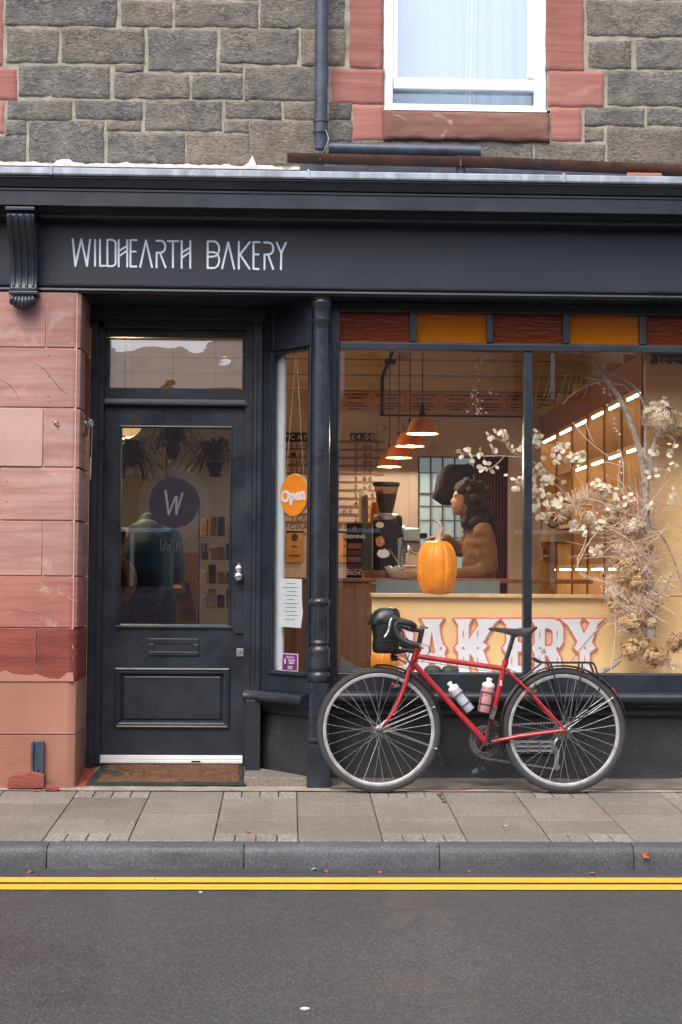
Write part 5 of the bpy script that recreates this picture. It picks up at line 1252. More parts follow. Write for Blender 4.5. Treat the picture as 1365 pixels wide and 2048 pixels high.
# ---- inside the door: plants, shelf, goods
for k, (px, py, Y) in enumerate(((262, 905, .95), (345, 890, 1.15), (430, 925, 1.0))):
    c = W(px, py, Y); t = thing('hanging_plant', ['spider plant in the upper left of the door glass', 'dark spiky plant in the top centre of the door glass', 'trailing plant in the upper right of the door glass'][k], 'plant', tuple(c), 'houseplants hanging inside the door')
    MB().lathe([(.03,-.09),(.05,-.02),(.052,0),(.045,0)], c, n=16).build('pot', M['terracotta'] if k == 0 else M['black'], t, smooth=40)
    mb = MB()
    for j in range(80):
        a = random.uniform(0, 2*PI); L1 = random.uniform(.16, .36); h = random.uniform(.02, .15) if k else random.uniform(-.02, .12)
        u = Vector((math.cos(a), math.sin(a)*.6, 0)); side = u.cross(Vector((0,0,1))).normalized(); pp = []
        for q in range(7):
            f = q/6; pp.append((c+u*L1*f+Vector((0,0,h*math.sin(f*2.6)*1.3-.10*f*f*(1 if k != 0 else 1.8))), .011*math.sin(min(1, f+.25)*PI*.95)+.001))
        n0 = len(mb.v); 
        for p, wv in pp: mb.v += [tuple(p-side*wv), tuple(p+side*wv)]
        mb.f += [(n0+2*q, n0+2*q+1, n0+2*q+3, n0+2*q+2) for q in range(6)]
    mb.build('foliage', M['leaf'], t, kind='stuff'); MB().tube([c, (c.x, c.y, ZI)], .0012, 5).build('cord', M['cord'], t)
hl = W(258, 866, 2.0); gl = thing('globe_lamp', 'warm glowing globe lamp at the top left behind the door glass', 'lamp', tuple(hl))
MB().ball((hl.x-.03, hl.y, hl.z+.09), .13, n=24, m=16).build('globe', emit('warm_globe', (1,.56,.20), .8), gl, smooth=180)
MB().tube([(hl.x-.03, hl.y, hl.z+.2), (hl.x-.03, hl.y, ZI)], .004, 6).build('cord', M['cord'], gl)
ld = bpy.data.lights.new('globe_light', 'POINT'); ld.energy = 30; ld.color = (1,.68,.36); ld.shadow_soft_size = .13
lo = bpy.data.objects.new('globe_light', ld); C.objects.link(lo); lo.parent = gl; lo.location = (-.03, .05, -.06); ld.shadow_soft_size = .02
gs = thing('goods_rack', 'wire shelf rack of groceries seen through the right of the door glass', 'rack', (W(425,1250,2.2).x, 2.2, .085))
for py in (1072, 1120, 1168, 1216, 1262):
    MB().pbox(398, py, 470, py+2, 2.2, 2.45).build('rack_shelf', M['certpale'], gs)
for px in (396, 470): MB().pbox(px, 1000, px+3, 1400, 2.2, 2.22).build('rack_post', M['pipe'], gs)
cols = ['tan','certpale','teal','maroon','mintglass','terracotta','straw','beige']
rr_ = random.Random(5)
for i, py in enumerate((1072, 1120, 1168, 1216)):
    for j in range(4):
        a = 400+j*17+rr_.uniform(0,2); h = rr_.uniform(22, 40)
        t = MB().pbox(a, py-h, a+14, py-.5, 2.25, 2.35)
        mname = cols[(i*3+j*5) % 8]
        t.build('grocery_pack', M[mname], bevel=.006, label='%s pack, %s on the %s rack shelf behind the door glass' % ({'tan':'ochre','certpale':'cream','teal':'teal','maroon':'maroon','mintglass':'pale green','terracotta':'brown','straw':'straw coloured','beige':'beige'}[mname], ['first','second','third','fourth'][j], ['top','second','third','lowest'][i]), cat='packet', group='packs on the rack')
pq = W(352, 1155, 2.6)
ps = MB().obox((pq.x, 2.6, pq.z), (1,0,-.0), (-.25,0,1), (0,1,0), .05, .12, .003); ps = ps.build('leaflet', M['teal'], label='tilted teal leaflet with orange print seen through the door glass', cat='leaflet')
m0 = MB()
for dz, w_, dx in ((.19,.03,-.018),(.10,.035,.004),(.05,.03,.014)): m0.obox((dx, -.005, dz), (1,0,0), (0,0,1), (0,1,0), w_, .012, .001)
m0.build('print', M['orange'], ps, local=True)
MB().pbox(325, 1105, 392, 1400, 2.7, 2.9).build('cupboard', M['slat'], label='low reddish cupboard behind the door glass under the teal leaflet', cat='cupboard')
MB().pbox(240, 850, 330, 1110, 5.0, 5.05).build('hall_panel', M['wall'], cbw)

# ================================================================== PEOPLE
def limb(mb, pts, rs, k=4):
    P = smooth_path(pts, k); R = []
    for i in range(len(rs)-1): R += [rs[i]+(rs[i+1]-rs[i])*j/k for j in range(k)]
    R.append(rs[-1]); mb.tube(P, R, 14)
    mb.ball(P[0], rs[0], n=12, m=8); mb.ball(P[-1], rs[-1], n=12, m=8)
def hand(mb, wrist, d, up):
    d = Vector(d).normalized(); up = Vector(up).normalized(); s = d.cross(up).normalized(); w_ = Vector(wrist)
    mb.obox(w_+d*.045, d, s, up, .045, .038, .014)
    for k in range(4):
        o = w_+d*.085+s*(-.030+.020*k); L_ = (.062,.072,.068,.052)[k]
        mb.tube([o, o+d*L_*.5-up*.004, o+d*L_*.85-up*.022], [.009,.0085,.007], 8)
    o = w_+d*.02-s*.035; mb.tube([o, o+d*.035-s*.02-up*.01, o+d*.06-s*.022-up*.02], [.012,.010,.008], 8)
# barista, facing left (-X)
YP2 = 2.15
def Q(px, py, dy=0): v = W(px, py, YP2); return Vector((v.x, YP2+dy, v.z))
pr = thing('person', 'person with dark curly hair in an ochre sweater working at the coffee machine', 'person', (Q(958,1200).x, YP2, .085))
fx = Q(958, 1200).x
body = MB()
hd = Q(925, 1003)
limb(body, [(fx, YP2, 1.0), (fx, YP2, 1.25), (fx-.0, YP2, 1.48), (fx-.02, YP2, 1.56)], [.10,.10,.10,.06])
limb(body, [(fx-.02, YP2, 1.5), (hd.x+.03, YP2, hd.z-.06)], [.055,.055])
body.ball((hd.x+.035, YP2, hd.z+.03), .095, .078, .115, 20, 14); body.ball((hd.x-.022, YP2, hd.z-.025), .055, .055, .075, 16, 10)
body.tube([(hd.x-.055, YP2, hd.z+.03), (hd.x-.078, YP2, hd.z+.0), (hd.x-.06, YP2, hd.z-.008)], [.010,.014,.010], 8)      # nose
body.ball((hd.x-.064, YP2, hd.z-.033), .012, .022, .007, 10, 6); body.ball((hd.x-.062, YP2, hd.z-.047), .012, .02, .007, 10, 6)     # lips
body.ball((hd.x-.055, YP2, hd.z-.075), .02, .025, .02, 10, 6)
for s_ in (-1, 1):
    body.ball((hd.x-.052, YP2+s_*.032, hd.z+.045), .014, .026, .008, 10, 6)     # brow
for s_ in (-1, 1):
    limb(body, [(fx, YP2+s_*.09, 1.0), (fx+.01, YP2+s_*.1, .55), (fx+.02, YP2+s_*.1, .13)], [.10,.065,.045]); body.ball((fx-.04, YP2+s_*.1, .12), .12, .045, .035)
sl = Q(958, 1060); 
armN = [Vector((fx+.01, YP2-.17, 1.50)), Q(968, 1138, -.2), Q(915, 1150, -.2)]
armF = [Vector((fx-.02, YP2+.16, 1.50)), Q(925, 1098, .2), Q(893, 1078, .12)]
for A in (armN, armF): limb(body, A, [.055,.045,.028])
hand(body, armN[2], (-1,.1,-.05), (0,0,1)); hand(body, armF[2], (-1,-.1,.1), (0,0,1))
remesh(body, .008, 4).build('body', M['skin'], pr, smooth=180)
sw_ = MB()
limb(sw_, [(fx+.0, YP2, 1.06), (fx+.0, YP2, 1.25), (fx+.0, YP2, 1.42), (fx-.01, YP2, 1.50)], [.120,.122,.118,.075])
sw_.v = [(v[0], YP2+(v[1]-YP2)*1.25, v[2]) for v in sw_.v]
limb(sw_, armN, [.072,.070,.052]); limb(sw_, armF, [.065,.06,.045])
A2 = armN[1]+(armN[2]-armN[1])*.8
r2 = remesh(sw_, .012, 5); r2.v = [(v[0]+.012*noise.noise((v[0]*9, v[1]*9, v[2]*22)), v[1]+.012*noise.noise((v[0]*9+7, v[1]*9, v[2]*20)), v[2]) for v in r2.v]; r2.build('sweater', M['sweater'], pr, smooth=180)
hr = MB(); rr = random.Random(2)
for _ in range(170):
    a = rr.uniform(0, 2*PI); t = rr.random()
    c = Vector((hd.x+.065+rr.gauss(0,.045)+.05*t, YP2+rr.gauss(0,.06), hd.z+.115-.30*t+rr.gauss(0,.02)))
    if c.x < hd.x+.01 and c.z < hd.z+.06 : c.x = hd.x+.04
    hr.ball(c, rr.uniform(.022,.042), n=7, m=5)
hr.ball((hd.x+.04, YP2, hd.z+.09), .10, .09, .07)
hair_ = remesh(hr, .012, 1).build('hair', M['hair'], pr, smooth=180)
cl = MB()
for _ in range(420):
    t = rr.random(); a = rr.uniform(-PI, PI)
    p = Vector((hd.x+.07+.05*t+(.085+.02*t)*math.cos(a)*rr.uniform(.7,1.1), YP2+(.085+.02*t)*math.sin(a), hd.z+.13-.30*t))
    if p.x < hd.x+.0: continue
    pts = [p]; ph = rr.uniform(0, 6); d_ = Vector((.3*math.cos(a), .3*math.sin(a), -1)).normalized()
    for k in range(1, 7): pts.append(p+d_*.014*k+Vector((.009*math.cos(ph+k*1.5), .009*math.sin(ph+k*1.5), 0)))
    cl.tube(pts, .0018, 3)
cl.build('loose_curls', M['hair'], pr, kind='stuff')
MB().box(fx-.0, fx+.0, YP2, YP2, 1, 1)
tr = MB(); limb(tr, [(fx, YP2, 1.12), (fx, YP2, 1.02)], [.135,.14])
for s_ in (-1, 1): limb(tr, [(fx, YP2+s_*.08, 1.02), (fx+.01, YP2+s_*.1, .55), (fx+.02, YP2+s_*.1, .16)], [.12,.085,.065])
remesh(tr, .014, 3).build('trousers', M['denim'], pr, smooth=180)
# customer seen from behind, leaning away
YP3 = 1.35
def Q3(px, py, dy=0): v = W(px, py, YP3); return Vector((v.x, YP3+dy, v.z))
c0 = Q3(292, 1190); cu_ = thing('person', 'customer in a teal jacket and dark jeans leaning forward inside the door', 'person', (c0.x, YP3, .085))
hx = c0.x; hz = c0.z
tor = [Vector((hx, YP3, hz)), Vector((hx-.005, YP3+.10, hz+.20)), Vector((hx-.02, YP3+.26, hz+.37))]
body = MB(); limb(body, tor, [.13,.13,.11]); limb(body, [tor[2], Vector((hx-.02, YP3+.42, hz+.42))], [.055,.05]); hc_ = Vector((hx-.02, YP3+.50, hz+.42))
body.ball(hc_, .078, .10, .10, 16, 12); body.ball(hc_+Vector((0,.06,-.07)), .05, .05, .06); body.ball(hc_+Vector((0,.11,-.02)), .012, .02, .016)
for s_ in (-1, 1):
    body.ball(hc_+Vector((s_*.08,0,-.01)), .012, .018, .03)
    limb(body, [Vector((hx+s_*.085, YP3, hz-.02)), Vector((hx+s_*.1, YP3+.02, hz-.45)), Vector((hx+s_*.1, YP3-.02, .13))], [.10,.065,.045]); body.ball((hx+s_*.1, YP3+.05, .12), .045, .12, .035)
arms3 = [[tor[2]+Vector((s_*.15, 0, -.01)), Vector((hx+s_*(.24 if s_ < 0 else .17), YP3+.25, hz+.15)), Vector((hx+s_*.16, YP3+.48, hz+.14))] for s_ in (-1, 1)]
for A in arms3: limb(body, A, [.055,.045,.03]); hand(body, A[2], (0,1,0), (0,0,1))
remesh(body, .010, 4).build('body', M['skin'], cu_, smooth=180)
jk = MB(); limb(jk, [tor[0]+Vector((0,0,-.05))]+tor, [.155,.15,.155,.13]); jk.v = [(hx+(v[0]-hx)*1.15, v[1], v[2]) for v in jk.v]
for A in arms3: limb(jk, A, [.09,.07,.055])
limb(jk, [tor[2]+Vector((0,.02,.05)), tor[2]+Vector((0,.06,.11))], [.09,.07])
remesh(jk, .012, 3).build('jacket', M['teal'], cu_, smooth=180)
tr = MB(); limb(tr, [Vector((hx, YP3, hz+.06)), Vector((hx, YP3, hz-.05))], [.15,.16])
for s_ in (-1, 1): limb(tr, [Vector((hx+s_*.08, YP3, hz-.04)), Vector((hx+s_*.1, YP3+.02, hz-.45)), Vector((hx+s_*.1, YP3-.02, .16))], [.125,.09,.07])
remesh(tr, .014, 3).build('jeans', M['denim'], cu_, smooth=180)
hh = MB(); hh.ball(hc_+Vector((0,-.02,.02)), .09, .10, .10, 16, 12); hh.build('hair', M['hair'], cu_, smooth=180)
q = Q3(250, 1160, -.18); bk = thing('shoulder_bag', 'tan and maroon canvas bag hanging beside the teal jacket', 'bag', (q.x, q.y, q.z-.13))
r_ = [[(q.x-.01+.105*math.cos(2*PI*k/24)*f, q.y+y, q.z+.14*math.sin(2*PI*k/24)*f) for k in range(24)] for f, y in ((.85,-.06),(1,-.045),(1,.03),(.85,.045))]
MB().loft(r_).build('bag_body', M['tan'], bk, smooth=50)
r_ = [[(q.x-.03+.07*math.cos(2*PI*k/24)*f, q.y+y, q.z-.01+.105*math.sin(2*PI*k/24)*f) for k in range(24)] for f, y in ((.8,-.085),(1,-.075),(1,-.0605))]
MB().loft(r_).build('bag_flap', M['maroon'], bk, smooth=50)
MB().tube(smooth_path([(q.x-.05, q.y+.02, q.z+.1), (q.x+.02, q.y+.06, q.z+.27), tuple(tor[2]+Vector((-.12,-.14,.06)))], 4), .010, 6).build('strap', M['tan'], bk)

# ================================================================== DRIED FLOWERS
YFl = .34
def fw(px, py, Y=YFl): return W(px, py, Y)
db = thing('dried_branch', 'tall lichen covered bare branch propped behind the right window pane', 'branch', tuple(fw(1300, 1260)))
def branch(pts, r0, r1, mat='twig', nm='branch', par=db, Y=YFl, dy=0, jit=1.5):
    P = [fw(a+random.uniform(-jit,jit)*.3, b, Y+(dy*i/max(1, len(pts)-1))) for i, (a, b) in enumerate(pts)]; S_ = smooth_path(P, 4)
    for i in range(1, len(S_)-1): S_[i] += Vector((noise.noise((i*.8, r0*99, 1)), noise.noise((i*.8, 5, r0*99)), 0))*.003
    MB().tube(S_, [1.25*(r0+(r1-r0)*i/(len(S_)-1)) for i in range(len(S_))], 7).build(nm, M[mat], par, smooth=60)
    return S_
main = branch([(1302,1275),(1300,1190),(1296,1100),(1292,1010),(1290,950),(1276,890),(1262,850),(1240,800),(1215,760),(1198,735),(1180,712)], .024, .008, nm='trunk')
branch([(1298,960),(1304,910),(1318,860),(1330,825)], .017, .007)
branch([(1292,950),(1291,880),(1293,840),(1285,800),(1270,775),(1248,760),(1225,748),(1195,738)], .009, .003)
branch([(1210,760),(1180,758),(1155,748),(1127,748)], .0045, .002)
branch([(1205,762),(1175,772),(1150,785),(1126,808)], .0045, .0018)
branch([(1218,768),(1245,770),(1262,785),(1283,812)], .005, .002)
branch([(1190,740),(1172,728),(1153,727)], .003, .0015); branch([(1202,757),(1195,735),(1150,728)], .003, .0015)
branch([(1298,1050),(1318,1065),(1335,1090),(1350,1125),(1362,1165),(1368,1210)], .007, .004)
branch([(1240,1320),(1222,1335),(1200,1345)], .010, .013); branch([(1245,1310),(1228,1320)], .005, .004)
branch([(1208,1248),(1180,1275),(1160,1300),(1140,1325)], .0045, .0025)
branch([(1296,1150),(1288,1210),(1290,1260),(1298,1320)], .006, .003); branch([(1275,1200),(1285,1260),(1288,1310)], .005, .002)
for px, py, n_ in ((1175,712,3),(1100,705,4),(1140,704,3)):
    for _ in range(n_):
        x = px+random.uniform(-15,15); branch([(x,704),(x-random.uniform(2,8),730),(x-random.uniform(8,22),758+random.uniform(0,30)),(x-random.uniform(16,26),790+random.uniform(0,20))], .002, .001, nm='hanging_twig')
mb = MB()
for _ in range(90):
    i = random.randrange(2, len(main)-2); a = main[i]; d_ = Vector((random.gauss(0,1), random.gauss(0,.5), random.gauss(0,1))).normalized(); L_ = random.uniform(.012, .04)
    mb.tube([a, a+d_*L_], [.0035,.001], 4)
    if random.random() < .5: mb.ball(a+d_*L_, .004, n=5, m=4)
mb.build('spurs', M['twig'], db, kind='stuff')
# honesty sprays
def honesty(lbl, stems, discs, r=(.013,.020), stemmat='stempink', Y=.30):
    t = thing('honesty_spray', lbl, 'dried flowers', tuple(fw(*stems[0][0], Y)), 'dried honesty sprays')
    for s_ in stems:
        MB().tube(smooth_path([fw(a, b, Y) for a, b in s_], 4), .0026, 5).build('stem', M[stemmat], t)
    SP_ = [p for s_ in stems for p in smooth_path([fw(a, b, Y) for a, b in s_], 6)]; pd_ = MB()
    for px, py in discs:
        c = fw(px, py, Y+random.uniform(-.03,.03)); nr = min(SP_, key=lambda p: (p-c).length); mid = (nr+c)/2+Vector((0,0,.006)); pd_.tube([nr, mid, c], .0011, 4); rr = random.uniform(*r)
        th = random.uniform(0, PI); tilt = random.uniform(-.9, .9)
        u = Vector((math.cos(th), math.sin(tilt)*.5*math.sin(th), math.sin(th)))*rr; v_ = Vector((-math.sin(th)*math.cos(tilt), math.sin(tilt), math.cos(th)*math.cos(tilt)))*rr*.75
        n_ = u.cross(v_).normalized()*.0008; mb = MB()
        mb.loft([[c+u*math.cos(2*PI*k/12)*f+v_*math.sin(2*PI*k/12)*f+n_*o for k in range(12)] for f, o in ((.2,1.5),(1,1),(1,-1),(.2,-1.5))])
        mb.build('seed_disc', M['honesty'], t)
    pd_.build('pedicels', M[stemmat], t, kind='stuff')
honesty('spray of papery seed discs reaching left past the mullion toward the pumpkin',
    [[(1120,960),(1060,920),(1010,912),(960,912),(915,905)], [(1048,915),(1020,900),(1012,885)], [(1010,912),(985,935),(958,940)], [(1048,955),(1028,962)]],
    [(917,902),(923,914),(936,900),(932,900),(942,911),(945,922),(940,898),(961,898),(962,908),(958,912),(975,867),(985,875),(980,878),(990,862),(983,892),(1000,866),(1006,870),(1010,862),(1015,874),(1008,878),(970,925),(978,927),(960,934),(963,940),(972,938),(985,943),(988,900),(992,902),(999,866),(1003,862),(1011,868),(1018,888),(1025,893),(1027,902),(1038,900),(1042,895),(1048,902),(995,935),(1012,950),(1026,958),(1034,962),(1040,968),(1028,978),(1036,977),(1047,960),(1040,955),(1030,975)])
rnd_d = random.Random(11)
def cluster(n, boxes):
    out = []
    for _ in range(n):
        cx_, cy_, sx, sy = rnd_d.choice(boxes); out.append((rnd_d.gauss(cx_, sx), rnd_d.gauss(cy_, sy)))
    return [(max(1068, a), b) for a, b in out]
honesty('dense spray of papery seed discs just right of the mullion',
    [[(1250,1075),(1180,1030),(1130,985),(1075,940)], [(1200,1040),(1160,960),(1120,905),(1075,880)], [(1130,985),(1100,990),(1070,985)], [(1220,1050),(1140,1020),(1075,1035)]],
    cluster(150, [(1075,880,6,8),(1118,895,9,10),(1128,910,10,8),(1150,915,6,5),(1085,945,14,10),(1078,985,9,10),(1100,1000,12,12),(1120,1010,12,8),(1085,1020,10,10),(1165,910,4,6),(1095,960,12,6)]))
honesty('spray of papery seed discs hanging below the centre of the arrangement',
    [[(1280,1040),(1230,1035),(1190,1010)], [(1250,1060),(1200,1060),(1165,1050)], [(1240,1080),(1200,1110),(1190,1105)]],
    cluster(90, [(1195,975,14,10),(1205,1000,14,10),(1180,1060,10,10),(1205,1045,10,8),(1225,1030,10,8),(1190,1100,6,6),(1150,1050,6,8),(1215,980,10,8),(1240,1000,10,8),(1255,1000,8,8)]))
honesty('sparse papery seed discs on thin stems in front of the tall yellow panel',
    [[(1300,1040),(1320,980),(1340,930),(1350,880)], [(1300,930),(1330,940),(1360,930)]],
    cluster(34, [(1330,865,8,8),(1342,905,5,8),(1300,900,10,6),(1310,930,12,6),(1352,935,8,6),(1300,950,10,8),(1345,1000,8,8),(1325,1005,8,6),(1300,1005,8,10)]))
# hydrangea heads
def flowerhead(lbl, px, py, rx, rz, mat, n, name='hydrangea_head', Y=.32, fr=.0105, group='dried hydrangea heads', stem=None, cat='dried flowers'):
    c = fw(px, py, Y); t = thing(name, lbl, cat, tuple(c), group)
    mb = MB(); rr = random.Random(int(px*7+py)); mm = MB()
    for _ in range(n):
        d = Vector((rr.gauss(0,1), rr.gauss(0,1), rr.gauss(0,1))).normalized(); f = rr.uniform(.5, 1.12)*(1+.5*noise.noise(d*2.4+Vector((px*.1,0,0))))
        p = c+Vector((d.x*rx*f, d.y*rx*f*.8, d.z*rz*f)); tg_ = d.orthogonal().normalized(); b2 = d.cross(tg_); a0 = rr.uniform(0, PI)
        for q in range(4):
            a = a0+q*PI/2; e = (tg_*math.cos(a)+b2*math.sin(a)); s2 = d.cross(e); o = p+e*fr*.9+d*rr.uniform(-.002,.003)
            mb.add([p, o-s2*fr*.55, p+e*fr*1.9+d*rr.uniform(-.003,.005), o+s2*fr*.55], [(0,1,2,3)])
        if rr.random() < .2: mm.tube([c, p], .0012, 3)
    mb.build('florets', M[mat], t, kind='stuff'); mm.build('stalks', M['stem'], t, kind='stuff')
    if stem: MB().tube(smooth_path([fw(a, b, Y+.03) for a, b in stem], 4), .004, 5).build('stem', M['twig'], t)
flowerhead('large pale hydrangea head at the top of the forked branch', 1318, 834, .092, .10, 'hydra', 900, stem=[(1328,840),(1318,870),(1302,930)])
flowerhead('tan hydrangea head at the right edge behind the pale one', 1356, 850, .10, .085, 'tanfl', 750, Y=.42)
flowerhead('tan flower head hanging low beside the yellow panel', 1262, 1245, .075, .05, 'tanfl', 380, stem=[(1265,1245),(1275,1180),(1285,1100)])
flowerhead('cream flower cluster tucked in the middle of the arrangement', 1265, 1055, .07, .045, 'hydra', 300)
flowerhead('small white flower cluster right of the branch foot', 1305, 1245, .035, .03, 'hydra', 110)
flowerhead('tan flower cluster halfway down the arrangement', 1255, 1140, .075, .09, 'tanfl', 380)
flowerhead('cream flower cluster left of the trunk below the discs', 1232, 1185, .06, .05, 'hydra', 170)
flowerhead('rust brown leaf cluster low in the window corner', 1310, 1315, .09, .055, 'rustfl', 230, name='dried_leaf_cluster', group='dried leaf clusters')
flowerhead('tan seed cluster above the rear rack', 1262, 1300, .06, .055, 'tanfl', 170, name='dried_leaf_cluster', group='dried leaf clusters')
flowerhead('rust brown leaf cluster at the right edge of the window', 1352, 1285, .06, .06, 'rustfl', 150, name='dried_leaf_cluster', group='dried leaf clusters')
flowerhead('pinkish dried leaf cluster behind the seed discs', 1250, 1020, .09, .06, 'rustfl', 200, name='dried_leaf_cluster', group='dried leaf clusters', Y=.42)
for a_, b_, m_, l_ in ((1215,1015,'hydra','cream floret cluster among the seed discs left of the trunk'),(1240,1095,'hydra','cream floret cluster beside the trunk middle'),(1275,1165,'tanfl','tan floret cluster in front of the trunk'),(1228,1210,'tanfl','tan floret cluster above the low flower head'),(1290,1095,'tanfl','tan floret cluster right of the trunk middle'),(1310,1200,'tanfl','loose tan floret cluster beside the panel corner'),(1180,1035,'hydra','pale floret cluster between the two disc sprays'),(1285,1290,'tanfl','tan floret cluster over the low branch stub')):
    flowerhead(l_, a_, b_, .05, .045, m_, 130, name='floret_cluster', group='small floret clusters', fr=.008, Y=random.uniform(.28,.42))
# spiky allium heads
def allium(lbl, px, py, r, n, Y=.3, mat='stem'):
    c = fw(px, py, Y); t = thing('allium_head', lbl, 'dried flowers', tuple(c), 'spiky dried seed heads'); mb = MB(); rr = random.Random(int(px+py*3))
    for _ in range(n):
        d = Vector((rr.gauss(0,1), rr.gauss(0,1)*.8, rr.gauss(0,1))).normalized()*r*rr.uniform(.6,1.15)
        mb.tube([c, c+d], [.0014,.0016], 3); mb.ball(c+d, rr.uniform(.002,.0045), n=5, m=3)
    mb.build('spikes', M[mat], t, kind='stuff')
for l, a, b, r, n in (('spiky seed head low left of the trunk', 1228, 1165, .06, 120), ('spiky seed head in front of the trunk', 1265, 1110, .075, 130), ('spiky seed head right of the trunk middle', 1290, 1130, .085, 90),
    ('spiky seed head at the top left of the flower mass', 1150, 1010, .09, 120), ('spiky seed head under the hydrangeas near the mullion side', 1175, 990, .07, 90), ('wide sparse spiky head right of the trunk foot', 1335, 1165, .07, 60),
    ('spiky seed head at the lower end of the trunk', 1285, 1210, .07, 110), ('spiky seed head hanging over the low cluster', 1245, 1255, .05, 80), ('small spiky head left of the dense discs', 1120, 1030, .05, 50), ('spiky seed head near the panel corner', 1320, 1190, .06, 60),
    ('small spiky head behind the rear mudguard', 1340, 1330, .06, 70), ('small spiky ball on the face of the letter R', 1088, 1303, .014, 50)):
    allium(l, a, b, r, n)
# wild stems
ws = thing('dried_grass_tangle', 'tangle of pale dried stems and grasses fanning out from the branch', 'dried flowers', tuple(fw(1280, 1200)))
rr = random.Random(21); mb = MB(); mb2 = MB()
for _ in range(420):
    x0_, y0_ = rr.gauss(1275,16), rr.uniform(1000,1260); L_ = rr.uniform(30,130); a = rr.uniform(100, 260) if rr.random() < .7 else rr.uniform(-80, 80)
    if y0_ > 1120: L_ *= .55
    p = [(x0_,y0_)]
    for k in range(1, 5):
        a += rr.uniform(-14,14); p.append((max(1069, p[-1][0]+L_/4*math.cos(rad(a))), p[-1][1]-L_/4*math.sin(rad(a))))
    Y = rr.uniform(.26,.46); P = [fw(x, y, Y) for x, y in p]
    (mb if rr.random() < .6 else mb2).tube(P, [.0022,.0020,.0018,.0016,.0012], 3)
    if rr.random() < .35: (mb).ball(P[-1], rr.uniform(.003,.006), n=6, m=4)
mb.build('pale_stems', M['stem'], ws, kind='stuff'); mb2.build('pink_stems', M['stempink'], ws, kind='stuff')
for s_ in ([(1215,1045),(1185,1075),(1165,1110),(1155,1135),(1170,1150),(1200,1160)], [(1175,1070),(1165,1100),(1155,1120),(1162,1148),(1185,1160),(1215,1163)], [(1230,1170),(1232,1240),(1228,1300),(1222,1340)], [(1268,1190),(1300,1225),(1340,1250)], [(1285,1195),(1330,1215),(1352,1230)], [(1190,935),(1210,925),(1235,930),(1248,935)], [(1145,845),(1175,880),(1220,915)], [(1170,842),(1180,870),(1188,885)], [(1242,900),(1247,940),(1246,990)]):
    MB().tube(smooth_path([fw(a, b, .28) for a, b in s_], 5), .0028, 5).build('stem', M['stem'], ws)
# berries
bt = thing('berry_twig', 'hanging twig of small white berries in the left window pane', 'twig', tuple(fw(965, 830, .4)))
MB().tube(smooth_path([fw(960,700,.4), fw(958,750,.4), fw(952,790,.4), fw(955,830,.4)], 4), .0022, 5).build('stem', M['twig'], bt)
rr = random.Random(4)
for k in range(46):
    t = rr.random(); px = 955+rr.gauss(0,7)+(22 if k % 4 == 0 else 0); py = 712+t*(120 if k % 4 else 80)
    MB().ball(fw(px, py, .4+rr.uniform(-.02,.02)), rr.uniform(.004,.007), n=8, m=6).build('berry', M['berry'], bt)
for px, py in ((956,720),(957,733),(952,777),(955,800)): MB().ball(fw(px, py, .4), .010, n=8, m=6).build('cone', M['twig'], bt)
b2 = thing('berry_twig', 'twig dotted with white berries hanging left of the trunk top', 'twig', tuple(fw(1230, 870, .4)))
for px, py in ((1200,768),(1209,785),(1220,790),(1229,837),(1229,848),(1229,857),(1234,863),(1240,869),(1215,810),(1237,902),(1237,914),(1240,924),(1247,927),(1243,946),(1207,743),(1225,748),(1190,722),(1208,778),(1200,750)):
    MB().ball(fw(px, py, .38), .0075, n=8, m=6).build('berry', M['berry'], b2)
MB().tube(smooth_path([fw(1200,745,.38), fw(1222,790,.38), fw(1229,840,.38), fw(1238,880,.38), fw(1243,946,.38)], 4), .0015, 4).build('stem', M['twig'], b2)
# dark garland at top right
mb = MB(); rr = random.Random(8)
for _ in range(60):
    mb.ball(fw(rr.uniform(1303,1400), rr.uniform(704,724), .45), rr.uniform(.008,.02), n=7, m=5)
mb.build('dark_garland', M['black'], label='dark bunch hanging over the top of the tall yellow panel', cat='garland')

# ================================================================== DOORMAT
a = X_(172, 1560, .02); b_ = X_(494, 1560, .02); mt = thing('doormat', 'worn brown coir doormat with a dark green edge on the sloping step', 'doormat', ((a+b_)/2, .16, .05))
def matz(y): return .012+max(0, (y+.05))*.145
def matpatch(x0, x1, y0, y1, h, mat, nm, seed, taper=0):
    nx, ny = 70, 26; vs = []
    for j in range(ny+1):
        for i in range(nx+1):
            u, v = i/nx, j/ny; y = y0+(y1-y0)*v; xl_ = x0+taper*v; x = xl_+(x1-taper*v*.6-xl_)*u
            e = min(i, nx-i, j, ny-j); zz_ = matz(y)+(h if e > 0 else -.004)+.003*noise.noise((x*30, y*30, seed))+.008*noise.noise((x*3, y*3, seed))
            vs.append((x+(.006*noise.noise((y*40, 3, seed)) if e == 0 else 0), y+(.008*noise.noise((x*20, 1, seed)) if e == 0 else 0), zz_))
    return MB().add(vs, [(j*(nx+1)+i, j*(nx+1)+i+1, (j+1)*(nx+1)+i+1, (j+1)*(nx+1)+i) for j in range(ny) for i in range(nx)]).build(nm, mat, mt, smooth=180)
matpatch(a, b_, -.035, .375, .008, M['matedge'], 'mat_border', 1, .045)
matpatch(a+.055, b_-.03, -.012, .37, .014, M['mat'], 'coir_pile', 2, .03)
mb = MB()
for _ in range(1800):
    x = random.uniform(a+.06, b_-.01); y = random.uniform(-.035, .37); z = matz(y)+.014
    mb.add([(x-.0011,y,z),(x+.0011,y,z),(x+random.gauss(0,.003), y+random.gauss(-.002,.003), z+random.uniform(.006,.012))], [(0,1,2)])
mb.build('coir_fibres', M['mat'], mt, kind='stuff')

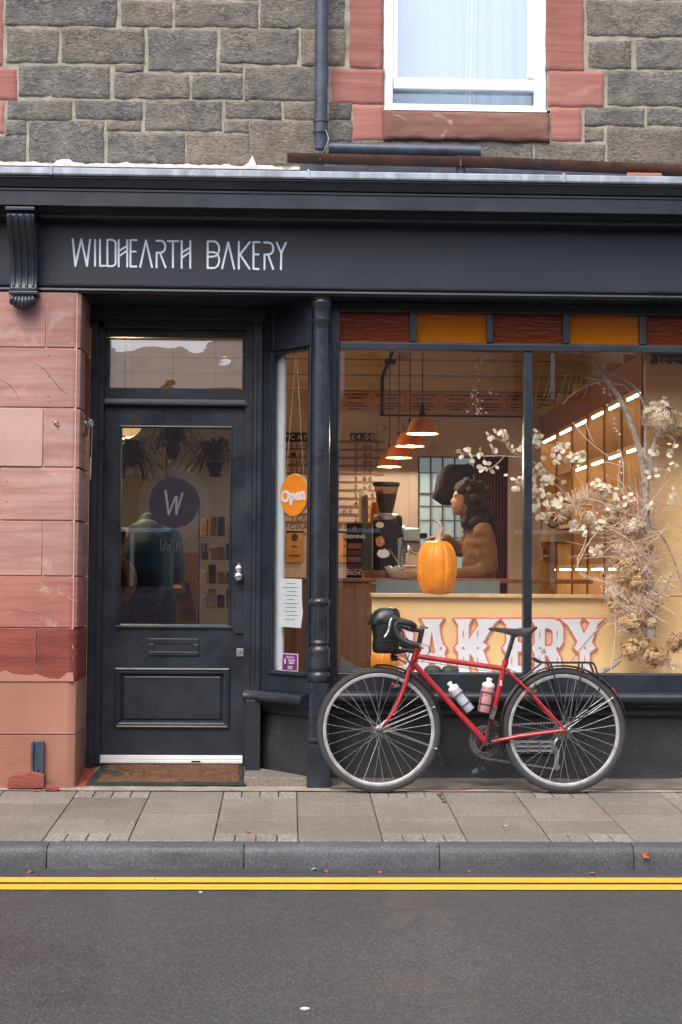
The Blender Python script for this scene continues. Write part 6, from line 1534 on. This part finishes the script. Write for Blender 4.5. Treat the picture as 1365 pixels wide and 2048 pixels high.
# ================================================================== BICYCLE
Yb = -.215
p0 = W(760.7, 1585, Yb)
LEAN = rad(4.2)
bike = thing('bicycle', 'red touring bicycle with drop bars, mudguards and rear rack leaning on the shop front', 'bicycle', (p0.x, Yb, GZ(Yb)+.003), local=True)
bike.rotation_euler = (-LEAN, 0, 0)
def bl(px, py, lat=0):       # pixel -> bicycle frame (x, lateral, height)
    z = 0
    for _ in range(3):
        Yp = Yb+math.sin(LEAN)*z; w_ = W(px, py, Yp); z = (w_.z-GZ(Yb)-.003)/math.cos(LEAN)
    return Vector((w_.x-p0.x, lat, z))
RW = .3475
def bb(mb, name, mat, par=bike, **kw): return mb.build(name, mat, par, local=True, **kw)
hubF = Vector((bl(758, 1460).x, 0, RW)); hr_ = bl(1128, 1460); hubR = Vector((hr_.x, 0, RW))
for wi, hub in enumerate((hubF, hubR)):
    wr = bpy.data.objects.new('wheel', None)
    # wheel as part: tyre is the parent mesh so that depth stays thing > part > sub-part
    bpy.data.objects.remove(wr)
    ty = bb(MB().torus(hub, RW-.0185, .0185, 96, 12), 'wheel', M['tire'], smooth=60)
    bb(MB().torus(hub, RW-.0195, .0192, 96, 10, sx=.97).torus(hub, RW-.0225, .0185, 96, 8, sx=1.06), 'tyre_sidewall', M['sidewall'], ty, smooth=180)
    m0 = MB()
    for k in range(150):
        a = 2*PI*k/150
        for s_ in (-1, 1):
            c = hub+Vector(((RW-.0065)*math.cos(a), s_*.012, (RW-.0065)*math.sin(a))); m0.obox(c, (-math.sin(a),0,math.cos(a)), (0,1,0), (math.cos(a),0,math.sin(a)), .0042, .004, .004)
    bb(m0, 'tread_blocks', M['tire'], ty, kind='stuff')
    r0 = RW-.0395
    prof = [(r0-.016,-.004),(r0-.015,-.009),(r0-.001,-.0125),(r0+.003,-.0115),(r0+.003,.0115),(r0-.001,.0125),(r0-.015,.009),(r0-.016,.004)]
    n = 96; vs = []; m0 = MB()
    for i in range(n):
        a = 2*PI*i/n
        for q, y in prof: vs.append(hub+Vector((q*math.cos(a), y, q*math.sin(a))))
    m0.add(vs, [(i*8+k, i*8+(k+1) % 8, ((i+1) % n)*8+(k+1) % 8, ((i+1) % n)*8+k) for i in range(n) for k in range(8)])
    rim = bb(m0, 'rim', M['rimalu'], ty, smooth=40)
    hb_ = MB().lathe([(.008,-.055),(.008,-.045),(.011,-.040),(.021,-.036),(.021,-.031),(.012,-.026),(.011,.026),(.021,.031),(.021,.036),(.011,.040),(.008,.055)], hub, 'Y', 20)
    bb(hb_, 'hub', M['oily'], ty, smooth=40)
    bb(MB().tube([hub+Vector((0,-.068,0)), hub+Vector((0,.068,0))], .007, 8).tube([hub+Vector((.0,-.062,0)), hub+Vector((.018,-.064,.028)), hub+Vector((.03,-.062,.05))] if wi == 0 else [hub+Vector((0,-.062,0)), hub+Vector((.02,-.066,.01))], .0045, 6), 'quick_release', M['chrome'], ty)
    NS = 32
    for i in range(NS):
        s_ = -1 if i % 2 else 1; a_r = 2*PI*(i+.5)/NS; grp = 1 if (i//2) % 2 else -1
        a_h = a_r+grp*rad(72)
        hp = hub+Vector((.0195*math.cos(a_h), s_*.034, .0195*math.sin(a_h))); rp = hub+Vector(((r0-.014)*math.cos(a_r), s_*.003, (r0-.014)*math.sin(a_r)))
        bb(MB().tube([hp, rp], .0013, 5), 'spoke', M['alu'], ty)
    vv = hub+Vector((-(r0-.018)*math.cos(rad(25)), 0, (r0-.018)*math.sin(rad(28)))); bb(MB().tube([vv, hub+(vv-hub)*.86], [.003,.002], 6), 'valve', M['chrome'], ty)
# frame
BBp = Vector((bl(972.6, 1484.6).x, 0, bl(972.6, 1484.6).z)); HT = bl(836, 1298); HB = bl(821, 1340); ST = bl(1012, 1322)
HTt = bl(832, 1309); 
fr = MB()
fr.tube([HT, HB], .0185, 16); fr.tube([HT+(HT-HB).normalized()*.004, HT-(HT-HB).normalized()*.01], .0215, 16); fr.tube([HB-(HT-HB).normalized()*.002, HB+(HT-HB).normalized()*.012], .0215, 16)
TTa = bl(831, 1312); TTb = bl(1012, 1338)
fr.tube([TTa, TTb], .0145, 16); fr.tube([bl(826, 1325), BBp], .0165, 16); fr.tube([ST, BBp], .0148, 16)
fr.tube([ST+(ST-BBp).normalized()*.004, ST-(ST-BBp).normalized()*.03], .0172, 16)
fr.lathe([(.021,-.034),(.021,.034)], BBp, 'Y', 18)
for s_ in (-1, 1):
    fr.tube([BBp+Vector((.01, s_*.02, 0)), (BBp+hubR)/2+Vector((-.04, s_*.042, .0)), hubR+Vector((-.012, s_*.062, 0))], [.0115,.0105,.0085], 12)
    a = bl(1014, 1340); fr.tube([a+Vector((0, s_*.016, 0)), (a+hubR)/2+Vector((-.03, s_*.038, .04)), hubR+Vector((-.008, s_*.062, .008))], [.0085,.008,.0075], 12)
    fr.obox(hubR+Vector((-.004, s_*.062, .002)), (1,0,.2), (-.2,0,1), (0,1,0), .016, .014, .003)
fr.tube([bl(1047,1393)+Vector((0,-.036,0)), bl(1047,1393)+Vector((0,.036,0))], .006, 8)
frm = bb(fr, 'frame', M['bikered'], smooth=50)
bb(MB().obox(bl(1001.5,1366,-.0155), (0,0,1), (1,0,0), (0,1,0), .016, .007, .001), 'frame_badge', M['certpale'], frm)
m0 = MB()
fk = [bl(818, 1338), bl(812, 1362), bl(804.6, 1384), bl(794.5, 1408), bl(782, 1430), bl(765, 1455)]
bb(MB().tube([HB, bl(818, 1342)], .017, 12).obox(bl(818.5, 1341), (0,1,0), (1,0,0), (0,0,1), .040, .014, .012), 'fork_crown', M['bikered'], smooth=50, bevel=.004)
for s_ in (-1, 1):
    P = smooth_path([p+Vector((0, s_*(.034+.018*i/5), 0)) for i, p in enumerate(fk)], 4); bb(MB().tube(P, [.0135-.007*i/(len(P)-1) for i in range(len(P))], 12), 'fork_blade', M['bikered'], smooth=60)
# bottle cage wires later; seatpost + saddle
sp0 = ST; sp1 = bl(1027, 1273)
bb(MB().tube([sp0, sp1], .0128, 14), 'seatpost', M['bikeblack'], smooth=60)
bb(MB().obox(bl(1028,1272), (1,0,0), (0,1,0), (0,0,1), .018, .022, .008).tube([bl(1010,1266,-.02), bl(1030,1271,-.02), bl(1050,1265,-.025)], .0035, 6).tube([bl(1010,1266,.02), bl(1030,1271,.02), bl(1050,1265,.025)], .0035, 6), 'saddle_clamp', M['oily'], smooth=50)
rings = []
for px, top, bot, w_ in ((977.5,1257,1259,.008),(981,1255,1261,.018),(993,1255.2,1263,.021),(1008,1256,1266,.026),(1022,1257,1269,.034),(1036,1257.3,1272,.050),(1048,1256,1272,.066),(1058,1254.5,1269,.072),(1067,1253,1263,.068),(1072.5,1252.5,1258,.05),(1073.5,1253,1256,.02)):
    t = bl(px, top); b = bl(px, bot); ring = []
    for k in range(18):
        a = 2*PI*k/18; yy = w_*math.copysign(abs(math.cos(a))**.8, math.cos(a)); s_ = math.sin(a)
        z = t.z-(1-abs(math.cos(a))**2.2*-.0)*0 if s_ > 0 else 0
        zt_ = t.z-(.014*abs(yy/ .07)**2); zb_ = b.z+(t.z-b.z)*(.0 if abs(yy) > w_*.6 else .55)
        zz = zt_ if s_ > 0.15 else (zb_ if s_ < -.15 else (zt_+b.z)/2); ring.append((t.x, yy, zz))
    rings.append(ring)
m0 = MB().loft(rings); bb(m0, 'saddle', M['rubber'], smooth=60)
# mudguards
def guard(hub, R, a0, a1, w_=.026, n=40):
    mb = MB(); vs = []; k_ = 7
    for i in range(n+1):
        a = rad(a0+(a1-a0)*i/n)
        for t in range(k_):
            q = -1+2*t/(k_-1); rr_ = R-.010*q*q; vs.append(hub+Vector((rr_*math.cos(a), q*w_, rr_*math.sin(a))))
        for t in range(k_-1, -1, -1):
            q = -1+2*t/(k_-1); rr_ = R-.010*q*q-.0018; vs.append(hub+Vector((rr_*math.cos(a), q*(w_-.001), rr_*math.sin(a))))
    m = 2*k_; mb.add(vs, [(i*m+t, i*m+(t+1) % m, (i+1)*m+(t+1) % m, (i+1)*m+t) for i in range(n) for t in range(m)]+[tuple(range(m-1,-1,-1)), tuple(range(n*m, n*m+m))]); return mb
mg = bb(guard(hubF, RW+.016, -20, 93), 'mudguard', M['bikeblack'], smooth=50)
bb(MB().loft([[hubF+Vector((RW+.004+dx, y, 0))*1 for y in (-.026,.026) for dx in (0,.003)] for _ in range(1)]+[[Vector((0,0,0))]*4]).__class__() if False else MB().obox(bl(881, 1518), (.25,0,-1), (0,1,0), (1,0,.25), .045, .024, .0018), 'mudflap', M['rubber'], mg)
q = bl(757, 1334); bb(MB().obox(q+Vector((-.012,0,.003)), (1,0,-.15), (0,1,0), (.15,0,1), .02, .02, .003), 'guard_nose', M['bikeblack'], mg, bevel=.002)
mr = bb(guard(hubR, RW+.016, 10, 205), 'mudguard', M['bikeblack'], smooth=50)
tl_ = bl(1230, 1386); bb(MB().obox(tl_, (.5,0,-1), (0,1,0), (1,0,.5), .026, .018, .006), 'rear_reflector', M['redlens'], mr, bevel=.004)
def rodp(pts, r, name, mat, par=bike, n=6): return bb(MB().tube(pts, r, n), name, mat, par, smooth=60)
for s_ in (-1, 1):
    for tgt in ((868, 1414), (872, 1497)): rodp([hubF+Vector((.01, s_*.058, .005)), bl(*tgt, s_*.032)], .0018, 'mudguard_stay', M['alu'], mg)
    for tgt in ((1223, 1396), (1221, 1397.5), (1152, 1350)): rodp([hubR+Vector((.01, s_*.066, .01)), bl(*tgt, s_*.032)], .0018, 'mudguard_stay', M['alu'], mr)
    bb(MB().ball(bl(868,1414,s_*.034), .006, n=8, m=6).ball(bl(872,1497,s_*.034), .006, n=8, m=6), 'stay_bolt', M['chrome'], mg)
    bb(MB().ball(bl(1223,1396,s_*.034), .007, n=8, m=6), 'stay_bolt', M['chrome'], mr)
# rack
rk = bb(MB().tube(smooth_path([bl(1068,1317,-.05), bl(1080,1324,-.055), bl(1100,1325,-.055), bl(1140,1325,-.055), bl(1176,1325,-.055), bl(1185,1329,-.055), bl(1191,1345,-.055), bl(1197,1366,-.058), bl(1192,1386,-.06), bl(1176,1412,-.062), bl(1161,1436,-.066)], 4), .0052, 8), 'rack', M['bikeblack'], smooth=60)
rodp(smooth_path([bl(1068,1317,.05), bl(1080,1324,.055), bl(1100,1325,.055), bl(1140,1325,.055), bl(1176,1325,.055), bl(1185,1329,.055), bl(1191,1345,.055), bl(1197,1366,.058), bl(1192,1386,.06), bl(1176,1412,.062), bl(1161,1436,.066)], 4), .0052, 'rack_rail', M['bikeblack'], rk, 8)
rodp([bl(1068,1317,-.05), bl(1066,1316,0), bl(1068,1317,.05)], .005, 'rack_hoop', M['bikeblack'], rk, 8); rodp([bl(1182,1327,-.055), bl(1182,1327,.055)], .005, 'rack_hoop', M['bikeblack'], rk, 8)
rodp([bl(1100,1326,0), bl(1176,1326,0)], .0045, 'rack_spine', M['bikeblack'], rk); 
for px in (1100, 1130, 1158): rodp([bl(px,1326,-.055), bl(px,1326,.055)], .004, 'rack_crossbar', M['bikeblack'], rk)
for s_ in (-1, 1):
    rodp([bl(1099,1326,s_*.055), bl(1128,1436,s_*.066)], .0048, 'rack_leg', M['bikeblack'], rk); rodp([bl(1162,1326,s_*.055), bl(1146,1436,s_*.066)], .0048, 'rack_leg', M['bikeblack'], rk)
    rodp([bl(1126,1436,s_*.066), bl(1162,1436,s_*.066)], .005, 'rack_foot', M['bikeblack'], rk); rodp([bl(1084,1326,s_*.03), bl(1060,1345,s_*.025), bl(1040,1358,s_*.02)], .003, 'rack_strut', M['bikeblack'], rk)
    rodp([hubR+Vector((.004,s_*.066,.006)), bl(1143,1437,s_*.066)], .005, 'rack_lug', M['bikeblack'], rk)
bb(MB().torus(bl(1166,1338,-.0), .012, .002, 14, 5), 'rack_light', M['bikeblack'], rk)
# stem, handlebar
stm = MB().tube([HT, bl(845, 1257)], [.0145,.0145], 12).tube([bl(846,1262), bl(826,1258)], [.014,.013], 12).tube([bl(826,1258,-.022), bl(826,1258,.022)], .018, 12).tube([HT-(HT-HB).normalized()*.004, HT+(HT-HB).normalized()*.015], .02, 14)
bb(stm, 'stem', M['bikeblack'], smooth=50)
bb(MB().obox(bl(848,1254), (1,0,-.25), (0,1,0), (.25,0,1), .024, .014, .006), 'headset_cap', M['oily'], bevel=.003)
hbm = MB()
for s_ in (-1, 1):
    P = smooth_path([bl(826,1258,0), bl(825,1257,s_*.10), bl(824,1255,s_*.17), bl(815,1250,s_*.205), bl(800,1246.5,s_*.21), bl(790,1248,s_*.21), bl(787,1258,s_*.21), bl(791,1271,s_*.21), bl(801,1282,s_*.215), bl(815,1289,s_*.22), bl(833,1293.5,s_*.22)], 5)
    hbm.tube(P, [.0125]*10+[.0172]*(len(P)-10), 12)
hbar = bb(hbm, 'handlebar', M['rubber'], smooth=60)
for s_ in (-1, 1):
    bb(MB().tube(smooth_path([bl(800,1247,s_*.21), bl(790,1243,s_*.21), bl(783,1240,s_*.21), bl(780,1236,s_*.21)], 3), [.016]*3+[.018]*3+[.016]*3+[.011], 10), 'brake_hood', M['rubber'], hbar, smooth=60)
    bb(MB().tube(smooth_path([bl(781,1238,s_*.214), bl(776,1248,s_*.216), bl(774,1260,s_*.218), bl(770,1270,s_*.22), bl(764,1278,s_*.222)], 4), [.010]*4+[.009]*4+[.007]*4+[.006]*4+[.004], 8), 'brake_lever', M['chrome'], hbar, smooth=60)
    bb(MB().tube([bl(833,1293.5,s_*.22), bl(837,1294,s_*.22)], [.015,.010], 10), 'bar_plug', M['chrome'] if s_ < 0 else M['rubber'], hbar)
bb(MB().tube(smooth_path([bl(838,1292,-.22), bl(850,1294,-.2), bl(856,1304,-.12), bl(850,1312,-.03)], 4), .0025, 6), 'gear_cable', M['alu'], hbar)
for pts in ([(781,1240,-.2),(806,1276,-.12),(812,1310,-.04),(822,1330,-.02)], [(790,1262,-.05),(806,1300,-.04),(817,1325,-.03),(832,1318,-.02)], [(800,1250,.1),(822,1290,.05),(812,1330,.02)], [(1012,1336,-.018),(1030,1345,-.03),(1046,1362,-.03),(1060,1378,-.02)]):
    bb(MB().tube(smooth_path([bl(*p) for p in pts], 5), .0026, 6), 'cable', M['rubber'], smooth=60)
bb(MB().tube(smooth_path([bl(830,1321,-.018), bl(900,1331,-.018), bl(985,1343,-.018), bl(1012,1340,-.02)], 4), .0016, 5), 'cable', M['rubber'])
bb(MB().tube([bl(783,1316,-.0), bl(796,1316,0)], [.018,.015], 14).tube([bl(796,1317), bl(812,1326)], .004, 6), 'headlight', M['bikeblack'], smooth=50)
bb(MB().tube([bl(781.5,1316,0), bl(783,1316,0)], .0165, 14), 'headlight_lens', M['alu'])
bb(MB().tube([bl(782,1306), bl(812,1300)], .015, 10).tube([bl(812,1300), bl(828,1303)], .012, 8), 'bag_mount', M['bikeblack'], smooth=50)
# brakes
for nm, c in (('front', (792,1372)), ('rear', (1064,1383))):
    for s_ in (-1, 1):
        q = bl(*c, s_*.045); bb(MB().obox(q, (1,0,.15), (0,1,0), (0,0,1), .018, .008, .008).tube([q, q+Vector((.01, s_*.02, .045))], .005, 6).tube([q+Vector((.01, s_*.02, .045)), q+Vector((.02,-s_*.03,.075))], .0014, 4), 'brake_arm', M['oily'], smooth=50)
        bb(MB().obox(bl(c[0]-(4 if nm == 'front' else -5), c[1]-3, s_*.02), (1,0,-.3), (.3,0,1), (0,1,0), .014, .005, .005), 'brake_pad', M['redlens'] if s_ < 0 else M['rubber'], bevel=.002)
bb(MB().tube([bl(818,1352,-.02), bl(818,1340,-.03), bl(806,1334,-.02), bl(793,1340,0)], .0022, 5), 'brake_wire', M['chrome'])
# drivetrain (far side)
lat = .048
def ring_gear(c, R, teeth, th, lat_):
    mb = MB(); n = teeth*2; out = [(R*(1 if k % 2 else .955)*math.cos(2*PI*k/n), R*(1 if k % 2 else .955)*math.sin(2*PI*k/n)) for k in range(n)]; inn = [(R*.8*math.cos(2*PI*k/30), R*.8*math.sin(2*PI*k/30)) for k in range(30)]
    mb.plate([out, inn], lambda p, Y: (c.x+p[0], Y, c.z+p[1]), lat_, lat_+th); return mb
cr_ = bb(ring_gear(BBp, .088, 44, .003, lat).add(ring_gear(BBp, .068, 34, .003, lat-.007).v, ring_gear(BBp, .068, 34, .003, lat-.007).f), 'chainring', M['oily'])
m0 = MB()
for k in range(5):
    a = 2*PI*k/5+.4; m0.tube([BBp+Vector((0,lat,0)), BBp+Vector((.076*math.cos(a), lat, .076*math.sin(a)))], [.009,.006], 6)
bb(m0.lathe([(.02,lat-.006),(.02,lat+.008)], BBp, 'Y', 14), 'spider', M['bikeblack'], cr_)
for k in range(6):
    R = .026+.0058*k; m0 = ring_gear(hubR, R, 12+2*k, .002, .055-.0045*k); bb(m0, 'sprocket', M['oily'])
Rc, Rs = .088, .043; jy = bl(1117, 1535); jz = bl(1113, 1497)
ch = [BBp+Vector((Rc*math.cos(a), lat+.001, Rc*math.sin(a))) for a in [rad(85+10*k) for k in range(19)]]
ch += [Vector((jy.x, .046, jy.z-.012)), Vector((jy.x+.02, .046, jy.z))]
bb(MB().tube(ch, .0042, 6), 'chain', M['oily'], smooth=60)
bb(MB().tube([BBp+Vector((.0,lat,Rc)), hubR+Vector((0,.046,Rs))], .0042, 6), 'chain_run', M['oily'])
m0 = MB()
for k in range(26):
    t = k/25; p = (BBp+Vector((.0,lat,Rc)))*(1-t)+(hubR+Vector((0,.046,Rs)))*t; m0.obox(p-Vector((0,.005,0)), (1,0,0), (0,0,1), (0,1,0), .005, .0055, .0008)
for k in range(30):
    t = k/29; p = (BBp+Vector((-.02,lat,-Rc)))*(1-t)+Vector((jy.x,.046,jy.z-.012))*t; m0.obox(p-Vector((0,.005,0)), (1,0,0), (0,0,1), (0,1,0), .004, .0055, .0008)
bb(m0, 'chain_links', M['chrome'], kind='stuff')
bb(MB().tube(smooth_path([hubR+Vector((-.0,.07,-.02)), bl(1112,1490,.066), bl(1120,1506,.06), bl(1117,1533,.055)], 4), .0085, 8).lathe([(.016,.042),(.016,.05)], Vector((jy.x,0,jy.z)), 'Y', 14).lathe([(.016,.042),(.016,.05)], Vector((jz.x,0,jz.z)), 'Y', 14).obox((jy+jz)/2+Vector((0,.04,0)), (0,0,1), (1,0,0), (0,1,0), .045, .010, .002), 'rear_derailleur', M['chrome'], smooth=50)
bb(MB().obox(bl(990,1452,.04), (.3,0,1), (1,0,-.3), (0,1,0), .026, .012, .008), 'front_derailleur', M['oily'], bevel=.003)
def crank(tip, lat_, nm):
    a = BBp+Vector((0, lat_, 0)); b = Vector((tip.x, lat_*1.25, tip.z)); ck = bb(MB().tube([a, b], [.014,.009], 10).lathe([(.017,-.006),(.017,.006)], a, 'Y', 16), 'crank_arm', M['bikeblack'], smooth=60)
    s_ = 1 if lat_ > 0 else -1; c = b+Vector((0, s_*.055, 0))
    pd = MB()
    d = (b-a).normalized(); d.y = 0; u = Vector((.35,0,1)).normalized() if s_ < 0 else Vector((1,0,.55)).normalized()
    n_ = Vector((u.z, 0, -u.x))
    for e in (-1, 1): pd.obox(c+u*e*.032, n_, (0,1,0), u, .010, .045, .004)
    for e in (-1, 1): pd.obox(c+Vector((0,e*.040,0)), u, n_, (0,1,0), .032, .008, .003)
    pd.tube([b, c+Vector((0,s_*.045,0))], .007, 8); bb(pd, 'pedal', M['oily'], ck, bevel=.001)
    return ck
crank(bl(981, 1425), -.062, 'l'); crank(bl(961, 1542), .066, 'r')
bb(MB().lathe([(.010,-.070),(.010,-.066)], BBp, 'Y', 14), 'crank_bolt', M['chrome'])
# cages
def cage(a, b, r, side):
    m0 = MB(); ax = (b-a).normalized(); pr_ = Vector((ax.z,0,-ax.x))
    for f in (.25, .62):
        c = a+(b-a)*f; m0.tube([c+(pr_*math.cos(t)+Vector((0,1,0))*math.sin(t))*(r+.003) for t in [2*PI*k/16 for k in range(17)]], .0024, 5, cap=False)
    for t in (.6, 2.5, 3.8, 5.6):
        o = (pr_*math.cos(t)+Vector((0,1,0))*math.sin(t))*(r+.003); m0.tube([a+(b-a)*-.02+o, a+(b-a)*.62+o], .0022, 5)
    return m0
b1a, b1b = bl(941, 1421), bl(901, 1369); b2a, b2b = bl(968, 1425), bl(979, 1361)
bb(cage(b1a, b1b, .034, 1), 'bottle_cage', M['bikeblack']); bb(cage(b2a, b2b, .037, 1), 'bottle_cage', M['bikeblack'])
# bottles: own top-level things posed with the bicycle's lean
BM = Matrix.Translation(bike.location) @ Matrix.Rotation(-LEAN, 4, 'X')
def bottle(lbl, a, b, r, mat, liq, fill):
    a = BM @ a; b = BM @ b; L_ = (b-a).length
    t = thing('water_bottle', lbl, 'bottle', tuple(a), 'water bottles on the bicycle', local=True)
    t.rotation_mode = 'QUATERNION'; t.rotation_quaternion = (b-a).to_track_quat('Z', 'Y')
    f = lambda *p: [(r*x, L_*z) for x, z in p]
    bb(MB().lathe(f((.9,0),(1,.04),(1,.40),(.97,.46),(.92,.50),(.97,.54),(1,.58),(1,.70),(.9,.79)), n=24), 'bottle_body', mat, t, smooth=60)
    bb(MB().lathe(f((.85,.02),(.94,.05),(.94,.06+fill)), n=20), 'liquid', liq, t, smooth=60)
    bb(MB().lathe(f((.93,.79),(.95,.80),(.95,.88),(.75,.92),(.42,.94),(.36,1.0),(.46,1.02),(.46,1.07),(.3,1.08)), n=22), 'bottle_cap', M['whiteplastic'], t, smooth=40)
    return t
t1 = bottle('clear blue tinted water bottle with white cap on the sloping down tube', b1a, b1b, .0325, M['bottleclear'], M['water'], .34)
bb(MB().obox((0,-.0,.12), (1,0,0), (0,0,1), (0,1,0), .008, .006, .0335), 'red_logo', M['redlens'], t1)
bottle('pink translucent water bottle with white cap against the seat tube', b2a, b2b, .037, M['bottlepink'], M['bottlepink'], .55)
# handlebar bag
bgc = bl(769, 1306); bg_ = thing('handlebar_bag', 'black waterproof roll bag with overhanging lid mounted on the handlebar', 'bag', tuple(BM @ bgc), local=True)
bg_.rotation_euler = bike.rotation_euler
def sup(cx_, hw, hd, z, n=28, e=.55): return [(cx_+hw*math.copysign(abs(math.cos(2*PI*k/n))**e, math.cos(2*PI*k/n)), hd*math.copysign(abs(math.sin(2*PI*k/n))**e, math.sin(2*PI*k/n)), z) for k in range(n)]
def bgx(px): return bl(px, 1270).x-bgc.x
def bgz(py): return bl(769, py).z-bgc.z
rings = [sup((bgx(a)+bgx(b))/2, (bgx(b)-bgx(a))/2, w_, bgz(py)) for py, a, b, w_ in ((1306.5,754,786,.085),(1304.5,748,794,.10),(1299,745.5,797,.112),(1290,745,799,.118),(1275,747,800,.122),(1262,745,800,.125),(1250,742,800,.125),(1238,742,800,.122))]
bb(MB().loft(rings), 'bag_body', M['bag'], bg_, smooth=60)
rings = [sup((bgx(a)+bgx(b))/2, (bgx(b)-bgx(a))/2, w_, bgz(py)) for py, a, b, w_ in ((1251,737.5,799,.130),(1248,737,801,.132),(1240,739,801,.132),(1230,743,800,.128),(1222,749,798,.118),(1217.5,757,793,.10),(1215.5,766,785,.07))]
# lid rear edge lifts
rings[0] = [(x, y, z+.0+.03*max(0, (x-bgx(750))/(.16))) for x, y, z in rings[0]]
bb(MB().loft(rings), 'bag_lid', M['bag'], bg_, smooth=60)
bb(MB().tube([(x, y, z) for x, y, z in sup((bgx(747)+bgx(800))/2, (bgx(800)-bgx(747))/2+.001, .124, bgz(1283))]+[sup((bgx(747)+bgx(800))/2, (bgx(800)-bgx(747))/2+.001, .124, bgz(1283))[0]], .0018, 4), 'bag_seam', M['rubber'], bg_)
bb(MB().tube(smooth_path([(bgx(752), -.10, bgz(1228)), (bgx(768), -.105, bgz(1222)), (bgx(785), -.10, bgz(1226)), (bgx(797), -.09, bgz(1240))], 4), .005, 6), 'lid_strap', M['rubber'], bg_, smooth=60)

# ================================================================== LITTER
def leaf(px, py, onroad, lbl, mat='fallen', r=.02, Y=None):
    if onroad: d = F*1.39/(py-1145); z = -.172
    else: d = 5335/(py-990); z = GZ(d-9.2)+.003
    X = (px-577)/F*d; Y = d-9.2
    if Y > -.17: z += .006
    n = 11; a0 = random.uniform(0, 6); pts = []
    for k in range(n):
        a = 2*PI*k/n; q = r*(1 if k % 2 else .6)*(1+.3*noise.noise((k, px, 0))); pts.append((X+q*math.cos(a+a0), Y+q*math.sin(a+a0)*.9, z+.004*math.sin(a*2)+.003))
    mb = MB(); mb.v = [(X, Y, z+.002)]+pts; mb.f = [(0, k+1, (k+1) % n+1) for k in range(n)]
    mb.build('fallen_leaf', M[mat], label=lbl, cat='leaf', group='fallen autumn leaves')
for px, py, rd, l in ((503,1662,0,'small red leaf on the paving below the doormat'), (1209,1621,0,'curled brown leaf on the paving right of the rear wheel'), (931,1577,0,'orange leaf against the wall between the bicycle wheels'),
    (1288,1570,0,'orange leaf at the foot of the wall at the right'), (1013,1649,0,'dark leaf on the paving in front of the rear wheel'), (763,1741,1,'red leaf in the gutter below the front wheel'),
    (940,1741,1,'thin red leaf in the gutter below the chain'), (1190,1744,1,'yellowish leaf in the gutter near the right'), (655,1740,1,'pale curled leaf in the gutter by the second kerb joint'), (75,1742,1,'brown leaf in the gutter at the far left'), (635,1736,1,'grey crumpled leaf against the kerb left of the pale one'),
    (320,1757,1,'tiny black scrap on the upper yellow line'), (275,1645,0,'dark speck like leaf on the paving at the left'), (455,1684,0,'tiny red leaf near the kerb edge at the left')):
    leaf(px, py, rd, l, 'fallen' if 'grey' not in l and 'black' not in l and 'dark' not in l else 'twig', .018 if 'tiny' not in l and 'speck' not in l else .009)
q = W(1294, 1710, -1.60); mb = MB(); n = 11
mb.v = [tuple(q)]+[(q.x+.024*(1 if k % 2 else .7)*math.cos(2*PI*k/n), -1.60-.004*math.sin(k), q.z+.018*(1 if k % 2 else .7)*math.sin(2*PI*k/n)) for k in range(n)]; mb.f = [(0, k+1, (k+1) % n+1) for k in range(n)]
mb.build('fallen_leaf', M['fallen'], label='orange red leaf stuck to the kerb face at the far right', cat='leaf', group='fallen autumn leaves')
for px, py, r, l in ((618,2009,.014,'white splat of dried gum low on the road'), (410,1780,.008,'small white gum spot on the road just below the yellow lines')):
    d = F*1.39/(py-1145); X = (px-577)/F*d; Y = d-9.2; n = 16
    MB().prism([(X+r*(1+.4*noise.noise((k*.8,px,0)))*math.cos(2*PI*k/n), Y+r*.9*(1+.4*noise.noise((k*.8,px,0)))*math.sin(2*PI*k/n), -.174) for k in range(n)], (0,0,.003)).build('gum_spot', M['whitepaint'], label=l, cat='gum spot')
for o in bpy.data.objects:
    if '_l' in o: del o['_l']
